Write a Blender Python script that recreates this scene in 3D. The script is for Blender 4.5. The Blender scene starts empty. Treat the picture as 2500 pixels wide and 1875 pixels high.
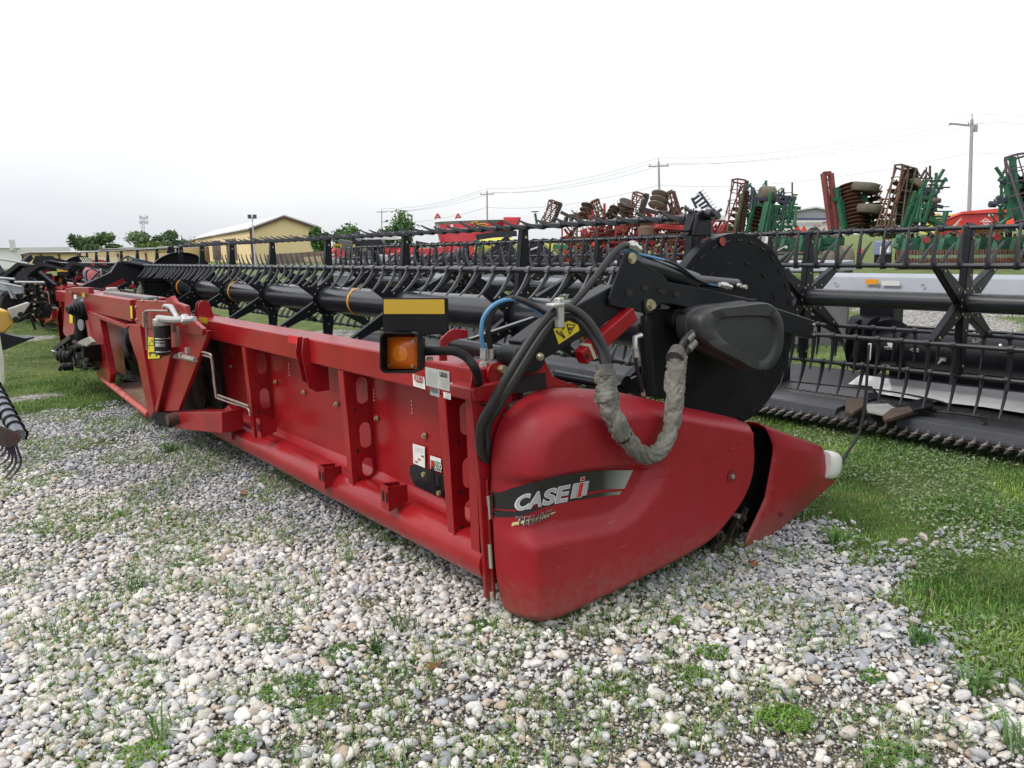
import bpy, bmesh, math, random
import numpy as np
from mathutils import Vector, Matrix, noise
random.seed(7); rng = np.random.default_rng(7)
scene = bpy.context.scene
D2R = math.radians
# ---------------------------------------------------------------- camera
F = 1950.0; CH = 1.45; ROLL = 0.03            # focal length in px of a 2500 px wide frame, eye height, roll
pitch = math.atan((937.5-595)/F)
yaw = math.atan2(1511.0, F/math.cos(pitch))
_h = Vector((math.sin(yaw), math.cos(yaw), 0)); _up = Vector((0, 0, 1))
FW = _h*math.cos(pitch) - _up*math.sin(pitch)
_rt = FW.cross(_up).normalized(); _u0 = _rt.cross(FW)
RT = _rt*math.cos(ROLL) - _u0*math.sin(ROLL); UP = _u0*math.cos(ROLL) + _rt*math.sin(ROLL)
CAM = Vector((-1.732, -2.481, CH))
cd = bpy.data.cameras.new('camera'); cam = bpy.data.objects.new('camera', cd)
scene.collection.objects.link(cam); scene.camera = cam
cd.sensor_width = 36; cd.lens = 36*F/2500; cd.clip_start = 0.05; cd.clip_end = 3000
m = Matrix((RT, UP, -FW)).transposed().to_4x4(); m.translation = CAM; cam.matrix_world = m
# ---------------------------------------------------------------- world: overcast sky
SUN_EL, SUN_AZ = 52.0, 283.0
w = bpy.data.worlds.new('World'); scene.world = w; w.use_nodes = True
nt = w.node_tree; nt.nodes.clear()
def wn(t): return nt.nodes.new(t)
out = wn('ShaderNodeOutputWorld'); add = wn('ShaderNodeAddShader')
bg1 = wn('ShaderNodeBackground'); bg2 = wn('ShaderNodeBackground')
sky = wn('ShaderNodeTexSky'); sky.sky_type = 'NISHITA'; sky.sun_disc = False
sky.sun_elevation = D2R(SUN_EL); sky.sun_rotation = D2R(SUN_AZ); sky.dust_density = 4
bg1.inputs['Strength'].default_value = 0.05
tc = wn('ShaderNodeTexCoord'); sp = wn('ShaderNodeSeparateXYZ'); rp = wn('ShaderNodeValToRGB')
nz = wn('ShaderNodeTexNoise'); nz.inputs['Scale'].default_value = 2.2; nz.inputs['Detail'].default_value = 4
mp = wn('ShaderNodeMapping'); mp.inputs['Scale'].default_value = (1, 1, 4)
ma = wn('ShaderNodeMath'); ma.operation = 'MULTIPLY_ADD'; ma.inputs[1].default_value = 0.26
rx = wn('ShaderNodeMath'); rx.operation = 'MULTIPLY_ADD'; rx.inputs[1].default_value = 0.16
L = nt.links.new
L(tc.outputs['Generated'], sp.inputs[0]); L(tc.outputs['Generated'], mp.inputs[0]); L(mp.outputs[0], nz.inputs['Vector'])
L(nz.outputs['Fac'], ma.inputs[0]); L(sp.outputs['Z'], ma.inputs[2])
L(sp.outputs['X'], rx.inputs[0]); L(ma.outputs[0], rx.inputs[2]); L(rx.outputs[0], rp.inputs[0])
cr = rp.color_ramp; cr.elements[0].position = 0.07; cr.elements[0].color = (.62, .65, .72, 1)
cr.elements[1].position = 0.62; cr.elements[1].color = (1.2, 1.2, 1.2, 1)
e = cr.elements.new(0.21); e.color = (.79, .81, .85, 1)
e = cr.elements.new(0.35); e.color = (1.02, 1.02, 1.03, 1)
L(rp.outputs[0], bg2.inputs[0]); bg2.inputs['Strength'].default_value = 0.98
L(sky.outputs[0], bg1.inputs[0]); L(bg1.outputs[0], add.inputs[0]); L(bg2.outputs[0], add.inputs[1]); L(add.outputs[0], out.inputs[0])
sl = bpy.data.lights.new('sun', 'SUN'); sl.energy = 1.8; sl.angle = D2R(18); sl.color = (1, .97, .92)
so = bpy.data.objects.new('sun', sl); scene.collection.objects.link(so)
_a = D2R(SUN_AZ); sd = Vector((math.sin(_a)*math.cos(D2R(SUN_EL)), math.cos(_a)*math.cos(D2R(SUN_EL)), math.sin(D2R(SUN_EL))))
so.rotation_euler = sd.to_track_quat('Z', 'Y').to_euler(); so.location = (0, 0, 30)
scene.view_settings.view_transform = 'Standard'; scene.view_settings.look = 'None'
scene.view_settings.exposure = 0.0; scene.view_settings.gamma = 1
try:
    scene.cycles.use_adaptive_sampling = True; scene.cycles.max_bounces = 6; scene.cycles.use_denoising = True
except Exception: pass
GZ = -0.058     # ground level
# ---------------------------------------------------------------- measuring helpers: pixel of the survey frame -> point on a real plane
def ray(x, y): return FW + RT*((x-1250)/F) + UP*((937.5-y)/F)
def at(x, y, ax, v):
    d = ray(x, y); return CAM + d*((v-CAM[ax])/d[ax])
def atd(x, y, D): return CAM + ray(x, y)*D
def atp(x, y, Q, n):
    d = ray(x, y); return CAM + d*((Q-CAM).dot(n)/d.dot(n))
def grd(x, D, y=700):                       # ground point under image column x at depth D
    p = atd(x, y, D); return Vector((p.x, p.y, GZ))
def zz(W, x0, y0, wd):
    s = wd/W
    return lambda x, y: (x0+x*s, y0+y*s)
z1 = zz(2212, 1150, 550, 900); z2 = zz(1936, 550, 650, 700); z3 = zz(2212, 0, 450, 1000)
z4 = zz(2212, 900, 450, 800); z5 = zz(2212, 0, 550, 700); r4 = zz(1797, 1850, 550, 650)
r5 = zz(2212, 1500, 250, 1000); s2 = zz(2212, 1100, 950, 1000); s5 = zz(2212, 1200, 1120, 400)
f1 = zz(2212, 0, 580, 400); f8 = zz(2212, 150, 620, 400); g6 = zz(1896, 2100, 350, 400); g5 = zz(2212, 1690, 400, 400)
g4 = zz(2212, 1300, 420, 400); m2 = zz(2212, 750, 500, 400); m3 = zz(2212, 1130, 500, 400); z7 = zz(2212, 1140, 700, 400)
# ---------------------------------------------------------------- materials
MATS = {}
def mat(name, col, rough=.5, metal=0, var=.12, vscale=6, bump=0, bscale=60, coat=0, dust=0, dustcol=(.45, .38, .33), spec=.5, scratch=0, bands=None, splash=0):
    if name in MATS: return MATS[name]
    M = bpy.data.materials.new(name); M.use_nodes = True; n = M.node_tree; N = n.nodes; b = N['Principled BSDF']; K = n.links.new
    tcn = N.new('ShaderNodeTexCoord'); V = tcn.outputs['Object']
    b.inputs['Roughness'].default_value = rough; b.inputs['Metallic'].default_value = metal
    b.inputs['Specular IOR Level'].default_value = spec
    if coat: b.inputs['Coat Weight'].default_value = coat; b.inputs['Coat Roughness'].default_value = .12
    nn = N.new('ShaderNodeTexNoise'); nn.inputs['Scale'].default_value = vscale; nn.inputs['Detail'].default_value = 6; nn.inputs['Roughness'].default_value = .65
    K(V, nn.inputs['Vector'])
    r = N.new('ShaderNodeValToRGB'); K(nn.outputs['Fac'], r.inputs[0])
    lo = [max(0, c*(1-var)) for c in col]; hi = [min(1, c*(1+var)) for c in col]
    r.color_ramp.elements[0].position = .3; r.color_ramp.elements[0].color = (*lo, 1)
    r.color_ramp.elements[1].position = .7; r.color_ramp.elements[1].color = (*hi, 1)
    c = r.outputs[0]
    if dust:
        n2 = N.new('ShaderNodeTexNoise'); n2.inputs['Scale'].default_value = 3.1; n2.inputs['Detail'].default_value = 9; n2.inputs['Roughness'].default_value = .7
        K(V, n2.inputs['Vector'])
        r2 = N.new('ShaderNodeValToRGB'); r2.color_ramp.elements[0].position = .45; r2.color_ramp.elements[1].position = .8
        r2.color_ramp.elements[1].color = (dust, dust, dust, 1); r2.color_ramp.elements[0].color = (dust*.12,)*3+(1,)
        K(n2.outputs['Fac'], r2.inputs[0])
        mx = N.new('ShaderNodeMix'); mx.data_type = 'RGBA'; K(r2.outputs[0], mx.inputs[0]); K(c, mx.inputs[6]); mx.inputs[7].default_value = (*dustcol, 1); c = mx.outputs[2]
    if scratch:
        n3 = N.new('ShaderNodeTexNoise'); n3.inputs['Scale'].default_value = 9; n3.inputs['Detail'].default_value = 8
        m3_ = N.new('ShaderNodeMapping'); m3_.inputs['Scale'].default_value = (1, 4, 22); m3_.inputs['Rotation'].default_value = (0, .5, 0); K(V, m3_.inputs[0]); K(m3_.outputs[0], n3.inputs['Vector'])
        r3 = N.new('ShaderNodeValToRGB'); r3.color_ramp.elements[0].position = .70; r3.color_ramp.elements[1].position = .74; r3.color_ramp.elements[1].color = (scratch,)*3+(1,)
        K(n3.outputs['Fac'], r3.inputs[0])
        mx = N.new('ShaderNodeMix'); mx.data_type = 'RGBA'; K(r3.outputs[0], mx.inputs[0]); K(c, mx.inputs[6]); mx.inputs[7].default_value = (.5, .35, .33, 1); c = mx.outputs[2]
    if splash:
        sz = N.new('ShaderNodeSeparateXYZ'); K(V, sz.inputs[0]); mz = N.new('ShaderNodeMapRange'); mz.inputs['From Min'].default_value = -.06; mz.inputs['From Max'].default_value = .34; mz.inputs['To Min'].default_value = 1; mz.inputs['To Max'].default_value = 0
        K(sz.outputs['Z'], mz.inputs['Value']); n5 = N.new('ShaderNodeTexNoise'); n5.inputs['Scale'].default_value = 26; n5.inputs['Detail'].default_value = 8; n5.inputs['Roughness'].default_value = .75; K(V, n5.inputs['Vector'])
        pw = N.new('ShaderNodeMath'); pw.operation = 'MULTIPLY'; K(mz.outputs[0], pw.inputs[0]); K(n5.outputs['Fac'], pw.inputs[1]); r5_ = N.new('ShaderNodeValToRGB'); r5_.color_ramp.elements[0].position = .22; r5_.color_ramp.elements[1].position = .52; r5_.color_ramp.elements[1].color = (splash,)*3+(1,)
        K(pw.outputs[0], r5_.inputs[0]); mx = N.new('ShaderNodeMix'); mx.data_type = 'RGBA'; K(r5_.outputs[0], mx.inputs[0]); K(c, mx.inputs[6]); mx.inputs[7].default_value = (.20, .14, .10, 1); c = mx.outputs[2]
    if bands:
        wv = N.new('ShaderNodeTexWave'); wv.inputs['Scale'].default_value = bands; wv.bands_direction = 'DIAGONAL' if False else 'X'
        K(V, wv.inputs['Vector']); bp = N.new('ShaderNodeBump'); bp.inputs['Strength'].default_value = .5; bp.inputs['Distance'].default_value = .04
        K(wv.outputs['Fac'], bp.inputs['Height']); K(bp.outputs[0], b.inputs['Normal'])
    K(c, b.inputs['Base Color'])
    if bump:
        n4 = N.new('ShaderNodeTexNoise'); n4.inputs['Scale'].default_value = bscale; n4.inputs['Detail'].default_value = 4; K(V, n4.inputs['Vector'])
        bp = N.new('ShaderNodeBump'); bp.inputs['Strength'].default_value = bump; bp.inputs['Distance'].default_value = .003
        K(n4.outputs['Fac'], bp.inputs['Height']); K(bp.outputs[0], b.inputs['Normal'])
    rr = N.new('ShaderNodeMapRange'); rr.inputs['To Min'].default_value = max(0, rough-.1); rr.inputs['To Max'].default_value = min(1, rough+.14); K(nn.outputs['Fac'], rr.inputs['Value']); K(rr.outputs[0], b.inputs['Roughness'])
    MATS[name] = M; return M
RED = mat('red_paint', (.255, .005, .009), .30, var=.20, vscale=3, coat=.15, spec=.35, dust=.06, dustcol=(.40, .16, .14), bump=.05, bscale=14, scratch=.22, splash=.6)
REDTOP = RED
PLAST = mat('red_plastic', (.265, .0055, .012), .44, var=.10, vscale=2.5, spec=.4, bump=.12, bscale=320, dust=.05, dustcol=(.45, .25, .25), scratch=.35, splash=.5)
BLACK = mat('black_paint', (.007, .008, .011), .38, var=.25, vscale=5, coat=.06, spec=.22, dust=.05, dustcol=(.14, .13, .13))
BLACKM = mat('black_matt', (.007, .0075, .009), .6, var=.2, spec=.14, bump=.15, bscale=200, dust=.05, dustcol=(.16, .15, .14))
TUBE = mat('charcoal_tube', (.013, .015, .019), .28, var=.2, vscale=4, coat=.25, dust=.05, dustcol=(.15, .14, .14))
TINE = mat('grey_plastic_tine', (.085, .09, .10), .42, var=.2, vscale=12)
RUB = mat('rubber', (.012, .012, .012), .5, var=.25, vscale=20, bump=.1)
CANV = mat('dirty_canvas', (.155, .15, .128), .8, var=.5, vscale=9, bump=.25, bscale=22, dust=.6, dustcol=(.09, .085, .07))
STEEL = mat('zinc_steel', (.50, .50, .47), .35, metal=.7, var=.2, vscale=30)
BOLT = mat('yellow_zinc', (.42, .38, .24), .35, metal=.6, var=.2, vscale=30)
ALU = mat('cast_aluminium', (.45, .45, .44), .42, metal=.6, var=.15, vscale=25)
YEL = mat('yellow_plastic', (.62, .40, .02), .45)
RING = mat('orange_ring', (.72, .31, .02), .5)
REFL = mat('yellow_reflector', (.42, .27, .012), .5, var=.1, vscale=300, bump=.5, bscale=500)
DECY = mat('yellow_decal', (.62, .50, .02), .45)
DECW = mat('white_decal', (.66, .66, .64), .5, var=.05)
DECG = mat('grey_decal', (.38, .39, .37), .45, var=.1)
DECK = mat('black_print', (.012, .012, .012), .45)
DECR = mat('red_print', (.35, .02, .02), .5)
DECGR = mat('green_print', (.03, .25, .07), .5)
REFR = mat('red_reflector', (.55, .012, .02), .35)
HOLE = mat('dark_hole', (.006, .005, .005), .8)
HINGE = mat('galvanised_hinge', (.42, .44, .33), .45, metal=.3, var=.2)
WHITEP = mat('white_plastic', (.72, .72, .66), .4, var=.08)
BLUE = mat('blue_hose', (.08, .24, .42), .4)
# ---------------------------------------------------------------- mesh builder
COL = scene.collection
class MB:
    def __init__(s): s.v = []; s.f = []; s.m = []; s.mi = 0
    def add(s, vs, fs):
        o = len(s.v); s.v += [Vector(a) for a in vs]
        for f in fs: s.f.append([i+o for i in f]); s.m.append(s.mi)
        return s
    def box(s, c, d, R=None):
        c = Vector(c); x, y, z = [a/2 for a in d]
        vs = [Vector((i*x, j*y, k*z)) for i in (-1, 1) for j in (-1, 1) for k in (-1, 1)]
        if R is not None: vs = [R @ a for a in vs]
        return s.add([a+c for a in vs], [(0, 1, 3, 2), (4, 6, 7, 5), (0, 4, 5, 1), (2, 3, 7, 6), (0, 2, 6, 4), (1, 5, 7, 3)])
    def bar(s, a, b, w, h, up=(0, 0, 1)):                      # box beam a->b
        a = Vector(a); b = Vector(b); d = (b-a); L_ = d.length
        if L_ < 1e-6: return s
        d.normalize(); u = Vector(up); sd_ = d.cross(u)
        if sd_.length < 1e-3: sd_ = d.cross(Vector((1, 0, 0)))
        sd_.normalize(); u = sd_.cross(d)
        vs = [p + sd_*i*w/2 + u*k*h/2 for p in (a, b) for i in (-1, 1) for k in (-1, 1)]
        return s.add(vs, [(0, 1, 3, 2), (4, 6, 7, 5), (0, 4, 5, 1), (2, 3, 7, 6), (0, 2, 6, 4), (1, 5, 7, 3)])
    def tube(s, pts, r, n=10, cap=True, flat=1.0):
        pts = [Vector(p) for p in pts]; k = len(pts)
        rs = r if isinstance(r, (list, tuple)) else [r]*k
        vs = []; nrm = None
        for i, p in enumerate(pts):
            t = (pts[min(i+1, k-1)]-pts[max(i-1, 0)]).normalized()
            if nrm is None:
                nrm = t.cross(Vector((0, 0, 1)))
                if nrm.length < .1: nrm = t.cross(Vector((1, 0, 0)))
            nrm = (nrm - t*nrm.dot(t)).normalized(); bn = t.cross(nrm)
            for j in range(n):
                a = 2*math.pi*j/n; vs.append(p + (nrm*math.cos(a)*flat + bn*math.sin(a))*rs[i])
        fs = [(i*n+j, i*n+(j+1) % n, (i+1)*n+(j+1) % n, (i+1)*n+j) for i in range(k-1) for j in range(n)]
        if cap: fs += [tuple(range(n))[::-1], tuple((k-1)*n+j for j in range(n))]
        return s.add(vs, fs)
    def cyl(s, a, b, r, n=16, r2=None): return s.tube([a, b], [r, r if r2 is None else r2], n)
    def prism(s, pts, off):                                    # planar polygon (list of Vector) extruded by vector off
        k = len(pts); off = Vector(off); pts = [Vector(p) for p in pts]
        return s.add(pts+[p+off for p in pts], [tuple(range(k))[::-1], tuple(range(k, 2*k))] + [(i, (i+1) % k, k+(i+1) % k, k+i) for i in range(k)])
    def lathe(s, prof, org, axis, n=24):                       # prof: (dist along axis, radius)
        axis = Vector(axis).normalized(); org = Vector(org)
        u = axis.cross(Vector((0, 0, 1)))
        if u.length < .1: u = axis.cross(Vector((1, 0, 0)))
        u.normalize(); v_ = axis.cross(u); vs = []
        for (d, r) in prof:
            for j in range(n):
                a = 2*math.pi*j/n; vs.append(org+axis*d+(u*math.cos(a)+v_*math.sin(a))*max(r, 1e-4))
        k = len(prof)
        fs = [(i*n+j, i*n+(j+1) % n, (i+1)*n+(j+1) % n, (i+1)*n+j) for i in range(k-1) for j in range(n)]
        fs += [tuple(range(n))[::-1], tuple((k-1)*n+j for j in range(n))]
        return s.add(vs, fs)
    def build(s, name, mats, parent=None, bevel=0, ang=38, smooth=True, seg=2):
        me = bpy.data.meshes.new(name)
        me.from_pydata([tuple(a) for a in s.v], [], s.f)
        if not isinstance(mats, (list, tuple)): mats = [mats]
        for q in mats: me.materials.append(q)
        if len(mats) > 1: me.polygons.foreach_set('material_index', s.m)
        bm = bmesh.new(); bm.from_mesh(me); bmesh.ops.recalc_face_normals(bm, faces=bm.faces); bm.to_mesh(me); bm.free()
        if smooth:
            me.polygons.foreach_set('use_smooth', [True]*len(me.polygons)); me.set_sharp_from_angle(angle=D2R(ang))
        ob = bpy.data.objects.new(name, me); COL.objects.link(ob)
        if parent: ob.parent = parent
        if bevel:
            b = ob.modifiers.new('bevel', 'BEVEL'); b.width = bevel; b.segments = seg; b.limit_method = 'ANGLE'; b.angle_limit = D2R(40); b.use_clamp_overlap = True
            b.harden_normals = False
        return ob
def build_each(mb, name, mats, parent=None, **k):             # one object per loose piece (touching pieces stay together)
    n = len(mb.v); par = list(range(n))
    def fd(a):
        while par[a] != a: par[a] = par[par[a]]; a = par[a]
        return a
    for f in mb.f:
        for q in f[1:]: par[fd(q)] = fd(f[0])
    isl = {}
    for i in range(n): isl.setdefault(fd(i), []).append(i)
    G_ = []
    for ids in isl.values():
        lo = [min(mb.v[i][c] for i in ids)-.002 for c in range(3)]; hi = [max(mb.v[i][c] for i in ids)+.002 for c in range(3)]; st = set(ids)
        while True:
            hit = [g for g in G_ if all(g[0][c] <= hi[c] and g[1][c] >= lo[c] for c in range(3))]
            if not hit: break
            for g in hit: G_.remove(g); lo = [min(lo[c], g[0][c]) for c in range(3)]; hi = [max(hi[c], g[1][c]) for c in range(3)]; st |= g[2]
        G_.append((lo, hi, st))
    o = None
    for g in G_:
        b = MB(); mp_ = {}
        for i in sorted(g[2]): mp_[i] = len(b.v); b.v.append(mb.v[i])
        for f, mi in zip(mb.f, mb.m):
            if f[0] in g[2]: b.f.append([mp_[q] for q in f]); b.m.append(mi)
        o = b.build(name, mats, parent, **k)
    return o
def thing(name, label, cat, group=None, kind=None):
    o = bpy.data.objects.new(name, None); COL.objects.link(o); o.empty_display_size = .1
    o['label'] = label; o['category'] = cat
    if group: o['group'] = group
    if kind: o['kind'] = kind
    return o
def tag(o, label=None, cat=None, group=None, kind=None):
    if label: o['label'] = label
    if cat: o['category'] = cat
    if group: o['group'] = group
    if kind: o['kind'] = kind
    return o
def place(root):                                              # move the Empty to its parts' base without moving them
    kids = [c for c in root.children]; lo = Vector((1e9,)*3); hi = -lo
    for c in kids:
        for q in c.bound_box:
            for i in range(3): lo[i] = min(lo[i], q[i]); hi[i] = max(hi[i], q[i])
    b = Vector(((lo.x+hi.x)/2, (lo.y+hi.y)/2, lo.z)); root.location = b
    for c in kids:
        if c.type == 'MESH': 
            c.location = c.location - b
    return root
def plate(name, outer, holes, thick, M, mt, parent=None, bevel=0):   # outer/holes: 2D lists; M maps (u,v,w) to world; real holes
    cu = bpy.data.curves.new(name, 'CURVE'); cu.dimensions = '2D'; cu.fill_mode = 'BOTH'; cu.extrude = thick/2
    for loop in [outer]+holes:
        sp_ = cu.splines.new('POLY'); sp_.points.add(len(loop)-1)
        for i, p in enumerate(loop): sp_.points[i].co = (p[0], p[1], 0, 1)
        sp_.use_cyclic_u = True
    t = bpy.data.objects.new('tmp', cu); COL.objects.link(t)
    dg = bpy.context.evaluated_depsgraph_get(); me = bpy.data.meshes.new_from_object(t.evaluated_get(dg))
    bpy.data.objects.remove(t); bpy.data.curves.remove(cu); me.name = name
    me.transform(M); me.materials.clear(); me.materials.append(mt)
    ob = bpy.data.objects.new(name, me); COL.objects.link(ob)
    if parent: ob.parent = parent
    return ob
def oval(cx, cy, w_, h_, n=7):                                # vertical stadium
    r = w_/2; o = []
    for i in range(n): a = math.pi*i/(n-1); o.append((cx+r*math.cos(a), cy+h_/2-r+r*math.sin(a)))
    for i in range(n): a = math.pi+math.pi*i/(n-1); o.append((cx+r*math.cos(a), cy-h_/2+r+r*math.sin(a)))
    return o
def text_mesh(s, size, shear=0, bold=0, ext=.0008, spacing=1.0):
    cu = bpy.data.curves.new('t', 'FONT'); cu.body = s; cu.size = size; cu.shear = shear; cu.offset = bold; cu.extrude = ext; cu.space_character = spacing
    cu.resolution_u = 6
    t = bpy.data.objects.new('tmp', cu); COL.objects.link(t)
    dg = bpy.context.evaluated_depsgraph_get(); dg.update(); me = bpy.data.meshes.new_from_object(t.evaluated_get(dg))
    bpy.data.objects.remove(t); bpy.data.curves.remove(cu); return me
def text_on(name, s, O, U_, V_, width, height, mt, parent, shear=0, bold=0, lift=.002, warp=None):
    me = text_mesh(s, 1.0, shear, bold); n = len(me.vertices); co = np.empty(n*3); me.vertices.foreach_get('co', co); co = co.reshape(-1, 3)
    lo = co.min(0); hi = co.max(0); N_ = Vector(U_).cross(Vector(V_)).normalized()
    U_ = Vector(U_).normalized(); V_ = Vector(V_).normalized()
    for i, v_ in enumerate(me.vertices):
        a = (co[i, 0]-lo[0])/(hi[0]-lo[0])*width; b = (co[i, 1]-lo[1])/(hi[1]-lo[1])*height
        p = Vector(O)+U_*a+V_*b+N_*(lift+(co[i, 2])*.6)
        if warp: p = warp(p)
        v_.co = p
    me.materials.clear(); me.materials.append(mt); me.name = name
    ob = bpy.data.objects.new(name, me); COL.objects.link(ob); ob.parent = parent
    return ob
def smooth_path(pts, n=8):                                    # Catmull-Rom
    P = [Vector(p) for p in pts]; P = [P[0]*2-P[1]]+P+[P[-1]*2-P[-2]]; o = []
    for i in range(1, len(P)-2):
        for k in range(n):
            t = k/n; a, b, c, d = P[i-1:i+3]
            o.append(.5*((2*b)+(c-a)*t+(2*a-5*b+4*c-d)*t*t+(3*b-a-3*c+d)*t**3))
    o.append(P[-2]); return o
def copy_tree(o, off, parent=None, skip=()):
    c = o.copy(); COL.objects.link(c)
    if parent is None: c.location = o.location+Vector(off)
    else: c.parent = parent
    for ch in list(o.children):
        if any(ch.name.startswith(q) for q in skip): continue
        copy_tree(ch, off, c, skip)
    return c
def ring_pts(c, r, n, ax='x'):
    return [Vector((c[0]+r*math.cos(2*math.pi*i/n), c[1], c[2]+r*math.sin(2*math.pi*i/n))) for i in range(n)]
# ================================================================ MAIN RED HEADER
def XZ(Y0):                                                   # 2D (x,z) plates at constant Y
    return Matrix(((1, 0, 0, 0), (0, 0, 1, Y0), (0, 1, 0, 0), (0, 0, 0, 1)))
def YZ(X0):                                                   # 2D (y,z) plates at constant X
    return Matrix(((0, 0, 1, X0), (1, 0, 0, 0), (0, 1, 0, 0), (0, 0, 0, 1)))
def pxX(pts, X): return [Vector(at(p[0], p[1], 0, X)) for p in pts]
def pxY(pts, Y): return [Vector(at(p[0], p[1], 1, Y)) for p in pts]
H = thing('grain_header', 'long red grain header with black reel, its end shield nearest the viewer on gravel', 'grain header', 'red grain headers standing in a row')
RC = Vector((1.65, 0, .965)); RR = .595                        # reel axis, bat radius
# ---- back sheets, with the feeder opening left free
def sheet(y0, y1, zt=.87, zb=.16, X=.15):
    b = MB(); n = max(2, int((y1-y0)/.08)); k = 9; vs = []; fs = []
    for i in range(n+1):
        for j in range(k+1):
            y = y0+(y1-y0)*i/n; z = zb+(zt-zb)*j/k
            x = X+.006*noise.noise(Vector((y*1.7, z*2.2, 0)))
            vs.append((x, y, z))
    for i in range(n):
        for j in range(k): a = i*(k+1)+j; fs.append((a, a+1, a+k+2, a+k+1))
    b.add(vs, fs); return b
sheet(0, 3.62).build('back_sheet', RED, H, ang=80)
sheet(6.9, 10.2).build('back_sheet', RED, H, ang=80)
# panel stiffening step beside each rib
# ---- top beams
def box_beam(name, x0, x1, y0, y1, z0, z1_, bev=.008):
    b = MB(); b.box(((x0+x1)/2, (y0+y1)/2, (z0+z1_)/2), (x1-x0, y1-y0, z1_-z0)); return b.build(name, RED, H, bevel=bev)
box_beam('top_beam', 0, .17, .02, 3.78, .845, .98)
box_beam('top_beam', -.15, .16, 4.95, 7.75, .885, 1.075)
box_beam('top_beam', .02, .19, 7.76, 10.1, .86, 1.0)
# ---- lower rear tube (in three lengths with collars)
b = MB()
b.tube([(.075, 0.02, .175), (.075, 3.75, .185)], .092, 24)
tu = b.build('lower_tube', RED, H)
# sloped skirt joining tube and sheet
b = MB(); vs = []; 
prof = [(.055, .255), (.09, .262), (.12, .28), (.15, .32)]
for y in (0.02, 3.6):
    for (x, z) in prof: vs.append((x+.012, y, z))
b.add(vs, [(i, i+1, i+5, i+4) for i in range(3)]); b.build('skirt', RED, H)
# ---- ribs with oval holes
for k, ry in enumerate((.27, 1.21, 2.62)):
    xf = -.002
    outer = [(xf+.035, .15), (.15, .15), (.15, .845), (xf+.0, .845), (xf-.004, .5)]
    outer = [(.045, .10), (.15, .25), (.15, .845), (.0, .845), (.012, .2)]
    hs = [oval(.095, .735, .062, .14), oval(.098, .50, .062, .135), oval(.10, .33, .06, .10)]
    rb = plate('rib', outer, hs, .006, XZ(ry-.03), RED, H)
    f = MB(); f.prism([(-.003, ry-.03, .845), (-.003, ry+.028, .845), (.018, ry+.02, .13), (.018, ry-.03, .13)], (.006, 0, 0))
    o = f.build('rib_flange', RED, rb)
    f = MB()
    for zc in (.64, .43, .42, .27):
        f.box((-.0 + .05, ry-.0345, zc), (.012, .002, .012))
    build_each(f, 'square_hole', HOLE, rb)
# gussets hanging from the beam
for (y, drop, wd) in ((1.66, .13, .006), (1.58, .16, .006), (-.005, .31, .006)):
    outer = [(-.03, .985), (.0, .985), (.0, .84), (.1, .845-drop*.2), (.1, .845-drop), (.02, .845-drop), (-.02, .845-drop+.03), (-.045, .90)]
    plate('gusset', outer, [], wd, XZ(y), RED, H)
# hook brackets on the lower tube
for (px, py, s) in ((810, 1165, 1), (968, 1215, .9), (652, 1045, .8)):
    s *= .72; c = at(px, py, 0, -.01)
    b = MB(); y = c.y; z = c.z
    b.prism([(-.05, y, z-.06), (-.05, y+.11*s, z-.06), (-.05, y+.11*s, z+.06), (-.05, y, z+.06)], (.006, 0, 0))
    b.prism([(-.05, y, z-.06), (.05, y, z-.03), (.05, y, z+.05), (-.05, y, z+.06)], (0, .006, 0))
    b.prism([(-.05, y+.11*s, z-.06), (.05, y+.11*s, z-.03), (.05, y+.11*s, z+.05), (-.05, y+.11*s, z+.06)], (0, .006, 0))
    o = b.build('hook_bracket', RED, H)
    h = MB(); 
    for q in (.25, .75): h.box((-.0525, y+.11*s*q, z+.005), (.003, .014, .05))
    build_each(h, 'slot', HOLE, o, bevel=.004)
# bolts
b = MB()
for (px, py) in [z2(345, 780), z2(535, 850), z2(1028, 1025), z2(1352, 1143), z2(45, 675), z2(342, 1105), z2(755, 930)]:
    c = at(px, py, 0, .145)
    b.cyl(c, c+Vector((-.018, 0, 0)), .009, 8); b.cyl(c+Vector((-.004, 0, 0)), c+Vector((-.008, 0, 0)), .015, 12)
build_each(b, 'bolts', BOLT, H)
b = MB()
for (x, y, l) in ((285, 630, 60), (430, 700, 100), (1003, 870, 80), (1259, 950, 85), (45, 580, 50)):
    c = at(*z2(x, y), 0, .143); n_ = 4
    for q in range(n_): b.box(c+Vector((0, 0, (q-1.5)*l*.00022*1.0)), (.002, .003, l*.00012))
build_each(b, 'light_slit', DECW, H)
# indicator slot with black linkage
c = [at(*z2(x, y), 0, .140) for x, y in ((1245, 1345), (1300, 1342), (1475, 1420), (1475, 1560), (1420, 1548), (1280, 1480), (1245, 1410))]
b = MB(); b.prism(c, (.004, 0, 0)); sl_ = b.build('indicator_slot', HOLE, H)
b = MB(); p = [at(*z2(x, y), 0, .128) for x, y in ((1260, 1460), (1300, 1440), (1475, 1510), (1475, 1560))]; b.prism(p, (.006, 0, 0))
p = [at(*z2(x, y), 0, .105) for x, y in ((1385, 1400), (1392, 1350), (1412, 1385), (1415, 1500), (1392, 1490))]; b.prism(p, (.004, 0, 0)); b.build('indicator_link', BLACKM, sl_)
b = MB()
for q in ((1345, 1405), (1448, 1530)): c = at(*z2(*q), 0, .12); b.cyl(c, c+Vector((-.012, 0, 0)), .012, 10)
build_each(b, 'bolts', BOLT, sl_)
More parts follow.
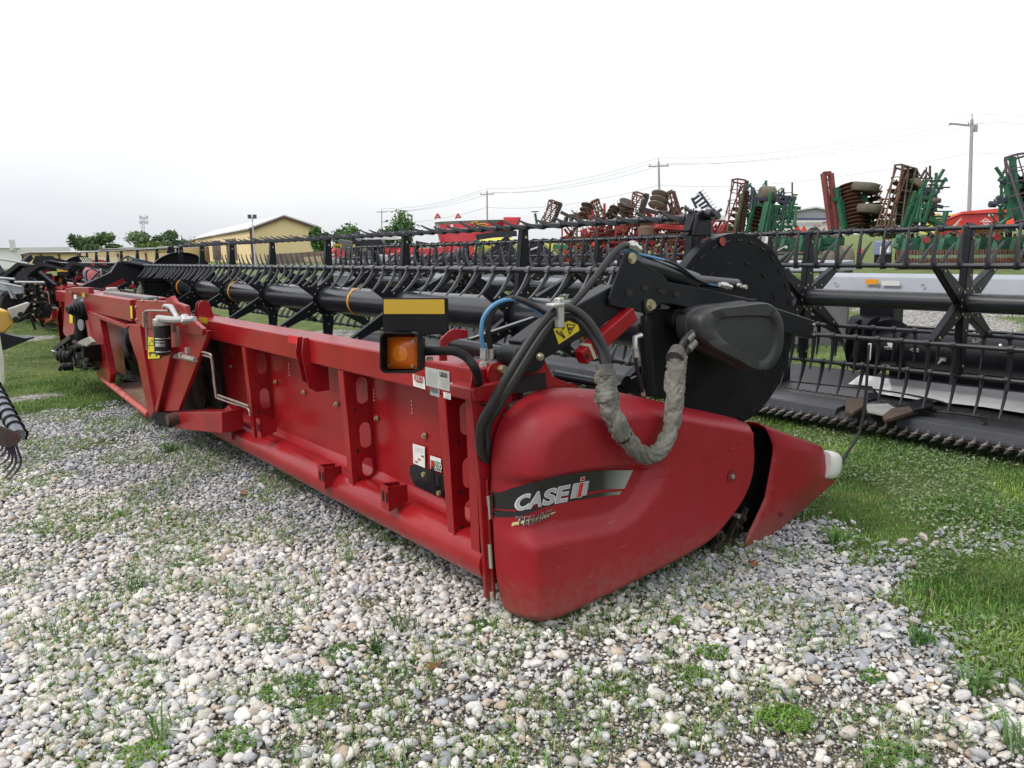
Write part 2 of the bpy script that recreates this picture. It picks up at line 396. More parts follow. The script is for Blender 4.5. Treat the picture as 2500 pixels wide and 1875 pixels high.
# ---- decals on the back
def dec(px, X, mt, name='decal', th=.0015, par=None, ax=0):
    b = MB(); b.prism([at(p[0], p[1], ax, X) for p in px], (th, 0, 0) if ax == 0 else (0, th, 0)); return b.build(name, mt, par or H, smooth=False)
def lines(px4, X, rows, mt, par, fill=.5, x0=.1, x1=.9, ax=0, seed=1):      # small print as rows of dashes
    rr = random.Random(seed); b = MB(); A, B_, C_, D_ = [Vector(at(p[0], p[1], ax, X)) for p in px4]
    for r in range(rows):
        t0 = (r+.25)/rows; t1 = (r+.25+fill*.6)/rows; u = x0
        while u < x1:
            w_ = rr.uniform(.05, .16); e_ = min(x1, u+w_)
            P = lambda u_, t_: (A*(1-u_)+B_*u_)*(1-t_)+(D_*(1-u_)+C_*u_)*t_
            b.add([P(u, t0), P(e_, t0), P(e_, t1), P(u, t1)], [(0, 1, 2, 3)]); u = e_+rr.uniform(.02, .05)
    return b.build('print', mt, par, smooth=False)
q = [z2(1265, 728), z2(1343, 748), z2(1350, 832), z2(1270, 808)]; d = dec(q, -.004, DECW)
lines([z2(1273, 780), z2(1340, 798), z2(1343, 822), z2(1278, 802)], -.0062, 4, DECG, d)
text_on('dealer_name', 'HOOBER', at(*z2(1278, 775), 0, -.005), (0, -1, 0), (0, 0, 1), .075, .036, DECR, d, bold=.0)
b = MB(); p = [at(*z2(*a), 0, -.006) for a in ((1290, 775), (1330, 785), (1330, 791), (1290, 781))]; b.add(p, [(0, 1, 2, 3)]); b.build('print', DECK, d, smooth=False)
q = [z2(1350, 680), z2(1512, 712), z2(1515, 845), z2(1355, 805)]; d = dec(q, -.004, DECG)
lines([z2(1358, 700), z2(1440, 718), z2(1440, 815), z2(1360, 795)], -.0062, 11, mat('faint_print', (.26, .27, .26), .5), d, fill=.35)
lines([z2(1448, 755), z2(1508, 768), z2(1508, 835), z2(1450, 822)], -.0062, 7, MATS['faint_print'], d, fill=.4, seed=4)
text_on('plate_name', 'CASE IH', at(*z2(1449, 738), 0, -.005), (0, -1, 0), (0, 0, 1), .055, .017, DECK, d, bold=.0)
b = MB(); p = [at(*z2(*a), 0, -.006) for a in ((1448, 738), (1500, 748), (1500, 754), (1448, 744))]; b.add(p, [(0, 1, 2, 3)]); b.build('print', DECK, d, smooth=False)
q = [z2(1520, 785), z2(1593, 805), z2(1595, 868), z2(1523, 845)]; d = dec(q, -.004, DECW); lines(q, -.0062, 6, DECG, d, seed=3)
q = [z2(1381, 820), z2(1446, 835), z2(1446, 885), z2(1383, 868)]; d = dec(q, -.004, mat('dull_plate', (.27, .28, .28), .5))
text_on('serial', 'Y122X1731', at(*z2(1384, 846), 0, -.005), (0, -1, 0), (0, 0, 1), .062, .016, DECK, d)
q = [z2(1472, 848), z2(1520, 860), z2(1522, 903), z2(1475, 888)]; d = dec(q, -.004, DECW); lines(q, -.0062, 4, DECK, d, seed=8, x0=.2, x1=.85)
X_ = .138
q = [z2(1265, 1198), z2(1346, 1220), z2(1348, 1362), z2(1270, 1330)]; d = dec(q, X_, DECW)
lines([z2(1272, 1215), z2(1340, 1235), z2(1342, 1270), z2(1275, 1250)], X_-.002, 3, DECG, d)
b = MB()
for a in ((1322, 1276), (1300, 1298), (1282, 1313)):
    p = [at(*z2(a[0]+dx, a[1]+dy), 0, X_-.002) for dx, dy in ((0, 0), (17, 5), (17, 15), (0, 10))]; b.add(p, [(0, 1, 2, 3)])
b.build('print', DECR, d, smooth=False)
q = [z2(1383, 1278), z2(1455, 1300), z2(1458, 1392), z2(1386, 1366)]; d = dec(q, X_, DECW)
b = MB(); p = [at(*z2(*a), 0, X_-.0015) for a in ((1388, 1308), (1412, 1315), (1412, 1372), (1388, 1362))]; b.add(p, [(0, 1, 2, 3)]); b.build('print', DECR, d, smooth=False)
b = MB(); p = [at(*z2(*a), 0, X_-.0015) for a in ((1414, 1313), (1442, 1322), (1444, 1380), (1414, 1370))]; b.add(p, [(0, 1, 2, 3)]); b.build('print', DECGR, d, smooth=False)
b = MB(); p = [at(*z2(*a), 0, X_-.0015) for a in ((1445, 1325), (1457, 1329), (1458, 1385), (1446, 1381))]; b.add(p, [(0, 1, 2, 3)]); b.build('print', DECK, d, smooth=False)
text_on('gauge_number', '210', at(*z2(1418, 1362), 0, X_-.003), (0, -1, 0), (0, 0, 1), .058, .032, DECW, d, bold=.01)
q = [z2(1495, 1322), z2(1557, 1345), z2(1560, 1395), z2(1545, 1418), z2(1520, 1420), z2(1500, 1400)]; d = dec(q, X_, DECW)
b = MB()
for a in (1502, 1535): p = [at(*z2(a+dx, dy), 0, X_-.0015) for dx, dy in ((0, 1357), (20, 1364), (20, 1412), (0, 1404))]; b.add(p, [(0, 1, 2, 3)])
b.build('print', DECR, d, smooth=False)
text_on('gauge_number', '8 8', at(*z2(1505, 1398), 0, X_-.003), (0, -1, 0), (0, 0, 1), .06, .03, DECW, d)
dec([z2(425, 462), z2(535, 485), z2(532, 540), z2(425, 515)], -.003, REFR, 'red_reflector_strip')
dec([z5(1535, 705), z5(1600, 715), z5(1600, 762), z5(1537, 750)], -.003, REFL, 'yellow_reflector_patch')
# ---- near end frame: post, box, tower for the arm
b = MB(); b.prism(pxY([(1156, 948), (1197, 940), (1250, 930), (1250, 1000), (1215, 1030), (1200, 1180), (1212, 1465), (1187, 1462), (1172, 1200)], .0), (0, .02, 0)); b.build('end_post', RED, H, bevel=.004)
b = MB(); b.box((.07, .06, .52), (.14, .08, .75)); b.build('end_post', RED, H, bevel=.006)
pl = [(0, .12), (1.35, .05), (1.5, .25), (1.4, .52), (.6, .80), (.5, .86), (.0, .9)]
plate('end_sheet', pl, [], .012, XZ(.03), RED, H)
b = MB(); b.prism(pxY([z1(5, 985), z1(60, 960), z1(120, 950), z1(300, 905), z1(450, 890), z1(455, 985), z1(250, 1010), z1(100, 1060), z1(20, 1060)], -.02), (0, .16, 0)); b.build('corner_box', RED, H, bevel=.006)
b = MB(); b.prism(pxY([z1(250, 905), z1(448, 885), z1(455, 975), z1(330, 1000), z1(255, 1010)], -.0225), (0, .003, 0)); b.build('box_opening', HOLE, H)
b = MB(); b.prism(pxY([z1(190, 870), z1(300, 800), z1(440, 800), z1(490, 905), z1(640, 975), z1(450, 985), z1(446, 895), z1(250, 905)], .0), (0, .01, 0))
b.prism(pxY([z1(190, 870), z1(300, 800), z1(440, 800), z1(490, 905), z1(640, 975), z1(450, 985), z1(246, 905)], .11), (0, .01, 0)); b.build('arm_tower', RED, H, bevel=.003)
c = at(*z1(130, 885), 1, .03); b = MB(); b.lathe([(0, .045), (.012, .045), (.014, .036), (.06, .036)], c+Vector((0, -.03, 0)), (0, 1, 0), 20); b.build('pivot_boss', RED, H)
c = at(*z1(175, 860), 1, -.0); b = MB(); b.cyl(c, c+Vector((0, -.03, 0)), .016, 6); build_each(b, 'bolts', BOLT, H)
# red upper bracket next to the lamp arm
b = MB(); b.prism(pxY([z2(1455, 495), z2(1510, 440), z2(1545, 422), z2(1640, 430), z2(1640, 480), z2(1540, 500), z2(1500, 530), z2(1500, 640), z2(1450, 640)], .12), (0, .01, 0))
b.build('beam_bracket', RED, H, bevel=.002)
b = MB(); b.cyl(at(*z2(1510, 525), 1, .3), at(*z2(1936, 600), 1, .12), .03, 16); b.build('lift_pipe', TUBE, H)
# ---- loose valve parts visible behind the hoses
b = MB()
for (x, y, r_, l_) in ((300, 1015, .018, .07), (215, 1110, .03, .09), (190, 1170, .025, .05)):
    c = at(*z1(x, y), 1, .0); b.cyl(c, c+Vector((l_, .0, .008)), r_, 10)
b.build('valve', mat('dirty_steel', (.12, .11, .09), .5, metal=.5, var=.5, vscale=60, bump=.5), H)
dec([z1(40, 1070), z1(100, 1075), z1(110, 1200), z1(105, 1430), z1(75, 1430), z1(50, 1380), z1(35, 1250)], -.006, HOLE, 'cable_slot', ax=1)

# ---- end shield: heightfield on a smooth outline
def shield_outline():
    L_ = [(.03, .56), (.035, .66), (.065, .75), (.125, .815), (.21, .85), (.33, .862)]
    T = [pxY([z1(700, 990)], -.04)[0], pxY([z1(900, 1012)], -.04)[0], pxY([z1(1200, 1082)], -.05)[0], pxY([z1(1450, 1132)], -.07)[0], pxY([z1(1640, 1182)], -.1)[0]]
    L_ += [(p.x, p.z) for p in T]
    Fp = [(1838, 1051), (1846, 1079), (1844, 1140), (1832, 1190), (1810, 1235), (1773, 1285), (1733, 1330), (1674, 1366), (1597, 1407), (1507, 1452), (1425, 1492), (1371, 1519), (1335, 1530), (1294, 1531)]
    L_ += [(p.x, p.z) for p in pxY(Fp, -.225)]
    L_ += [(.075, .0), (.045, .07), (.035, .16), (.03, .3), (.03, .43)]
    return L_
def dense(loop, n):
    P = [Vector((a, 0, b)) for a, b in loop]; k = len(P); o = []
    per = 10
    for i in range(k):
        a, b, c, d = P[i-1], P[i], P[(i+1) % k], P[(i+2) % k]
        for j in range(per):
            t = j/per; o.append(.5*((2*b)+(c-a)*t+(2*a-5*b+4*c-d)*t*t+(3*b-a-3*c+d)*t**3))
    ds = [0]
    for i in range(len(o)): ds.append(ds[-1]+(o[(i+1) % len(o)]-o[i]).length)
    T = ds[-1]; res = []; i = 0
    for q in range(n):
        s_ = T*q/n
        while ds[i+1] < s_: i += 1
        f = (s_-ds[i])/max(1e-9, ds[i+1]-ds[i]); res.append(o[i].lerp(o[(i+1) % len(o)], f))
    return res
OUT = dense(shield_outline(), 260)
for _ in range(18): OUT = [OUT[i-1]*.25+OUT[i]*.5+OUT[(i+1) % 260]*.25 for i in range(260)]
_t = [(OUT[(i+1) % 260]-OUT[i-1]).normalized() for i in range(260)]; _sg = 1 if (OUT[5]-OUT[0]).x*0+sum(OUT[i-1].x*OUT[i].z-OUT[i].x*OUT[i-1].z for i in range(260)) > 0 else -1
OUT = [OUT[i]+Vector((_t[i].z, 0, -_t[i].x))*_sg*(.006+.034*max(0, _t[i].z*_sg*.85+_t[i].x*_sg*.5)) for i in range(260)]
OUTA = np.array([(p.x, p.z) for p in OUT])
def dist_poly(x, z, A, closed=True):
    B = np.roll(A, -1, 0); 
    if not closed: A = A[:-1]; B = B[:-1]
    d = B-A; t = np.clip(((x-A[:, 0])*d[:, 0]+(z-A[:, 1])*d[:, 1])/(d*d).sum(1), 0, 1)
    q = A+d*t[:, None]; return float(np.sqrt(((q-(x, z))**2).sum(1).min()))
def inside(x, z, A):
    c = False; n = len(A); j = n-1
    for i in range(n):
        if (A[i, 1] > z) != (A[j, 1] > z) and x < (A[j, 0]-A[i, 0])*(z-A[i, 1])/(A[j, 1]-A[i, 1])+A[i, 0]: c = not c
        j = i
    return c
FY = -.235
def rp_(l): return np.array([(p.x, p.z) for p in pxY([s2(*a) for a in l], FY+.03)])
# recessed band carrying the name decal: upper edge crisp, lower edge a wide slope
REC = rp_([(-200, 640), (120, 600), (215, 560), (300, 520), (420, 480), (560, 445), (720, 415), (900, 398), (1010, 398), (1075, 420), (1060, 470), (1010, 545), (960, 610), (890, 660), (760, 690), (600, 715), (450, 750), (300, 800), (120, 880), (-200, 960)])
RLOW = rp_([(1075, 420), (1060, 470), (1010, 545), (960, 610), (890, 660), (760, 690), (600, 715), (450, 750), (300, 800), (120, 880), (-200, 960)])
def sst(t): t = min(1, max(0, t)); return t*t*(3-2*t)
def shield_y(x, z):
    if not inside(x, z, OUTA): return -.035
    d = dist_poly(x, z, OUTA); y = FY
    r = .07+.045*sst((1.0-x)/.6)*sst((z-.3)/.3)
    if d < r: y = FY+.0 + (1-math.sqrt(max(0, 1-(1-d/r)**2)))*.20
    if inside(x, z, REC):
        dl = dist_poly(x, z, RLOW, False); du = dist_poly(x, z, REC)
        y += .052*min(sst(du/.03) if du < dl-.0005 else 1, 1)*1.0 if dl > .001 and du < dl-.0005 else .052
        # slope handled from outside on the lower side
        if du >= dl-.0005: pass
    else:
        dl = dist_poly(x, z, RLOW, False)
        y += .052*(1-sst(dl/.085))
    y += .004*noise.noise(Vector((x*3, z*3, 1)))
    # gentle crown of the upper rear bulge
    y -= .012*math.exp(-((x-.35)**2+(z-.68)**2)/.05)
    return y
C0 = Vector((.62, 0, .42)); vs = []; NR = 46; n = len(OUT)
for k in range(NR+1):
    t = 1-(1-k/NR)**1.7
    t = k/NR; t = 1-(1-t)**1.6
    for p in OUT:
        q = C0.lerp(p, t); 
        if k == NR: vs.append((q.x, -.03, q.z)); continue
        vs.append((q.x, shield_y(q.x, q.z), q.z))
b = MB(); fs = []
for k in range(NR):
    for i in range(n):
        fs.append((k*n+i, k*n+(i+1) % n, (k+1)*n+(i+1) % n, (k+1)*n+i))
b.add(vs, fs); SH = b.build('end_shield', PLAST, H, ang=180)
# hinge strip
b = MB()
for (ya, yb, ox) in ((575, 700, 0), (838, 965, 8), (1095, 1150, 18)):
    a = at(*s2(203+ox, ya), 1, -.005); c = at(*s2(208+ox+3, yb), 1, -.005); b.cyl(a, c, .0085, 10); build_each(b, 'hinge', HINGE, SH); b = MB()
b = MB(); a = at(*s2(195, 485), 1, -.005); c = at(*s2(232, 1150), 1, -.005); b.cyl(a, c, .006, 8); b.build('hinge_rod', RED, SH)
# recess bolt on the shield
c = at(*s2(1518, 470), 1, FY); 
b = MB(); b.lathe([(0, .030), (.002, .026), (.012, .02), (.012, 0)], Vector((c.x, shield_y(c.x, c.z)-.004, c.z)), (0, 1, 0), 20); o = b.build('bolt_recess', mat('red_recess', (.16, .008, .012), .6), SH)
b = MB(); b.cyl(Vector((c.x, shield_y(c.x, c.z)-.012, c.z)), Vector((c.x, shield_y(c.x, c.z)+.01, c.z)), .011, 6); b.build('bolt', STEEL, SH)
# decal sheets on the shield, laid 1.5 mm proud of the surface
def on_shield(p, lift=.0015): return Vector((p.x, shield_y(p.x, p.z)-lift, p.z))
def fit(px):
    y = FY+.05
    for _ in range(12): p = at(px[0], px[1], 1, y); y += .5*(shield_y(p.x, p.z)-y)
    return at(px[0], px[1], 1, y)
def strip(top, bot, n, mt, name, lift, par, nv=6):
    T = smooth_path([fit(s5(*a)) for a in top], 10); B_ = smooth_path([fit(s5(*a)) for a in bot], 10)
    def rs(P, n):
        d = [0]
        for i in range(len(P)-1): d.append(d[-1]+(P[i+1]-P[i]).length)
        o = []; i = 0
        for q in range(n+1):
            s_ = d[-1]*q/n
            while i < len(P)-2 and d[i+1] < s_: i += 1
            o.append(P[i].lerp(P[i+1], (s_-d[i])/max(1e-9, d[i+1]-d[i])))
        return o
    T = rs(T, n); B_ = rs(B_, n); vs = []; fs = []
    for i in range(n+1):
        for j in range(nv+1): vs.append(on_shield(T[i].lerp(B_[i], j/nv), lift))
    for i in range(n):
        for j in range(nv): a = i*(nv+1)+j; fs.append((a, a+1, a+nv+2, a+nv+1))
    b = MB(); b.add(vs, fs); return b.build(name, mt, par, ang=180)
GR = bpy.data.materials.new('fading_decal'); GR.use_nodes = True; N = GR.node_tree.nodes; K = GR.node_tree.links.new
t_ = N.new('ShaderNodeTexCoord'); s_ = N.new('ShaderNodeSeparateXYZ'); mr = N.new('ShaderNodeMapRange'); cr_ = N.new('ShaderNodeValToRGB')
K(t_.outputs['Object'], s_.inputs[0]); K(s_.outputs['X'], mr.inputs['Value'])
mr.inputs['From Min'].default_value = fit(s5(1230, 300)).x; mr.inputs['From Max'].default_value = fit(s5(1930, 180)).x
cr_.color_ramp.elements[0].color = (.012, .012, .012, 1); cr_.color_ramp.elements[1].color = (.40, .42, .39, 1)
e = cr_.color_ramp.elements.new(.35); e.color = (.02, .022, .02, 1)
K(mr.outputs[0], cr_.inputs[0]); K(cr_.outputs[0], N['Principled BSDF'].inputs['Base Color']); N['Principled BSDF'].inputs['Roughness'].default_value = .38
strip([(8, 467), (120, 450), (300, 385), (600, 300), (900, 232), (1200, 180), (1500, 155), (1900, 152)],
      [(8, 718), (120, 708), (280, 680), (600, 600), (900, 522), (1270, 450), (1500, 415), (1785, 402)], 70, GR, 'name_band', .0042, SH, 12)
strip([(8, 757), (120, 752), (300, 705), (600, 640), (900, 560), (1250, 495), (1500, 455), (1750, 436)],
      [(8, 823), (120, 832), (300, 780), (600, 690), (900, 603), (1250, 540), (1500, 502), (1720, 482)], 70, GR, 'name_band', .0042, SH, 4)
SILV = mat('silver_letter', (.34, .35, .36), .4, var=.05); WHT = mat('letter_edge', (.72, .73, .73), .4, var=.02)
def shield_text(s, tl, bl, tr, br, mt, lift, sub, shear=.0, bold=.0, dense_=False):
    me = text_mesh(s, 1.0, 0, bold, 0); me2 = me
    bm = bmesh.new(); bm.from_mesh(me); bmesh.ops.remove_doubles(bm, verts=bm.verts, dist=1e-5); bmesh.ops.triangulate(bm, faces=bm.faces)
    bmesh.ops.subdivide_edges(bm, edges=[e for e in bm.edges if e.calc_length() > .15], cuts=2, use_grid_fill=False); bm.to_mesh(me); bm.free()
    co = np.array([v.co[:2] for v in me.vertices]); lo = co.min(0)+(bold if False else 0); hi = co.max(0)
    A, B_, C_, D_ = [fit(s5(*q)) for q in (tl, tr, br, bl)]
    for i, v in enumerate(me.vertices):
        u = (co[i, 0]-sub[0])/(sub[1]-sub[0]) if sub else (co[i, 0]-lo[0])/(hi[0]-lo[0]); t = 1-((co[i, 1]-sub[2])/(sub[3]-sub[2]) if sub else (co[i, 1]-lo[1])/(hi[1]-lo[1]))
        p = (A*(1-u)+B_*u)*(1-t)+(D_*(1-u)+C_*u)*t; v.co = on_shield(p, lift)
    me.materials.clear(); me.materials.append(mt); ob = bpy.data.objects.new('lettering', me); COL.objects.link(ob); ob.parent = SH
    return (lo[0], hi[0], lo[1], hi[1])
TY = lambda x: 492-.203*(x-345)
BY = lambda x: 702-.187*(x-280)
for ch, x0, x1 in (('C', 285, 470), ('A', 462, 655), ('S', 672, 828), ('E', 848, 1000)):
    q_ = ((x0+48, TY(x0+48)), (x0, BY(x0)), (x1+48, TY(x1+48)), (x1, BY(x1)))
    bx = shield_text(ch, *q_, SILV, .0075, None, bold=.022); shield_text(ch, *q_, WHT, .0062, bx, bold=.048)
def quad5(pts, mt, lift, name='emblem'):
    b = MB(); P = [fit(s5(*a)) for a in pts]; vs = []; nn_ = 5
    for i in range(nn_+1):
        for j in range(nn_+1):
            u = i/nn_; t = j/nn_; vs.append(on_shield((P[0]*(1-u)+P[1]*u)*(1-t)+(P[3]*(1-u)+P[2]*u)*t, lift))
    b.add(vs, [(i*(nn_+1)+j, i*(nn_+1)+j+1, (i+1)*(nn_+1)+j+1, (i+1)*(nn_+1)+j) for i in range(nn_) for j in range(nn_)]); return b.build(name, mt, SH)
for grow, mt, lf in ((5, WHT, .0062), (0, SILV, .0073)):
    g = grow
    quad5([(1097-g, 340-g), (1160+g, 326-g), (1118+g, 518+g), (1053-g, 531+g)], mt, lf)
    quad5([(1236-g, 312-g), (1300+g, 298-g), (1262+g, 480+g), (1200-g, 497+g)], mt, lf)
for grow, mt, lf in ((6, WHT, .0083), (0, DECR if False else mat('emblem_red', (.42, .02, .015), .4), .0094)):
    g = grow
    quad5([(1170-g, 325-g), (1226+g, 314-g), (1190+g, 505+g), (1134-g, 517+g)], mt, lf)
    quad5([(1190-g, 250-g), (1240+g, 239-g), (1228+g, 282+g), (1182-g, 292+g)], mt, lf)
# swoosh and second line
strip([(270, 862), (330, 850), (500, 815), (700, 760), (855, 712)], [(265, 912), (330, 890), (500, 850), (700, 800), (858, 722)], 24, mat('pale_gold', (.52, .46, .20), .45), 'swoosh', .003, SH, 2)
bx = shield_text('TERRAFLEX', (322, 775), (302, 890), (812, 672), (800, 772), WHT, .005, None, bold=.018)
shield_text('TERRAFLEX', (322, 775), (302, 890), (812, 672), (800, 772), DECK, .0068, bx, bold=.012)
# ---- divider point (red plastic cone) with white nose
def divider(dy=0, parent=H, mir=1):
    rear = [(1866, 1043), (1880, 1072), (1885, 1105), (1868, 1200), (1862, 1222), (1838, 1275), (1822, 1310), (1818, 1335), (1832, 1350)]
    R_ = smooth_path([at(x, y, 1, -.20) for x, y in rear], 5)
    tip_t = at(2004, 1092, 1, -.12); tip_b = at(2036, 1176, 1, -.12)
    vs = []; NS = 14; m = len(R_); fs = []; NC = 8
    for s_ in range(NS+1):
        t = s_/NS
        ring = []
        for i, p in enumerate(R_):
            u = i/(m-1); q = tip_t.lerp(tip_b, u)
            P = p.lerp(q, t); bulge = .14*math.sin(math.pi*u)*(1-t)*t
            P = Vector((P.x, P.y-bulge, P.z)); ring.append(P)
        # rounded shoulders top and bottom turning inboard
        top = [Vector((ring[0].x, ring[0].y+.045*k*(1-.6*t)*1.0, ring[0].z+.012*math.sin(k*1.2)*(1-t))) for k in range(5, 0, -1)]
        bot = [Vector((ring[-1].x, ring[-1].y+.03*k*(1-.6*t), ring[-1].z+.004*k)) for k in range(1, 4)]
        row = top+ring+bot; vs += row
    w_ = len(row)
    for s_ in range(NS):
        for i in range(w_-1): a = s_*w_+i; fs.append((a, a+1, a+w_+1, a+w_))
    b = MB(); b.add(vs, fs)
    if dy:
        for v in b.v: v.y = dy-(v.y)
    o = b.build('divider_point', PLAST, parent, ang=70)
    md = o.modifiers.new('s', 'SOLIDIFY'); md.thickness = .006; md.offset = 1 if not dy else -1
    # nose
    b = MB(); c = (tip_t+tip_b)/2; c.y -= .0
    prof = [(-.05, .0), (-.05, .08), (-.01, .086), (.02, .086), (.06, .076), (.088, .060), (.102, .03), (.104, .0)]
    ax = Vector((1, .0, -.22)).normalized(); u = Vector((0, 1, 0)); v_ = ax.cross(u); vv = []; n_ = 20
    for (d, r) in prof:
        for j in range(n_):
            a = 2*math.pi*j/n_; vv.append(c+ax*d+u*math.copysign(abs(math.cos(a))**.6, math.cos(a))*r*.6+v_*math.copysign(abs(math.sin(a))**.7, math.sin(a))*r*.92)
    ff = [(i*n_+j, i*n_+(j+1) % n_, (i+1)*n_+(j+1) % n_, (i+1)*n_+j) for i in range(len(prof)-1) for j in range(n_)]
    b.add(vv, ff)
    if dy:
        for v in b.v: v.y = dy-v.y
    b.build('nose_cap', WHITEP, o)
    b = MB(); c = at(*s2(1790, 680), 1, -.215); b.lathe([(0, .013), (.006, .010), (.006, 0)], c, (0, 1, 0), 14); 
    if not dy: b.build('bolt_recess', MATS['red_recess'], o)
    return o
DV = divider()
divider(10.15)
# dirty mechanism between shield and divider
b = MB()
b.prism(pxY([s2(1560, 190), s2(1650, 208), s2(1740, 235), s2(1800, 420), s2(1760, 620), s2(1650, 800), s2(1600, 880), s2(1400, 895), s2(1300, 860), s2(1450, 600), s2(1500, 400)], -.09), (0, .03, 0)); b.build('divider_sheet', BLACKM, H)
DIRT = mat('greasy_steel', (.05, .04, .03), .5, metal=.3, var=.6, vscale=40, bump=.8, bscale=80)
b = MB()
for (x, y, r_) in ((1430, 870, .045), (1500, 830, .03), (1555, 690, .022), (1440, 790, .03), (1540, 740, .016)):
    c = at(*s2(x, y), 1, -.13); b.lathe([(0, r_), (.02, r_), (.022, r_*.6), (.04, r_*.6)], c, (0, -1, 0), 14)
b.bar(at(*s2(1545, 700), 1, -.13), at(*s2(1450, 900), 1, -.12), .03, .012); b.bar(at(*s2(1600, 640), 1, -.13), at(*s2(1490, 880), 1, -.12), .02, .02)
b.prism(pxY([s2(1480, 900), s2(1560, 860), s2(1690, 850), s2(1750, 790), s2(1750, 820), s2(1700, 870), s2(1560, 925)], -.15), (0, .14, 0))
b.build('knife_drive', DIRT, H)
b = MB(); c = at(*s2(1558, 688), 1, -.16); b.cyl(c, c+Vector((0, .03, 0)), .012, 10); b.build('grease_nut', STEEL, H)
# skid shoes that carry the header
b = MB()
for y in (.05, 3.0, 6.8, 10.0): b.prism([(.35, y, -.06), (1.3, y, -.06), (1.45, y, .06), (1.3, y, .05), (.35, y, .05), (.1, y, .12), (.1, y, .08)], (0, .2, 0))
b.build('skid_shoe', BLACKM, H)
# ---- table, cutterbar, auger inside
b = MB(); 
vs = [(x, y, z) for y in (.05, 10.1) for (x, z) in ((.17, .35), (.2, .2), (.4, .1), (.7, .09), (1.2, .06), (1.55, .03))]
b.add(vs, [(i, i+1, i+7, i+6) for i in range(5)]); b.build('table', BLACKM, H)
b = MB(); b.cyl((.52, .08, .42), (.52, 10.05, .42), .19, 28); au = b.build('auger', BLACK, H)
b = MB(); 
for side, (ya, yb) in enumerate(((.1, 4.2), (10.0, 5.9))):
    N_ = 150; vs = []; fs = []
    for i in range(N_+1):
        t = i/N_; y = ya+(yb-ya)*t; a = t*2*math.pi*6*(1 if side else -1)
        for r in (.19, .30): vs.append((.52+r*math.cos(a), y, .42+r*math.sin(a)))
    fs = [(2*i, 2*i+1, 2*i+3, 2*i+2) for i in range(N_)]; b.add(vs, fs)
b.build('auger_flighting', TUBE, au, ang=180)
b = MB(); n_ = 90
for i in range(100):
    y = .1+i*.1; b.add([(1.55, y-.012, .03), (1.55, y+.012, .03), (1.69, y, .035), (1.56, y, .055)], [(0, 1, 2), (0, 2, 3), (1, 3, 2), (0, 3, 1)])
b.box((1.55, 5.05, .035), (.05, 10, .012)); b.build('knife', mat('knife_steel', (.25, .24, .22), .4, metal=.6, var=.4, vscale=40), H)
# ---- REEL
def tine_geo(b, X, Y, Z, dx, dz, L_=.20, curve=.05, wd=.012, hw=.017):
    # clip round the pipe and a curved flat finger; (dx,dz) = pointing direction
    d = Vector((dx, 0, dz)).normalized(); nrm = Vector((-d.z, 0, d.x)); P = []
    n_ = 5; prev = None
    for k in range(n_+1):
        t = k/n_; c = Vector((X, Y, Z))+d*(L_*t)-nrm*(curve*t*t); h = hw*(1-t)+.006; 
        P.append([c+nrm*h/1+Vector((0, -wd/2, 0)), c+nrm*h+Vector((0, wd/2, 0)), c-nrm*h*.4+Vector((0, wd/2, 0)), c-nrm*h*.4+Vector((0, -wd/2, 0))])
    vs = [q for r in P for q in r]; fs = [(4*k+j, 4*k+(j+1) % 4, 4*k+4+(j+1) % 4, 4*k+4+j) for k in range(n_) for j in range(4)]+[(0, 1, 2, 3), (4*n_+3, 4*n_+2, 4*n_+1, 4*n_)]
    b.add(vs, fs)
    b.tube([(X, Y-.016, Z), (X, Y+.016, Z)], .024, 9)
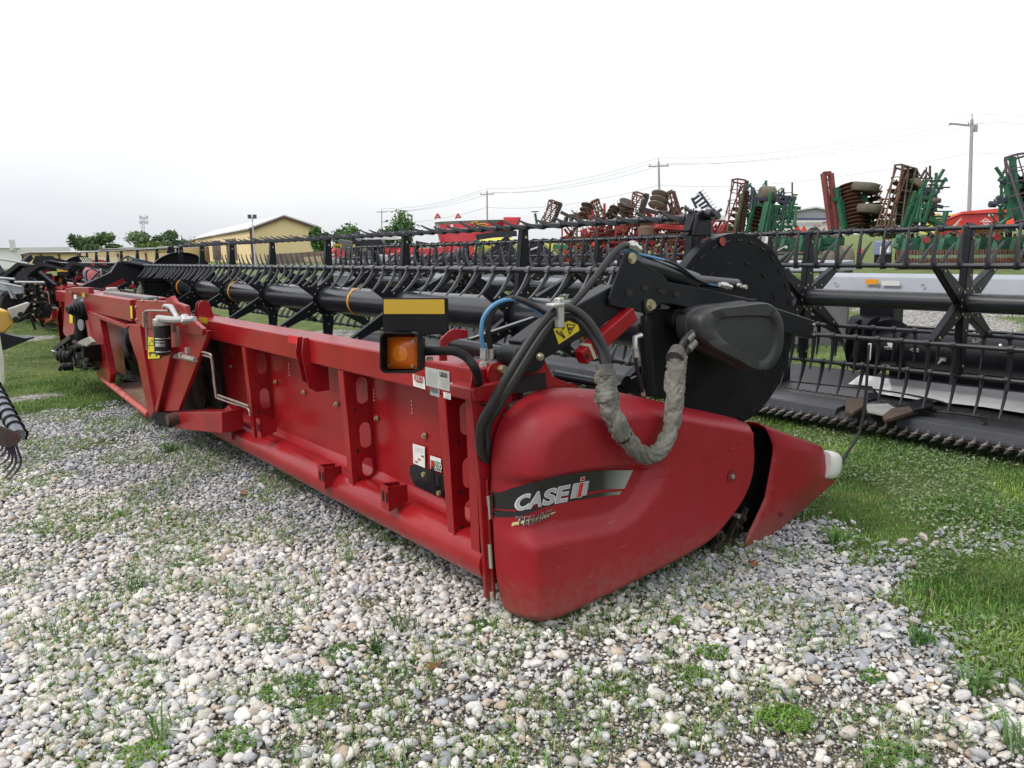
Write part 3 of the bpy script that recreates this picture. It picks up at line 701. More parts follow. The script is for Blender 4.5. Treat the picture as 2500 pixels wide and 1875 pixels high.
def make_reel(par, C_, R_, angs, y0, y1, sgn, spy, tubeR, tines_detail, sp=.17, prefix='', tmat=TINE, tl=.2, batr=.017, tdir=None, hw=.017):
    b = MB(); b.cyl((C_.x, y0, C_.z), (C_.x, y1, C_.z), tubeR, 32); tb = b.build('reel_tube', TUBE, par)
    ndet = 0
    for a in angs:
        ar = D2R(a); ca, sa = math.cos(ar)*sgn, math.sin(ar); bx_, bz = C_.x+R_*ca, C_.z+R_*sa
        b = MB(); b.cyl((bx_, y0+.02, bz), (bx_, y1-.02, bz), batr, 10); bat = b.build('reel_bat', TUBE, par)
        # tangent direction
        tx, tz = -math.sin(ar)*sgn, math.cos(ar)
        ex, ez = (tx-.12*ca, tz-.12*sa) if not tdir else tdir[a]
        n_ = int((y1-y0-.1)/sp); rest = MB()
        for i in range(n_):
            y = y0+.08+i*sp+random.uniform(-.008, .008); jx = random.gauss(0, .045); jz = random.gauss(0, .03)
            if random.random() < .015: continue
            if a in tines_detail and i < tines_detail[a]:
                q = MB(); tine_geo(q, bx_, y, bz, ex+jx, ez+jz, tl, hw=hw); q.build('tine', tmat, bat); ndet += 1
            else: tine_geo(rest, bx_, y, bz, ex+jx, ez+jz, tl, hw=hw)
        if rest.v: tag(rest.build('tines', tmat, bat), kind='stuff')
    for y in spy:
        b = MB()
        for a in angs:
            ar = D2R(a); ca, sa = math.cos(ar)*sgn, math.sin(ar); d = Vector((ca, 0, sa)); nn_ = Vector((-sa, 0, ca))
            c0 = Vector((C_.x, y, C_.z)); r0, r1 = tubeR*.9, R_-.01
            # folded flat arm: web + flange
            b.prism([c0+d*r0+nn_*.055, c0+d*r1+nn_*.022, c0+d*r1-nn_*.022, c0+d*r0-nn_*.055], (0, .006, 0))
            b.prism([c0+d*r0+nn_*.055, c0+d*r1+nn_*.022, c0+d*r1+nn_*.018, c0+d*r0+nn_*.051], (0, .05, 0))
            b.prism([c0+d*r0-nn_*.055, c0+d*r1-nn_*.022, c0+d*r1-nn_*.018, c0+d*r0-nn_*.051], (0, .05, 0))
        b.prism([Vector((C_.x+(tubeR+.045)*math.cos(2*math.pi*i/24), y-.004, C_.z+(tubeR+.045)*math.sin(2*math.pi*i/24))) for i in range(24)], (0, .008, 0))
        b.mi = 1
        for a in angs:
            ar = D2R(a); ca, sa = math.cos(ar)*sgn, math.sin(ar)
            for rr_, off in ((tubeR+.03, .03), (tubeR+.03, -.03), (tubeR+.12, 0)):
                p = Vector((C_.x+ca*rr_-sa*off, y-.008, C_.z+sa*rr_+ca*off)); b.cyl(p, p+Vector((0, .006, 0)), .008, 7)
            p = Vector((C_.x+ca*(R_-.07), y-.008, C_.z+sa*(R_-.07))); b.cyl(p, p+Vector((0, .006, 0)), .01, 7)
        b.build('spider', [BLACK, BOLT], par)
    return tb
RANG = [86, 146, 206, 266, 326, 26]
SPY = [.34, 1.80, 3.38, 4.88, 6.33, 7.68, 8.9, 9.9]
make_reel(H, RC, RR, RANG, .18, 10.05, 1, SPY, .125, {146: 50, 86: 50})
b = MB()
for y in (1.12, 4.22, 7.5, 9.75): b.tube([(RC.x, y-.014, RC.z), (RC.x, y+.014, RC.z)], .1285, 32)
b.build('reel_ring', RING, H)
# black end discs
def end_disc(y, flip):
    outer = [(RC.x+.05+.53*math.cos(2*math.pi*i/48), .965+.505*math.sin(2*math.pi*i/48)) for i in range(48)]
    b = MB(); b.prism([(p[0], y-.003, p[1]) for p in outer], (0, .006, 0)); b.mi = 1
    for i in range(30):
        a = 2*math.pi*i/30+.05
        for rr_ in (.47,) if i % 2 else (.47, .36): c = Vector((RC.x+.05+rr_*1.05*math.cos(a), y-flip*.006, .965+rr_*math.sin(a))); b.box(c, (.042, .004, .006), Matrix.Rotation(-(a+math.pi/2), 3, 'Y'))
    o = b.build('reel_end_disc', [BLACKM, TUBE], H)
    b = MB(); rim = [Vector((p[0], y+flip*.0, p[1])) for p in outer]; b2 = [Vector((p.x, y+flip*.055, p.z)) for p in rim]; k = len(rim)
    b.add(rim+b2, [(i, (i+1) % k, k+(i+1) % k, k+i) for i in range(k)]); b.build('rim', BLACK, o)
    return o
DISC = end_disc(.10, 1); end_disc(10.12, -1)
c = at(*z1(1508, 98), 1, .09); b = MB(); b.lathe([(0, .022), (.004, .022)], c, (0, -1, 0), 18); b.build('badge', mat('badge_red', (.25, .03, .02), .5, var=.6, vscale=60), DISC)
# end crank that rises above the disc
b = MB(); b.prism(pxY([r5(398, 720), r5(440, 580), r5(462, 585), r5(455, 720)], .22), (0, .05, 0)); b.prism(pxY([r5(432, 722), r5(452, 600), r5(480, 580), r5(512, 590), r5(530, 625), r5(525, 722)], .15), (0, .02, 0)); b.build('bat_crank', BLACK, H, bevel=.006)
b = MB(); c = at(*r5(500, 605), 1, .15); b.cyl(c, c+Vector((0, -.04, 0)), .028, 14); b.cyl(c, c+Vector((.0, -.06, -.0)), .014, 8); b.build('crank_hub', TUBE, H)
b = MB(); b.tube(smooth_path([at(*r5(x, y), 1, .2) for x, y in ((300, 700), (390, 695), (440, 682), (490, 690))]), .006, 6); b.build('brake_line', BLACKM, H)
b = MB(); b.cyl(at(*z1(1845, 155), 1, .1), at(*z1(1890, 130), 1, -.04), .008, 8); b.build('pin', STEEL, H)
# ---- near arm that carries the reel
AY = -.05
b = MB(); b.prism(pxY([z1(*p) for p in ((300, 700), (480, 570), (600, 500), (865, 355), (935, 510), (740, 625), (560, 735), (450, 800), (405, 800), (330, 760))], AY), (0, .09, 0)); b.build('rear_arm', BLACK, H, bevel=.006)
hub = [z1(350+95*math.cos(2*math.pi*i/28), 800+88*math.sin(2*math.pi*i/28)) for i in range(28)]
b = MB(); b.prism(pxY(hub, AY-.012), (0, .114, 0)); b.build('arm_pivot', BLACK, H, bevel=.003)
hub = [z1(352+27*math.cos(2*math.pi*i/20), 800+30*math.sin(2*math.pi*i/20)) for i in range(20)]
b = MB(); b.prism(pxY(hub, AY-.014), (0, .004, 0)); b.build('pivot_bore', HOLE, H)
b = MB(); c = at(*z1(427, 792), 1, AY-.03); b.lathe([(0, .004), (.003, .013), (.012, .017), (.03, .017)], c, (0, 1, 0), 16)
for q in ((275, 800),): c = at(*z1(*q), 1, AY-.02); b.cyl(c, c+Vector((0, .02, 0)), .010, 8)
build_each(b, 'pivot_bolt', BOLT, H)
b = MB(); b.prism(pxY([z1(*p) for p in ((930, 165), (985, 160), (1000, 205), (1110, 270), (1165, 310), (1185, 340), (1345, 370), (1340, 500), (1200, 472), (1140, 470), (1085, 530), (1045, 530), (835, 480), (828, 440), (920, 190))], AY-.02), (0, .012, 0)); BP = b.build('arm_bracket', BLACK, H, bevel=.003)
b = MB(); b.prism(pxY([z1(*p) for p in ((930, 165), (985, 160), (1000, 205), (1110, 270), (1165, 310), (1185, 340), (1345, 370), (1340, 500), (1200, 472), (1140, 470), (1085, 530), (1045, 530), (835, 480), (828, 440), (920, 190))], AY+.085), (0, .012, 0)); b.build('arm_bracket', BLACK, H, bevel=.003)
for (x, y, w_, h_) in ((950, 400, 24, 30), (1045, 370, 24, 24), (1145, 390, 24, 24), (1235, 410, 22, 24)):
    b = MB(); pts = [z1(x+w_*math.cos(2*math.pi*i/20), y+h_*math.sin(2*math.pi*i/20)) for i in range(20)]
    b.prism(pxY(pts, AY-.0225), (0, .002, 0)); o = b.build('round_hole', HOLE, BP)
    b = MB(); pts2 = [z1(x+4+(w_-5)*math.cos(2*math.pi*i/20), y+8+(h_-9)*math.sin(2*math.pi*i/20)) for i in range(20)]; b.prism(pxY(pts2, AY-.0235), (0, .001, 0)); b.build('hole_lip', TUBE, BP)
b = MB(); c = at(*z1(965, 197), 1, AY-.02); b.cyl(c, c+Vector((0, -.012, 0)), .018, 6); b.cyl(c, c+Vector((0, -.004, 0)), .024, 14)
c = at(*z1(1065, 478), 1, AY-.02); b.cyl(c, c+Vector((0, -.03, 0)), .018, 6); b.cyl(c, c+Vector((0, -.012, 0)), .026, 14); build_each(b, 'bracket_bolts', BOLT, H)
b = MB(); b.prism(pxY([z1(*p) for p in ((1040, 450), (1090, 450), (1090, 500), (1050, 540), (1040, 500))], AY-.03), (0, .01, 0)); b.cyl(at(*z1(1045, 540), 1, AY-.02), at(*z1(1045, 580), 1, AY-.02), .01, 8); b.build('cylinder_clevis', TUBE, H)
b = MB(); b.prism(pxY([z1(*p) for p in ((1185, 345), (1355, 368), (1640, 432), (2065, 572), (2052, 682), (1345, 520), (1190, 470))], AY), (0, .07, 0)); b.build('front_arm', BLACK, H, bevel=.006)
b = MB()
for q in ((2052, 595), (2050, 655)): c = at(*z1(*q), 1, AY-.002); b.cyl(c, c+Vector((0, -.012, 0)), .007, 8)
build_each(b, 'arm_end_bolts', STEEL, H)
b = MB(); b.tube([at(*z1(985, 225), 1, -.02), at(*z1(1120, 262), 1, -.02), at(*z1(1340, 335), 1, -.02)], .042, 20); b.tube([at(*z1(1340, 330), 1, -.02), at(*z1(1590, 352), 1, -.02)], .027, 16); b.build('lift_cylinder', TUBE, H)
b = MB(); 
for q in ((1600, 360), (1632, 370)): c = at(*z1(*q), 1, -.05); b.cyl(c, c+Vector((0, -.02, 0)), .011, 8)
build_each(b, 'cylinder_pins', STEEL, H)
# belt cover: rounded triangle with recessed face
cov = [(1400, 690), (1385, 620), (1392, 555), (1430, 515), (1500, 492), (1620, 478), (1760, 462), (1815, 478), (1860, 525), (1885, 590), (1887, 700), (1862, 800), (1812, 860), (1755, 875), (1690, 862), (1600, 812), (1470, 745)]
inn = [(1480, 640), (1480, 590), (1520, 558), (1620, 545), (1765, 545), (1815, 562), (1836, 620), (1832, 730), (1796, 800), (1750, 822), (1700, 800), (1560, 720)]
P0 = dense([(p.x, p.z) for p in pxY([z1(*a) for a in cov], -.20)], 90); c0 = sum((p for p in P0), Vector())/90
P1 = dense([(p.x, p.z) for p in pxY([z1(*a) for a in inn], -.20)], 90)
# align the two loops by angle
def ang_sort(P, c): return [c+ (lambda d: d)(p-c) for p in sorted(P, key=lambda p: math.atan2(p.z-c.z, p.x-c.x))]
P0 = ang_sort(P0, c0); P1 = ang_sort(P1, c0); loops = []
for (f, y) in ((1.03, -.06), (1.03, -.115), (1.02, -.117), (1.0, -.12), (1.0, -.175), (.985, -.192), (.95, -.2)): loops.append([Vector((c0.x+(p.x-c0.x)*f, y, c0.z+(p.z-c0.z)*f)) for p in P0])
for (f, y) in ((1.03, -.2), (1.0, -.197), (.95, -.184), (.5, -.184), (.02, -.184)): loops.append([Vector((c0.x+(p.x-c0.x)*f, y, c0.z+(p.z-c0.z)*f)) for p in P1])
b = MB(); vs = [q for l in loops for q in l]; b.add(vs, [(k*90+i, k*90+(i+1) % 90, (k+1)*90+(i+1) % 90, (k+1)*90+i) for k in range(len(loops)-1) for i in range(90)])
BC = b.build('belt_cover', mat('grey_plastic_cover', (.022, .0225, .024), .5, var=.1, bump=.2, bscale=260, dust=.1, dustcol=(.15, .15, .15)), H, ang=45)
b = MB()
for q in ((1470, 488), (1675, 452)): c = at(*z1(*q), 1, -.12); b.box(c, (.045, .04, .016))
b.build('cover_latch', BLACK, BC, bevel=.003)
b = MB(); b.prism(pxY([z1(*p) for p in ((1275, 512), (1330, 505), (1345, 520), (1345, 740), (1320, 640), (1330, 530), (1275, 525))], -.1), (0, .03, 0)); b.build('cover_bracket', BLACK, H)
b = MB(); b.prism(pxY([z1(*p) for p in ((1090, 500), (1345, 510), (1400, 700), (1350, 900), (1160, 1040), (1080, 1010))], .0), (0, .06, 0)); b.build('motor_mount', BLACKM, H)
b = MB(); c = at(*z1(1200, 560), 1, .0); b.lathe([(0, .05), (.05, .05), (.06, .03)], c, (0, -1, 0), 18); b.build('reel_motor', BLACKM, H)
b = MB(); c = at(*z1(1275, 562), 1, -.05); b.cyl(c, c+Vector((-.035, -.01, 0)), .010, 6); b.build('hex_stud', BOLT, H)
# vertical cylinder with slim hose and silver elbows
b = MB(); b.cyl(at(*z1(1040, 590), 1, -.04), at(*z1(1075, 1010), 1, -.04), .030, 18); b.cyl(at(*z1(1042, 545), 1, -.04), at(*z1(1044, 590), 1, -.04), .02, 12); b.build('height_cylinder', BLACK, H)
b = MB(); b.tube(smooth_path([at(*z1(*p), 1, -.09) for p in ((985, 780), (1000, 880), (1030, 1000))]), .009, 8); b.build('slim_hose', RUB, H)
b = MB(); b.tube([at(*z1(*p), 1, -.09) for p in ((1020, 660), (985, 672), (985, 740))], .012, 10); b.tube([at(*z1(985, 735), 1, -.09), at(*z1(990, 790), 1, -.09)], .016, 6); b.tube([at(*z1(1030, 990), 1, -.09), at(*z1(1034, 1020), 1, -.09)], .010, 6); b.build('hose_elbow', STEEL, H)
# red lock strut
b = MB(); A_ = at(*z1(960, 530), 1, -.075); B_ = at(*z1(655, 795), 1, -.075); 
b.bar(A_, B_, .055, .062); ls = b.build('lock_strut', RED, H, bevel=.004)
b = MB(); dd = (B_-A_).normalized(); b.bar(B_-dd*.055, B_-dd*.04, .06, .068); b.build('clip', HINGE, ls)
b = MB(); c = B_-dd*.014; b.cyl(c+Vector((0, -.0285, 0)), c+Vector((0, -.03, 0)), .012, 12); b.build('pin_hole', HOLE, ls)
# yellow pictogram decal
dp = [z7(*p) for p in ((1170, 575), (1375, 460), (1500, 515), (1520, 590), (1240, 778))]
YD = dec(dp, AY-.004, DECY, 'warning_decal', ax=1, th=.002)
def zp(l, mt, lift=.006, name='pictogram'):
    b = MB(); b.add(pxY([z7(*p) for p in l], AY-lift), [tuple(range(len(l)))]); b.build(name, mt, YD, smooth=False)
zp([(1342, 502), (1470, 512), (1388, 656)], DECK); zp([(1362, 518), (1446, 524), (1390, 622)], DECY, .007)
zp([(1378, 545), (1395, 540), (1398, 560), (1425, 535), (1430, 548), (1408, 572), (1420, 590), (1408, 595), (1395, 580), (1382, 588)], DECK, .008)
zp([(1200, 600), (1225, 590), (1240, 620), (1330, 690), (1318, 700), (1225, 632)], DECK); zp([(1255, 605), (1270, 595), (1330, 680), (1325, 695)], DECK)
zp([(1278, 575), (1300, 555), (1320, 545), (1325, 560), (1305, 568), (1300, 585)], DECK)
# ---- hoses and canvas sleeve
def hose(name, pts, Y, r, mt, n=10, zf=z1, par=None):
    P = [at(*zf(x, y), 1, Y[i] if isinstance(Y, list) else Y) for i, (x, y) in enumerate(pts)]
    b = MB(); b.tube(smooth_path(P, 8), r, n); return b.build(name, mt, par or H, ang=80)
hose('hose', [(82, 1405), (55, 1330), (58, 1200), (130, 1060), (250, 850), (400, 620), (500, 520), (590, 497), (690, 560), (760, 660), (805, 760), (822, 840)], [-.01, -.03, -.05, -.09, -.12, -.14, -.15, -.16, -.2, -.23, -.25, -.26], .0165, RUB)
hose('hose', [(90, 1415), (95, 1330), (100, 1200), (165, 1090), (290, 880), (430, 660), (520, 565), (590, 545), (660, 580), (730, 670), (780, 760), (800, 840)], [-.0, -.02, -.03, -.07, -.10, -.12, -.13, -.14, -.18, -.21, -.24, -.26], .0165, RUB)
hose('hose', [(75, 745), (62, 640), (80, 545), (150, 470), (250, 443), (340, 475), (450, 550)], [.05, .04, .03, .01, -.01, -.04, -.08], .009, BLUE, 8)
hose('hose', [(118, 750), (103, 650), (118, 545), (175, 465), (255, 438), (345, 465), (470, 540)], [.05, .04, .03, .01, -.01, -.05, -.09], .0115, RUB, 8)
hose('hose', [(520, 560), (600, 480), (700, 370), (800, 240), (860, 165), (910, 125), (945, 118)], [-.08, -.08, -.08, -.07, -.06, -.05, -.04], .0145, RUB, 8)
hose('hose', [(860, 175), (930, 152), (1030, 178), (1200, 225), (1350, 320), (1430, 352), (1490, 362)], [-.03, -.04, -.05, -.06, -.06, -.06, -.06], .006, BLUE, 6)
hose('hose', [(1000, 165), (1100, 195), (1240, 240), (1350, 320), (1430, 350), (1500, 360)], [-.04, -.05, -.07, -.07, -.06, -.06], .006, RUB, 6)
b = MB()
b.cyl(at(*z1(945, 118), 1, -.05), at(*z1(1010, 145), 1, -.05), .017, 6); b.cyl(at(*z1(960, 118), 1, -.05), at(*z1(985, 130), 1, -.05), .022, 6); b.cyl(at(*z1(1490, 355), 1, -.07), at(*z1(1560, 372), 1, -.07), .012, 6); b.cyl(at(*z1(1510, 358), 1, -.07), at(*z1(1535, 366), 1, -.07), .017, 6)
for x in (75, 118):
    b.cyl(at(*z1(x, 740), 1, .05), at(*z1(x, 800), 1, .05), .014, 8); b.cyl(at(*z1(x, 800), 1, .05), at(*z1(x, 830), 1, .05), .010, 8); b.cyl(at(*z1(x, 820), 1, .05), at(*z1(x+2, 850), 1, .05), .018, 6); b.cyl(at(*z1(x, 850), 1, .05), at(*z1(x+2, 890), 1, .05), .013, 8)
build_each(b, 'hose_fittings', STEEL, H)
b = MB(); b.box(at(*z1(530, 525), 1, -.165), (.028, .03, .115)); b.box(at(*z1(505, 478), 1, -.165), (.06, .045, .014)); b.build('hose_clamp', STEEL, H, bevel=.004)
# sleeve
sp0 = [(800, 850), (808, 930), (815, 1010), (835, 1090), (870, 1180), (915, 1260), (975, 1330), (1055, 1385), (1130, 1350), (1185, 1260), (1210, 1150), (1220, 1040), (1225, 940), (1235, 850), (1245, 770)]
SY = [-.27, -.28, -.29, -.30, -.31, -.31, -.31, -.31, -.31, -.30, -.29, -.28, -.26, -.24, -.22]
P = smooth_path([at(*z1(x, y), 1, SY[i]) for i, (x, y) in enumerate(sp0)], 16); n_ = 40; vs = []; nrm = None
for i, p in enumerate(P):
    t = (P[min(i+1, len(P)-1)]-P[max(i-1, 0)]).normalized()
    if nrm is None: nrm = t.cross(Vector((0, 1, 0)))
    nrm = (nrm-t*nrm.dot(t)).normalized(); bn = t.cross(nrm); s_ = i/len(P)
    base = .031+.004*math.sin(s_*9) if 3 < i < len(P)-3 else .032
    for j in range(n_):
        a = 2*math.pi*j/n_; cs, sn = math.cos(a), math.sin(a)
        q_ = abs(noise.noise(Vector((s_*17+cs*.9, sn*1.2+2, cs*1.2+s_*8)))); w1 = .009-.030*max(0, .30-q_)+noise.noise(Vector((s_*12, cs, sn)))*.006
        w1 -= .008*max(0, .22-abs(noise.noise(Vector((s_*36+sn*1.4, cs*1.8, sn*1.8)))))*3
        k = .0 if i < 4 or i > len(P)-5 else 1
        if 30 < i < 40: w1 += .012*max(0, -math.cos(a))
        vs.append(p+(nrm*cs+bn*sn)*(base+w1*k))
b = MB(); b.add(vs, [(i*n_+j, i*n_+(j+1) % n_, (i+1)*n_+(j+1) % n_, (i+1)*n_+j) for i in range(len(P)-1) for j in range(n_)]); SL = b.build('hose_sleeve', CANV, H, ang=180)
b = MB(); b.tube([at(*z1(800, 835), 1, -.27), at(*z1(806, 905), 1, -.28)], [.032, .038], 20); b.tube([at(*z1(1222, 800), 1, -.24), at(*z1(1240, 745), 1, -.22)], [.039, .031], 20); build_each(b, 'sleeve_cuff', mat('worn_cuff', (.075, .07, .065), .8, var=.4, vscale=30, bump=.4), SL)
b = MB(); k_ = int(len(P)*.36); b.tube([P[k_]-(P[k_+1]-P[k_]).normalized()*.006, P[k_]+(P[k_+1]-P[k_]).normalized()*.006], .037, 18); b.build('tie', RUB, SL)
hose('hose', [(1250, 770), (1275, 700), (1330, 640)], -.2, .016, RUB); hose('hose', [(1270, 790), (1300, 740), (1345, 710)], -.2, .016, RUB)
b = MB(); b.cyl(at(*z1(1290, 690), 1, -.2), at(*z1(1325, 655), 1, -.2), .02, 10); b.cyl(at(*z1(1300, 745), 1, -.2), at(*z1(1340, 700), 1, -.2), .02, 10); build_each(b, 'hose_fittings', mat('tarnished_steel', (.2, .2, .18), .45, metal=.5, var=.3), H)
# black plates inside, under the arm
b = MB(); b.prism(pxY([z1(*p) for p in ((0, 680), (385, 550), (400, 560), (0, 700))], .35), (0, .03, 0)); b.build('reel_brace', TUBE, H)
b = MB(); b.prism(pxY([z1(*p) for p in ((880, 960), (1000, 905), (1080, 905), (1080, 1010), (900, 1010))], .05), (0, .02, 0)); c = at(*z1(925, 940), 1, .045); b.cyl(c, c+Vector((0, -.01, 0)), .03, 12); b.build('side_linkage', BLACK, H)
b = MB(); b.cyl(at(*z1(495, 895), 1, .3), at(*z1(1000, 990), 1, .1), .022, 12); b.build('cross_pipe', TUBE, H)
# ---- warning lamp on its bent pipe
LN = Vector((-.86, -.51, 0)).normalized(); LU = Vector((-LN.y, LN.x, 0)) * -1; LU = Vector((.51, -.86, 0)).normalized(); LQ = at(1000, 845, 1, .03)
def lp(x, y, o=0): return atp(*z2(x, y), LQ+LN*o, LN)
b = MB(); b.tube(smooth_path([lp(1330, 575, -.03), lp(1470, 572, -.03), lp(1560, 578, -.03), lp(1640, 625, -.03), lp(1695, 710, -.02), at(*z2(1712, 800), 1, .02), at(*z2(1712, 840), 1, .03)], 8), .0165, 14); LA = b.build('lamp_arm', BLACKM, H, ang=80)
b = MB(); b.prism([lp(*p) for p in ((1060, 215), (1497, 215), (1503, 435), (1485, 452), (1330, 470), (1270, 440), (1062, 440))], LN*-.012); PL = b.build('lamp_plate', BLACKM, H, bevel=.003)
b = MB(); b.prism([lp(x, y, .001) for x, y in ((1070, 224), (1480, 224), (1482, 322), (1072, 322))], LN*.0015); b.build('reflective_strip', REFL, PL, smooth=False)
def rrect(x0, y0, x1, y1, r, o):
    P = []
    for (cx, cy, a0) in ((x1-r, y0+r, -90), (x1-r, y1-r, 0), (x0+r, y1-r, 90), (x0+r, y0+r, 180)):
        for k in range(6): a = D2R(a0+18*k); P.append(lp(cx+r*math.cos(a), cy+r*math.sin(a), o))
    return P
Lo = [rrect(1130, 478, 1345, 698, 42, -.07), rrect(1108, 462, 1352, 706, 40, -.03), rrect(1042, 446, 1304, 723, 44, .085), rrect(1050, 455, 1297, 714, 40, .085), rrect(1086, 470, 1302, 698, 38, -.01), rrect(1100, 488, 1284, 684, 30, -.012)]
b = MB(); k = len(Lo[0]); b.add([q for l in Lo for q in l], [(s_*k+i, s_*k+(i+1) % k, (s_+1)*k+(i+1) % k, (s_+1)*k+i) for s_ in range(len(Lo)-1) for i in range(k)]+[tuple(range(k))]); HS = b.build('lamp_housing', BLACKM, H, ang=40)
AMB = bpy.data.materials.new('amber_lens'); AMB.use_nodes = True; N = AMB.node_tree.nodes; K = AMB.node_tree.links.new; pb = N['Principled BSDF']
pb.inputs['Base Color'].default_value = (.80, .17, .012, 1); pb.inputs['Roughness'].default_value = .2; pb.inputs['Transmission Weight'].default_value = .0; pb.inputs['Subsurface Weight'].default_value = .25
pb.inputs['Subsurface Radius'].default_value = (.03, .01, .002); pb.inputs['Coat Weight'].default_value = .5
# prismatic lens: grid of small pyramids
b = MB(); vs = []; fs = []; G = 20; A4 = [lp(1094, 476, -.004), lp(1297, 476, -.004), lp(1297, 692, -.004), lp(1094, 692, -.004)]
for i in range(G+1):
    for j in range(G+1):
        u, v_ = i/G, j/G; p = (A4[0]*(1-u)+A4[1]*u)*(1-v_)+(A4[3]*(1-u)+A4[2]*u)*v_
        dome = .014*(1-(2*u-1)**4)*(1-(2*v_-1)**4); vs.append(p+LN*(dome+(.004 if (i+j) % 2 else 0)))
fs = [(i*(G+1)+j, i*(G+1)+j+1, (i+1)*(G+1)+j+1, (i+1)*(G+1)+j) for i in range(G) for j in range(G)]
b.add(vs, fs); b.build('lens', AMB, HS, ang=10)
b = MB(); c = lp(1188, 588, .004); b.lathe([(0, .034), (.010, .032), (.013, .022), (.012, .012), (.016, .0)], c, LN, 24); b.build('bulb_reflector', mat('lamp_inner', (.88, .24, .02), .25, coat=.5), HS)
b = MB()
for q in ((1112, 490), (1275, 500), (1112, 665), (1270, 672)): c = lp(*q, .002); b.cyl(c, c+LN*.008, .006, 8)
for q in ((1325, 525), (1365, 625)): c = lp(*q, -.02); b.cyl(c, c+LU*.02, .009, 6)
build_each(b, 'lamp_screws', BOLT, HS)
# ---- feeder-house side: frame, opening, gussets, filter
XB = -.15
def fx(l, X, th=.02, name='frame_plate', mt=RED, bev=.004, zf=z5, par=None, dirx=1):
    b = MB(); b.prism(pxX([zf(*p) for p in l], X), (th*dirx, 0, 0)); return b.build(name, mt, par or H, bevel=bev)
fx([(1045, 590), (1060, 578), (1280, 585), (1320, 545), (1345, 590), (1430, 622), (1440, 690), (1560, 800), (1560, 850), (1110, 790), (1050, 760)], XB-.01, .03, 'top_plate')
fx([(1075, 770), (1600, 815), (1590, 870), (1375, 1432), (1190, 1440), (1160, 1300), (1110, 1000)], XB+.01, .03, 'gusset_plate')
b = MB(); b.bar(at(*z5(1340, 960), 0, XB-.01), at(*z5(1225, 1430), 0, XB-.01), .05, .05, (1, 0, 0)); b.build('gusset_fold', RED, H, bevel=.004)
fx([(980, 760), (1075, 770), (1110, 1000), (1190, 1440), (1150, 1480), (1060, 1050), (1000, 880)], XB-.02, .06, 'upright')
fx([(668, 660), (760, 690), (800, 900), (850, 1150), (745, 1130), (710, 900)], XB-.02, .06, 'upright')
fx([(738, 1120), (850, 1148), (845, 1215), (800, 1225), (760, 1180)], XB-.02, .05, 'upright_foot')
fx([(755, 690), (985, 775), (975, 800), (735, 712)], XB-.03, .06, 'lower_rail', bev=.003)
b = MB(); b.box((.25, 5.9, .52), (.02, 2.2, .8)); b.box((.1, 5.0, .5), (.35, .03, .7)); b.build('opening_liner', mat('dark_red', (.045, .003, .004), .6, var=.3), H)  # liner red darkened to stand in for shade inside the feeder opening
b = MB(); b.cyl(at(*z5(800, 1185), 0, XB), at(*z5(1150, 1460), 0, XB), .03, 16); b.build('lower_rod', mat('worn_red', (.38, .05, .04), .5, var=.3, vscale=12, dust=.5, dustcol=(.5, .28, .24), scratch=.5), H)
b = MB(); b.prism([(XB+.03, 4.9, .08), (.35, 4.9, .12), (.35, 6.3, .16), (XB+.03, 6.3, .16)], (0, 0, .01)); b.build('floor_plate', mat('rusty_floor', (.20, .12, .08), .7, var=.4, vscale=10), H)
fx([(1320, 1440), (1710, 1440), (1715, 1605), (1350, 1570)], XB+.02, .14, 'lower_beam')
fx([(1705, 1440), (1760, 1385), (1790, 1440), (1830, 1530), (1780, 1560), (1790, 1659), (1712, 1610)], -.03, .05, 'lower_gusset')
b = MB(); c = at(*z5(1290, 1500), 0, XB-.06); b.lathe([(0, .022), (0, .045), (.09, .045), (.09, .022)], c, (1, 0, 0), 24); b.build('tow_hook_tube', mat('rust_dark', (.07, .035, .028), .6, var=.5, vscale=20), H)
fx([(1180, 1430), (1290, 1455), (1330, 1480), (1300, 1560), (1200, 1540)], XB-.02, .05, 'hook_bracket_plate', BLACKM)
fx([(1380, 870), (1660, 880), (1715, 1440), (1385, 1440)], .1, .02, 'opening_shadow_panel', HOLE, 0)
b = MB(); 
for (x, y, r_) in ((1530, 1250, .2), (1500, 1000, .08)): c = at(*z5(x, y), 0, .07); b.lathe([(0, r_*.9), (.02, r_), (.08, r_)], c, (1, 0, 0), 22)
b.build('drive_parts', BLACK, H)
# far end plate and driveline in the opening
fx([(505, 488), (560, 478), (680, 480), (690, 560), (600, 600), (560, 900), (500, 850), (485, 820)], XB, .05, 'side_plate', bev=.006)
c = at(*z5(605, 645), 0, XB-.05); b = MB(); b.lathe([(-.12, .035), (-.10, .05), (-.085, .045), (-.07, .065), (-.055, .06), (-.04, .085), (-.03, .08), (-.01, .11), (0, .10), (.03, .13), (.08, .13)], c, Vector((1, .35, 0)), 26)
b.lathe([(0, .05), (.35, .07)], c+Vector((0, 0, -.05)), (0, .1, -1), 16); b.build('driveline_boot', BLACK, H)
b = MB(); b.prism(pxX([z5(*p) for p in ((405, 975), (430, 955), (505, 880), (560, 905), (640, 930), (650, 1060), (600, 1100), (520, 1078), (430, 1040))], XB-.18), (.2, 0, 0)); c = at(*z5(500, 1010), 0, XB-.2)
for k_, (dy_, dz_, rr_) in enumerate(((0, 0, .09), (-.22, .02, .07), (.25, -.02, .06), (-.1, -.1, .05))): b.lathe([(-.05, rr_*.6), (-.04, rr_), (.03, rr_), (.05, rr_*1.2)], c+Vector((0, dy_, dz_)), (1, -.3, 0), 18)
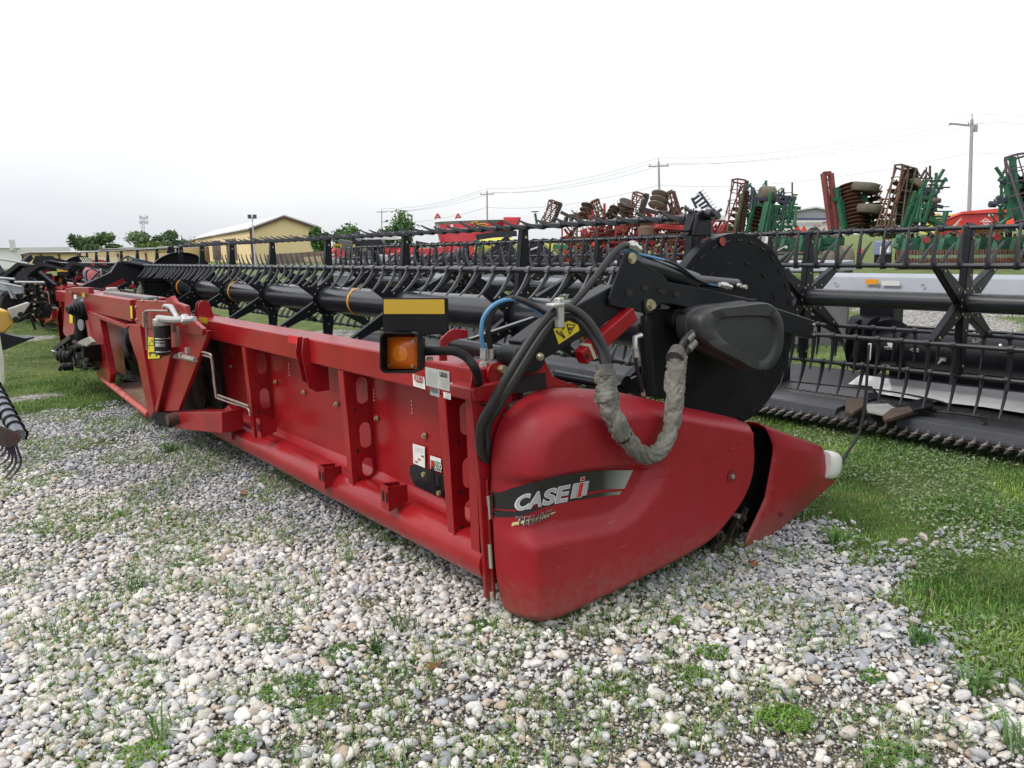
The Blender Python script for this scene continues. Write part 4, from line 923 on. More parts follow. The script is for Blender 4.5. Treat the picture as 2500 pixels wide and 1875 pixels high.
for k_ in range(14): rr_ = random.Random(k_); p_ = at(*z5(rr_.uniform(430, 720), rr_.uniform(890, 1080)), 0, XB-.2); b.bar(p_, p_+Vector((rr_.uniform(-.06, .03), rr_.uniform(-.12, .12), rr_.uniform(-.08, .08))), rr_.uniform(.015, .05), rr_.uniform(.015, .04))
b.bar(at(*z5(420, 960), 0, XB-.2), at(*z5(560, 860), 0, XB-.2), .05, .05); b.bar(at(*z5(600, 1090), 0, XB-.1), at(*z5(745, 1105), 0, XB-.1), .06, .03); b.build('gearbox', mat('greasy_black', (.004, .004, .005), .35, spec=.25, var=.3), H, bevel=.006)
fx([(540, 925), (680, 860), (715, 900), (620, 965)], XB-.16, .03, 'grey_bracket', mat('khaki_plate', (.26, .26, .21), .55))
b = MB(); c = at(*z5(440, 975), 0, XB-.2); b.box(c, (.09, .16, .01), Matrix.Rotation(.35, 3, 'Y')); b.build('white_label', DECW, H)
b = MB(); c = at(*z5(620, 770), 0, XB-.08); b.lathe([(0, .06), (.015, .06)], c, (1, .3, 0), 20); b.build('belt_tensioner', mat('grey_steel', (.25, .25, .27), .4, metal=.4), H)
fx([(535, 655), (560, 665), (560, 760), (535, 750)], XB-.01, .004, 'warning_decal', DECY, 0)
fx([(570, 535), (590, 538), (590, 570), (570, 568)], XB-.003, .002, 'white_decal', DECW, 0)
fx([(630, 520), (655, 525), (655, 560), (632, 556)], XB-.003, .002, 'yellow_patch', REFL, 0)
fx([(1003, 620), (1018, 622), (1022, 720), (1008, 718)], XB-.003, .002, 'yellow_lettering', DECY, 0)
b = MB()
for p in ((1102, 582), (1205, 580), (1055, 630), (1058, 728), (1265, 630), (548, 520)): c = at(*z5(*p), 0, XB-.01); b.cyl(c, c+Vector((-.012, 0, 0)), .013, 8)
build_each(b, 'plate_bolts', BOLT, H)
b = MB(); b.bar(at(*f8(630, 520), 0, -.02), at(*f8(1240, 600), 0, -.02), .09, .02); b.build('valve_guard', mat('grey_guard', (.16, .165, .175), .5), H)
b = MB(); b.box(at(*f8(680, 490), 0, .1), (.1, .1, .06)); b.build('valve_block', ALU, H, bevel=.01)
hose('hose', [(370, 480), (450, 470), (560, 490), (620, 520)], 7.2, .012, RUB, 8, f8)
# lifting ears on the beams
for (x, y, X) in ((1530, 625, .03), (1290, 570, .0)):
    c = at(*z5(x, y), 0, X); b = MB()
    for dy in (-.03, .03):
        pts = [(X-.03, c.y+dy, .97), (X+.10, c.y+dy, .97)]+[(X+.035+.045*math.cos(D2R(a)), c.y+dy, 1.06+.045*math.sin(D2R(a))) for a in range(0, 181, 30)]
        b.prism(pts, (0, .01, 0))
    b.build('lifting_ear', RED, H, bevel=.002)
# filter with aluminium head and steel lines
fc = at(*z5(1250, 770), 0, -.23); fb = at(*z5(1258, 1000), 0, -.23); r_ = .058
b = MB(); b.lathe([(0, r_*.96), (.01, r_), ((fc-fb).length-.04, r_*1.0), ((fc-fb).length-.015, r_*.92), ((fc-fb).length, r_*.5)], fc, fb-fc, 26); fo = b.build('oil_filter', RUB, H)
b = MB()
for t in (.42, .52, .60, .66, .86):
    c = fc.lerp(fb, t); wdt = 1.2 if t in (.42, .86) else .75; vs = []; 
    for k in range(13):
        a = D2R(-140+k*8*wdt)-.35; 
        for dz in (.004, -.004): vs.append(c+Vector((math.cos(a)*(r_+.0015)*1, math.sin(a)*(r_+.0015), dz)))
    b.add(vs, [(2*k, 2*k+1, 2*k+3, 2*k+2) for k in range(12)])
b.build('filter_print', DECW, fo, ang=180)
b = MB(); b.lathe([(0, .055), (.012, .062), (.05, .06), (.06, .035)], fc+Vector((0, 0, -.005)), (0, 0, 1), 18)
b.tube([fc+Vector((-.02, 0, .05)), at(*z5(1340, 730), 0, -.24), at(*z5(1500, 722), 0, -.24)], [.026, .024, .018], 8); b.tube([at(*z5(1270, 620), 0, -.2), at(*z5(1320, 630), 0, -.2), at(*z5(1370, 715), 0, -.22)], [.014, .02, .018], 8)
b.cyl(at(*z5(1420, 700), 0, -.24), at(*z5(1435, 750), 0, -.24), .03, 8); b.build('filter_head', ALU, H, bevel=.003)
PIPE = mat('steel_line', (.33, .27, .22), .35, metal=.6, var=.3, vscale=30)
def xpipe(name, l, X, r, mt=PIPE, zf=z5, n=3):
    b = MB(); b.tube([q for q in smooth_path([at(*zf(*p), 0, X) for p in l], n)], r, 8); return b.build(name, mt, H, ang=80)
xpipe('steel_line', [(1135, 960), (1130, 800), (1118, 740), (1120, 680), (1140, 660), (1300, 662)], -.2, .009)
xpipe('steel_line', [(1375, 760), (1378, 920), (1400, 960), (1600, 1010), (1640, 1050), (1650, 1200), (1670, 1330)], -.12, .008)
xpipe('steel_line', [(1405, 750), (1410, 920), (1440, 945), (1610, 990), (1632, 1030), (1650, 1180), (1668, 1330)], -.13, .008)
xpipe('steel_line', [(1670, 1330), (1780, 1370), (1910, 1410), (1930, 1470)], -.06, .008); xpipe('steel_line', [(1680, 1310), (1780, 1345), (1920, 1395)], -.07, .008)
b = MB(); 
for (x, y) in ((1120, 700), (1122, 755)): c = at(*z5(x, y), 0, -.2); b.box(c, (.035, .035, .06))
for (x, y) in ((1400, 1005), (1450, 965), (1385, 800)): c = at(*z5(x, y), 0, -.15); b.box(c, (.03, .05, .04))
b.cyl(at(*z5(1320, 1003), 0, -.15), at(*z5(1370, 1010), 0, -.15), .02, 8); b.cyl(at(*z5(1420, 1015), 0, -.15), at(*z5(1510, 1038), 0, -.15), .02, 8); build_each(b, 'line_fittings', mat('worn_steel', (.4, .38, .33), .4, metal=.6, var=.3), H)
dec([z5(1138, 862), z5(1200, 865), z5(1200, 935), z5(1140, 938)], XB-.003, DECY, 'warning_decal'); d = dec([z5(1140, 940), z5(1232, 930), z5(1232, 1025), z5(1142, 1030)], XB-.003, DECY, 'warning_decal')
b = MB(); P = pxX([z5(1145, 930), z5(1172, 878), z5(1198, 928)], XB-.005); b.add(P, [(0, 1, 2)]); b.build('pictogram', DECK, d, smooth=False)
b = MB(); P = pxX([z5(1152, 925), z5(1172, 888), z5(1190, 924)], XB-.006); b.add(P, [(0, 1, 2)]); b.build('pictogram', DECY, d, smooth=False)
b = MB(); b.add(pxX([z5(1148, 978), z5(1215, 978), z5(1215, 990), z5(1148, 990)], XB-.005), [(0, 1, 2, 3)]); b.add(pxX([z5(1152, 990), z5(1162, 990), z5(1162, 1012), z5(1152, 1012)], XB-.005), [(0, 1, 2, 3)]); b.add(pxX([z5(1200, 990), z5(1210, 990), z5(1210, 1012), z5(1200, 1012)], XB-.005), [(0, 1, 2, 3)]); b.build('pictogram', DECK, d, smooth=False)
# ---- far end: arm, bracket, end plates
YE = 10.15
b = MB(); P0 = [(.2, .98), (.75, 1.22), (.85, 1.36), (.95, 1.37), (1.3, 1.24), (2.1, 1.08), (2.3, .98), (2.3, .9), (1.4, 1.05), (1.0, 1.08), (.8, 1.06), (.3, .88)]
b.prism([(x, YE-.05, z) for x, z in P0], (0, .1, 0)); b.build('far_arm', BLACK, H, bevel=.006)
b = MB(); b.cyl((.95, YE-.1, 1.35), (1.45, YE-.1, 1.24), .035, 14); b.bar((1.15, YE, 1.2), (1.25, YE, .6), .06, .08); b.build('lift_cylinder', TUBE, H)
b = MB(); b.bar((.9, YE-.08, 1.1), (.45, YE-.08, .9), .045, .05); b.build('lock_strut', RED, H)
plate('end_plate', [(.1, .15), (.08, .95), (.12, 1.03), (.3, 1.06), (.55, .98), (.7, .75), (1.3, .45), (1.45, .1), (.3, .02)], [oval(.25, 1.0, .08, .05)], .03, XZ(YE+.02), RED, H, bevel=.01)
# far shield (mirror of the near one)
vs2 = [(v.co.x, 10.2-v.co.y, v.co.z) for v in SH.data.vertices]
b = MB(); b.add(vs2, [tuple(p.vertices) for p in SH.data.polygons]); b.build('end_shield', PLAST, H, ang=180)
place(H)
# flexible marker rod standing on the divider nose
b = MB(); b.tube(smooth_path([at(*r4(x, y), 1, -.1) for x, y in ((560, 1610), (603, 1535), (640, 1485), (690, 1380), (725, 1180), (742, 950), (756, 800))], 8), .0085, 10); MR = b.build('marker_rod', RUB, None, ang=80)
tag(MR, 'thin bent black marker rod with white tape rising from the white divider nose', 'marker rod')
b = MB(); b.tube([at(*r4(748, 910), 1, -.1), at(*r4(757, 798), 1, -.1)], .0098, 10); b.build('white_tape', DECW, MR)
# ---- the same red header again, next in the row
H3 = copy_tree(H, (0.78, 12.6, 0), skip=('tine',))
H3['label'] = 'distant red grain header beyond the far end of the near one'
# ================================================================ BLACK HEADER FACING THE RED ONE
G = thing('grain_header', 'black grain header with open reel and grey back beam on the grass at right', 'grain header', 'black reel headers behind the red one')
GC = Vector((4.0, 0, .965)); GA = [32, 92, 152, 212, 272, 332]
Y0, Y1 = -3.9, 9.0
PURP = mat('dark_plastic_tine', (.012, .011, .017), .4, var=.2)
make_reel(G, GC, .50, GA, Y0, Y1, -1, [1.12-1.19*i for i in range(5)]+[2.31, 3.5, 4.7, 5.9, 7.1, 8.3], .066, {32: 50, 332: 50}, sp=.165, tmat=PURP, tl=.25, hw=.028, batr=.016,
    tdir={32: (-.14, .99), 92: (1, .05), 152: (.6, .8), 212: (.15, -1), 272: (-.1, -1), 332: (.12, -1)})
GREYB = mat('blue_grey_paint', (.25, .27, .31), .42, var=.08, dust=.1, dustcol=(.4, .4, .4), coat=.1)
b = MB(); b.prism([(5.25, Y0, 1.06), (5.62, Y0, 1.075), (5.66, Y0, .93), (5.2, Y0, .93)], (0, 5.75, 0)); bb = b.build('back_beam', GREYB, G, bevel=.01)
b = MB(); b.prism([(5.25, 3.4, 1.06), (5.62, 3.4, 1.075), (5.66, 3.4, .93), (5.2, 3.4, .93)], (0, 5.4, 0)); b.build('back_beam', GREYB, G, bevel=.01)
b = MB()
for i in range(14): b.cyl((5.195, Y0+.3+i*.4, 1.0), (5.185, Y0+.3+i*.4, 1.0), .012, 8)
b.build('beam_bolts', STEEL, bb)
b = MB(); b.box((5.19, 1.25, 1.02), (.006, .12, .045)); b.build('orange_marker', RING, bb)
b = MB(); b.box((5.19, 1.08, 1.01), (.006, .16, .04)); b.build('white_label', DECW, bb)
b = MB(); b.cyl((5.2, Y0, .915), (5.2, 1.9, .915), .012, 8); b.build('beam_line', RUB, bb)
# low rear wall, auger and its drum fingers
b = MB(); b.box((5.1, (Y0+1.0)/2, .42), (.03, 1.0-Y0, .44)); b.box((5.08, (Y0+1.0)/2, .645), (.08, 1.0-Y0, .03)); b.build('rear_wall', BLACK, G, bevel=.004)
b = MB(); b.cyl((4.8, Y0, .50), (4.8, 1.0, .50), .145, 28); gau = b.build('auger', BLACK, G)
b = MB(); rr = random.Random(3)
for i in range(22):
    y = .78-i*.21; a = rr.choice([2.6, 3.0, 3.4, 2.2]); d = Vector((math.cos(a), 0, math.sin(a))); p = Vector((4.8, y, .5))+d*.14
    b.cyl(p, p+d*.09, .009, 8); b.box(p, (.03, .05, .03))
build_each(b, 'auger_finger', STEEL, gau)
b = MB(); 
for (yy, r_) in ((.98, .25), (1.12, .22), (.70, .19)): b.lathe([(0, .06), (0, r_), (.012, r_), (.012, .06)], (4.8, yy, .5), (0, 1, 0), 30)
N_ = 60; vs = []
for i in range(N_+1):
    t = i/N_; y = .7+1.0*t; a = t*9
    for r in (.14, .235): vs.append((4.8+r*math.cos(a), y, .5+r*math.sin(a)))
b.add(vs, [(2*i, 2*i+1, 2*i+3, 2*i+2) for i in range(N_)]); b.build('auger_flighting', BLACKM, gau, ang=60)
b = MB(); c = Vector((4.65, .62, .55)); b.lathe([(0, .035), (.004, .035)], at(*r4(903, 792), 0, 4.655), (-1, 0, 0), 20); b.build('white_disc', DECW, gau)
# grey end sheet of the centre section
b = MB(); b.prism([at(*r4(*p), 0, 5.05) for p in ((235, 540), (440, 540), (605, 555), (590, 800), (560, 815), (240, 800))], (.03, 0, 0)); b.prism([at(*r4(*p), 0, 5.02) for p in ((590, 545), (606, 545), (588, 830), (572, 830))], (.03, 0, 0)); b.build('centre_sheet', mat('zinc_sheet', (.17, .175, .18), .5, metal=.2, var=.2, vscale=4), G)
b = MB(); b.box((5.0, 1.05, .78), (.2, .3, .25)); b.cyl((4.9, .9, .62), (4.9, 1.25, .62), .13, 20); b.build('centre_drive', BLACK, G, bevel=.02)
# deck
b = MB(); vs = []; 
for y in [Y0+i*.3 for i in range(int((Y1-Y0)/.3)+1)]:
    for (x, z) in ((3.86, .045), (3.95, .09), (4.3, .11), (4.62, .10+.01*noise.noise(Vector((y, 0, 0)))), (4.95, .12), (5.1, .22)): vs.append((x, y, z))
k = len(vs)//6; b.add(vs, [(i*6+j, i*6+j+1, (i+1)*6+j+1, (i+1)*6+j) for i in range(k-1) for j in range(5)]); b.build('table', mat('dusty_black_deck', (.028, .029, .033), .45, var=.2, dust=.12, dustcol=(.16, .15, .14)), G, ang=60)
b = MB(); vs = []
for i in range(25):
    y = 1.25-i*.2; w_ = .03*math.sin(i*1.3)
    vs += [(4.62+w_+(.25 if i < 2 else 0), y, .135), (5.08, y, .20)]
b.add(vs, [(2*i, 2*i+1, 2*i+3, 2*i+2) for i in range(24)]); b.build('poly_floor', mat('white_poly', (.85, .85, .87), .12, var=.03), G, ang=60)
b = MB(); b.tube(smooth_path([(4.62, 1.7, .14), (4.6, 1.2, .16), (4.7, .8, .15), (4.55, .3, .15), (4.3, .1, .14)]), .008, 6); b.tube(smooth_path([(4.35, .55, .13), (4.25, .2, .14), (4.3, -.1, .13), (4.0, -.2, .11)]), .008, 6); b.build('loose_hose', RUB, G)
b = MB()
for i in range(90): 
    y = 1.75-i*.06; b.box((4.36, y, .13), (.014, .034, .012)); b.cyl((4.36, y-.03, .13), (4.36, y-.03, .142), .006, 6)
b.build('deck_chain', mat('oily_chain', (.10, .09, .08), .4, metal=.5, var=.4), G)
b = MB(); b.prism([(3.9, 1.95, .06), (3.92, 1.95, .125), (4.06, 1.95, .13), (4.08, 1.95, .10)], (0, -1.15, 0)); b.prism([(3.9, .33, .06), (3.92, .33, .125), (4.06, .33, .13), (4.08, .33, .10)], (0, -4.2, 0)); b.prism([(3.9, 9, .06), (3.92, 9, .125), (4.06, 9, .13), (4.08, 9, .10)], (0, -6.5, 0)); b.build('hold_down_bar', mat('slate_bar', (.045, .048, .06), .42, var=.15), G, bevel=.008)
b = MB(); 
b.prism([at(*r4(*p), 2, .15) for p in ((590, 1200), (700, 1180), (735, 1230), (640, 1290), (590, 1280))], (0, 0, .03))
b.prism([at(*r4(*p), 2, .15) for p in ((900, 1260), (1060, 1240), (1080, 1270), (860, 1340), (840, 1310))], (0, 0, .03)); build_each(b, 'rusty_link', mat('rusty_link', (.075, .048, .034), .6, var=.4, vscale=15, bump=.3), G, bevel=.006)
b = MB(); b.prism([at(*r4(*p), 2, .17) for p in ((1010, 1210), (1100, 1190), (1185, 1200), (1180, 1240), (1050, 1265))], (0, 0, .025)); b.prism([at(*r4(*p), 2, .17) for p in ((740, 1150), (810, 1150), (820, 1180), (740, 1200))], (0, 0, .025)); build_each(b, 'link_arm', BLACK, G, bevel=.006)
b = MB(); b.prism([at(*r4(*p), 2, .155) for p in ((730, 1215), (880, 1215), (940, 1250), (860, 1290), (740, 1265))], (0, 0, .012)); b.build('white_guard_plate', mat('dirty_white', (.30, .30, .285), .5, var=.2), G)
b = MB(); b.box((4.05, 1.62, .14), (.03, .2, .01), Matrix.Rotation(.5, 3, 'Z')); b.build('white_strip', DECW, G)
b = MB(); b.box((4.3, 1.85, .2), (1.1, .08, .2)); b.build('side_skid', BLACK, G, bevel=.02)
# cutterbar
CH_ = mat('guard_steel', (.3, .3, .3), .32, metal=.7, var=.35, vscale=50); KN = mat('rusty_knife', (.20, .10, .06), .5, metal=.3, var=.4, vscale=30)
b = MB(); b.box((3.86, (Y0+Y1)/2, .045), (.06, Y1-Y0, .02)); cb = b.build('cutter_bar', BLACKM, G)
rest = MB(); yy = 1.9; cnt = 0; ys = []
while yy > Y0: ys.append(yy); yy -= .0762
yy = 1.98
while yy < Y1: ys.append(yy); yy += .0762
def guard(b, y):
    b.add([(3.85, y-.013, .03), (3.85, y+.013, .03), (3.85, y+.013, .062), (3.85, y-.013, .062), (3.72, y, .036), (3.76, y, .052)], [(0, 1, 4), (1, 2, 5, 4), (2, 3, 5), (3, 0, 4, 5), (0, 3, 2, 1)])
    b.cyl((3.86, y, .055), (3.86, y, .078), .009, 6)
for i, y in enumerate(ys):
    if i < 70: q = MB(); guard(q, y); q.build('knife_guard', CH_, G)
    else: guard(rest, y)
tag(rest.build('knife_guards', CH_, G), kind='stuff')
b = MB()
for y in ys[:110]: b.add([(3.84, y-.036, .053), (3.84, y+.036, .053), (3.775, y+.004, .056), (3.775, y-.004, .056)], [(0, 1, 2, 3)])
b.build('knife', KN, G, smooth=False)
place(G)
G2 = copy_tree(G, (3.6, 7.6, .0), skip=('tine', 'knife_guard')); G2['label'] = 'dark header with grey beam seen through the reel beyond the middle of the black one'

# ================================================================ THINGS AT THE LEFT EDGE
def pl(b, l, zf, D, th=.03, ax=None, v=None):
    P = [atd(*zf(*p), D) if ax is None else at(*zf(*p), ax, v) for p in l]
    off = FW*th if ax is None else (Vector((0, th, 0)) if ax == 1 else Vector((th, 0, 0)))
    b.prism(P, off); return b
ident = lambda x, y: (x, y)
YT = thing('yellow_grain_header', 'yellow header corner with worn white plate and black wedge at the left edge', 'grain header')
b = MB(); pl(b, [(-300, 960), (110, 985), (150, 1060), (185, 1160), (60, 1290), (-300, 1300)], f1, 0, .3, 1, 3.0); b.build('body_panel', mat('faded_yellow', (.58, .36, .05), .5, var=.2, vscale=5, dust=.3, dustcol=(.3, .2, .12), scratch=.4), YT, bevel=.01)
b = MB(); pl(b, [(105, 965), (375, 870), (412, 885), (390, 920), (262, 1108), (200, 1122), (160, 1085)], f1, 0, .04, 1, 2.96); o = b.build('divider_plate', mat('worn_white', (.34, .34, .29), .55, var=.2, dust=.3, dustcol=(.25, .22, .18)), YT, bevel=.006)
b = MB()
for p in ((280, 1040), (215, 1105)): c = at(*f1(*p), 1, 2.955); b.cyl(c, c+Vector((0, -.006, 0)), .016, 12)
b.build('plate_hole', HOLE, o)
b = MB(); pl(b, [(-200, 1270), (20, 1290), (340, 1360), (462, 1340), (470, 1352), (60, 1520), (-200, 1530)], f1, 0, .2, 1, 2.9); b.build('wedge', BLACK, YT, bevel=.006)
b = MB(); b.tube([at(-12, 800, 1, 2.5), at(1, 880, 1, 2.5), at(3, 930, 1, 2.5), at(-8, 960, 1, 2.5)], .016, 12); b.build('pale_pipe', mat('pale_plastic', (.5, .55, .42), .5), YT)
place(YT)
RT_ = thing('reel_end', 'steel reel bat end with coils and curved hanging tines at the left edge', 'reel')
yA = 1.6; A_ = at(45, 1062, 1, yA); B_ = at(-25, 930, 1, yA+.5)
b = MB(); b.cyl(A_, B_+(B_-A_)*1.5, .028, 16); b.build('bat_pipe', mat('bare_pipe', (.17, .18, .21), .35, metal=.5, var=.2), RT_)
b = MB()
for i in range(26):
    t = i/9; p = A_.lerp(B_, t+.12); d = (B_-A_).normalized(); b.cyl(p, p+d*.012, .034, 14)
    b.tube(smooth_path([p+Vector((.03, 0, 0)), p+Vector((.045, 0, -.03)), p+Vector((.035, 0, -.06))], 3), .006, 6)
b.build('coil', BLACKM, RT_)
b = MB(); b.prism([at(x, y, 1, yA-.02) for x, y in ((-30, 1030), (0, 1040), (42, 1055), (52, 1068), (42, 1088), (20, 1094), (-30, 1080))], (0, .02, 0)); c = at(34, 1072, 1, yA-.03); o = b.build('end_bracket', mat('brown_bracket', (.06, .042, .038), .55, var=.3), RT_, bevel=.004)
b = MB(); b.lathe([(0, .018), (0, .026), (.02, .026), (.02, .018)], c, (0, 1, 0), 16); b.build('bush', MATS['rust_dark'], o)
for (x0, y0_, x1, y1_, x2, y2) in ((40, 1088, 51, 1132, 23, 1172), (33, 1088, 38, 1132, 12, 1167), (28, 1088, 29, 1126, 8, 1154), (21, 1086, 21, 1117, -1, 1136), (15, 1084, 13, 1103, -8, 1121), (8, 1080, 4, 1096, -12, 1106)):
    b = MB(); b.tube(smooth_path([at(x0, y0_, 1, yA), at(x1, y1_, 1, yA), at(x2, y2, 1, yA)], 6), [.0052]*10+[.0035]*3, 8); b.build('tine', mat('violet_black', (.03, .025, .05), .35), RT_)
place(RT_)

# ---- headers farther left
def dark_header(label, arms, D, extra=None):
    o = thing('grain_header', label, 'grain header', 'far headers at the left')
    for l in arms: b = MB(); pl(b, l, f1, D, .12); b.build('reel_arm', BLACK, o)
    if extra: extra(o, D)
    place(o); return o
def ex1(o, D):
    b = MB(); c = atd(*f1(165, 925), D); b.lathe([(-.1, .12), (-.1, .20), (-.06, .24), (.06, .24), (.1, .20), (.1, .12)], c, (.4, -1, 0), 28); w_ = b.build('wheel', RUB, o)
    b = MB(); b.lathe([(-.08, .02), (-.1, .03), (-.085, .08), (-.09, .125), (.0, .13)], c, (-.4, 1, 0), 24); b.build('rim', GREYB, w_)
    b = MB(); pl(b, [(-100, 560), (60, 570), (120, 650), (130, 700), (180, 820), (150, 820), (110, 720), (-100, 700)], f1, D-.3, .08); pl(b, [(60, 640), (295, 655), (300, 750), (200, 760), (130, 700)], f1, D-.35, .05); b.build('grey_panel', mat('pale_blue_panel', (.26, .29, .32), .45, var=.1), o)
    b = MB()
    for (x0, y0_, x1, y1_) in ((-50, 600, 300, 665), (200, 600, 600, 605), (-50, 270, 260, 330), (0, 290, 380, 350), (-50, 540, 200, 560)): b.cyl(atd(*f1(x0, y0_), D-.4), atd(*f1(x1, y1_), D-.4), .016, 8)
    b.build('pale_tubes', mat('pale_tube', (.35, .37, .39), .4, metal=.3), o)
    b = MB(); b.box(atd(*f1(400, 820), D+.4), (.3, .3, .6)); b.box(atd(*f1(60, 800), D+.5), (.8, .4, .4)); b.build('frame', BLACKM, o)
    rr = random.Random(11); b = MB()
    for i in range(90): p = atd(*f1(rr.uniform(-60, 560), rr.uniform(390, 1000)), D+rr.uniform(.2, 1.2)); d = Vector((rr.uniform(-1, 1), rr.uniform(-1, 1), rr.uniform(-.7, .7))); b.bar(p, p+d*rr.uniform(.1, .45), rr.uniform(.03, .12), rr.uniform(.03, .12))
    b.build('dark_frame_work', BLACK, o); rr = random.Random(5); b = MB()
    for i in range(60): 
        x, y = rr.uniform(310, 590), rr.uniform(620, 1090); p = atd(*f1(x, y), D-.1); q = p+Vector((rr.uniform(-.2, .2), rr.uniform(-.1, .1), rr.uniform(-.2, .2))); b.tube([p, p.lerp(q, .5)+Vector((0, 0, .03)), q], rr.uniform(.008, .025), 6)
    b.build('hoses_and_valves', BLACK, o)
    b = MB()
    for i in range(12): x, y = rr.uniform(300, 590), rr.uniform(600, 1080); b.box(atd(*f1(x, y), D-.22), (.03, .03, .025))
    build_each(b, 'valve_fitting', BOLT, o)
dark_header('black folding header frame with grey wheel and pale panels at the far left edge', [[(-60, 520), (20, 500), (215, 345), (260, 340), (470, 370), (470, 395), (270, 375), (235, 400), (60, 540), (-60, 600)], [(190, 560), (240, 470), (490, 345), (590, 340), (860, 410), (860, 435), (600, 385), (540, 390), (400, 480), (330, 600), (200, 590)]], 11.5, ex1)
def ex2(o, D):
    b = MB(); pl(b, [(1000, 560), (1930, 590), (1940, 690), (1000, 640)], f1, D+6, .2); b.build('red_beam', RED, o, bevel=.02)
dark_header('dark reel arm and red frame of a header behind the amber lamp', [[(830, 440), (930, 325), (990, 320), (1460, 425), (1440, 450), (990, 360), (950, 400), (880, 500), (840, 500)]], 17.5, ex2)
def ex3(o, D):
    b = MB()
    for i in range(22): x = 1080+i*28; b.cyl(atd(*f1(x+55, 345), D), atd(*f1(x, 268), D+.1), .012, 5)
    b.build('reel_tines', mat('straw_tine', (.42, .40, .32), .5), o)
    b = MB(); pl(b, [(1220, 370), (1250, 310), (1370, 295), (1450, 320), (1440, 370)], f1, D, .6); b.build('red_cover', RED, o)
    b = MB(); pl(b, [(1100, 400), (1110, 340), (1180, 310), (1230, 340), (1750, 345), (1750, 400)], f1, D+.2, .6); pl(b, [(430, 350), (470, 260), (720, 270), (1060, 340), (1060, 400)], f1, D+3, .6); b.build('dark_body', BLACKM, o)
    b = MB(); c = atd(*f1(1200, 480), D-2.2); b.lathe([(0, .02), (.03, .16), (.1, .2)], c, FW, 20); b.build('pink_disc', mat('pale_red', (.5, .14, .14), .5), o)
dark_header('header with a fan of thin straw coloured reel tines in front of the tan sheds', [], 21.0, ex3)
# ================================================================ BUILDINGS
TAN = mat('tan_cladding', (.56, .43, .23), .6, var=.05, vscale=.6, bands=None); BRN = mat('brown_trim', (.10, .05, .035), .6); ROOF = mat('pale_roof', (.62, .64, .62), .5, var=.06)
def ribbed(nm, col, dirx):
    M = mat(nm, col, .6, var=.05, vscale=.5); N = M.node_tree.nodes; K = M.node_tree.links.new
    tcn = N.new('ShaderNodeTexCoord'); dt = N.new('ShaderNodeVectorMath'); dt.operation = 'DOT_PRODUCT'; dt.inputs[1].default_value = dirx
    sn = N.new('ShaderNodeMath'); sn.operation = 'MULTIPLY'; sn.inputs[1].default_value = 2*math.pi/.6; sv = N.new('ShaderNodeMath'); sv.operation = 'SINE'
    bp = N.new('ShaderNodeBump'); bp.inputs['Distance'].default_value = .08; bp.inputs['Strength'].default_value = .7
    pw = N.new('ShaderNodeMath'); pw.operation = 'GREATER_THAN'; pw.inputs[1].default_value = .7
    K(tcn.outputs['Object'], dt.inputs[0]); K(dt.outputs['Value'], sn.inputs[0]); K(sn.outputs[0], sv.inputs[0]); K(sv.outputs[0], pw.inputs[0]); K(pw.outputs[0], bp.inputs['Height']); K(bp.outputs[0], N['Principled BSDF'].inputs['Normal'])
    return M
A = grd(624, 100); Cn = grd(484, 164); e2 = (Cn-A); Ln = e2.length; e2.normalize(); e1 = Vector((e2.y, -e2.x, 0))
if e1.dot(RT) < 0: e1 = -e1
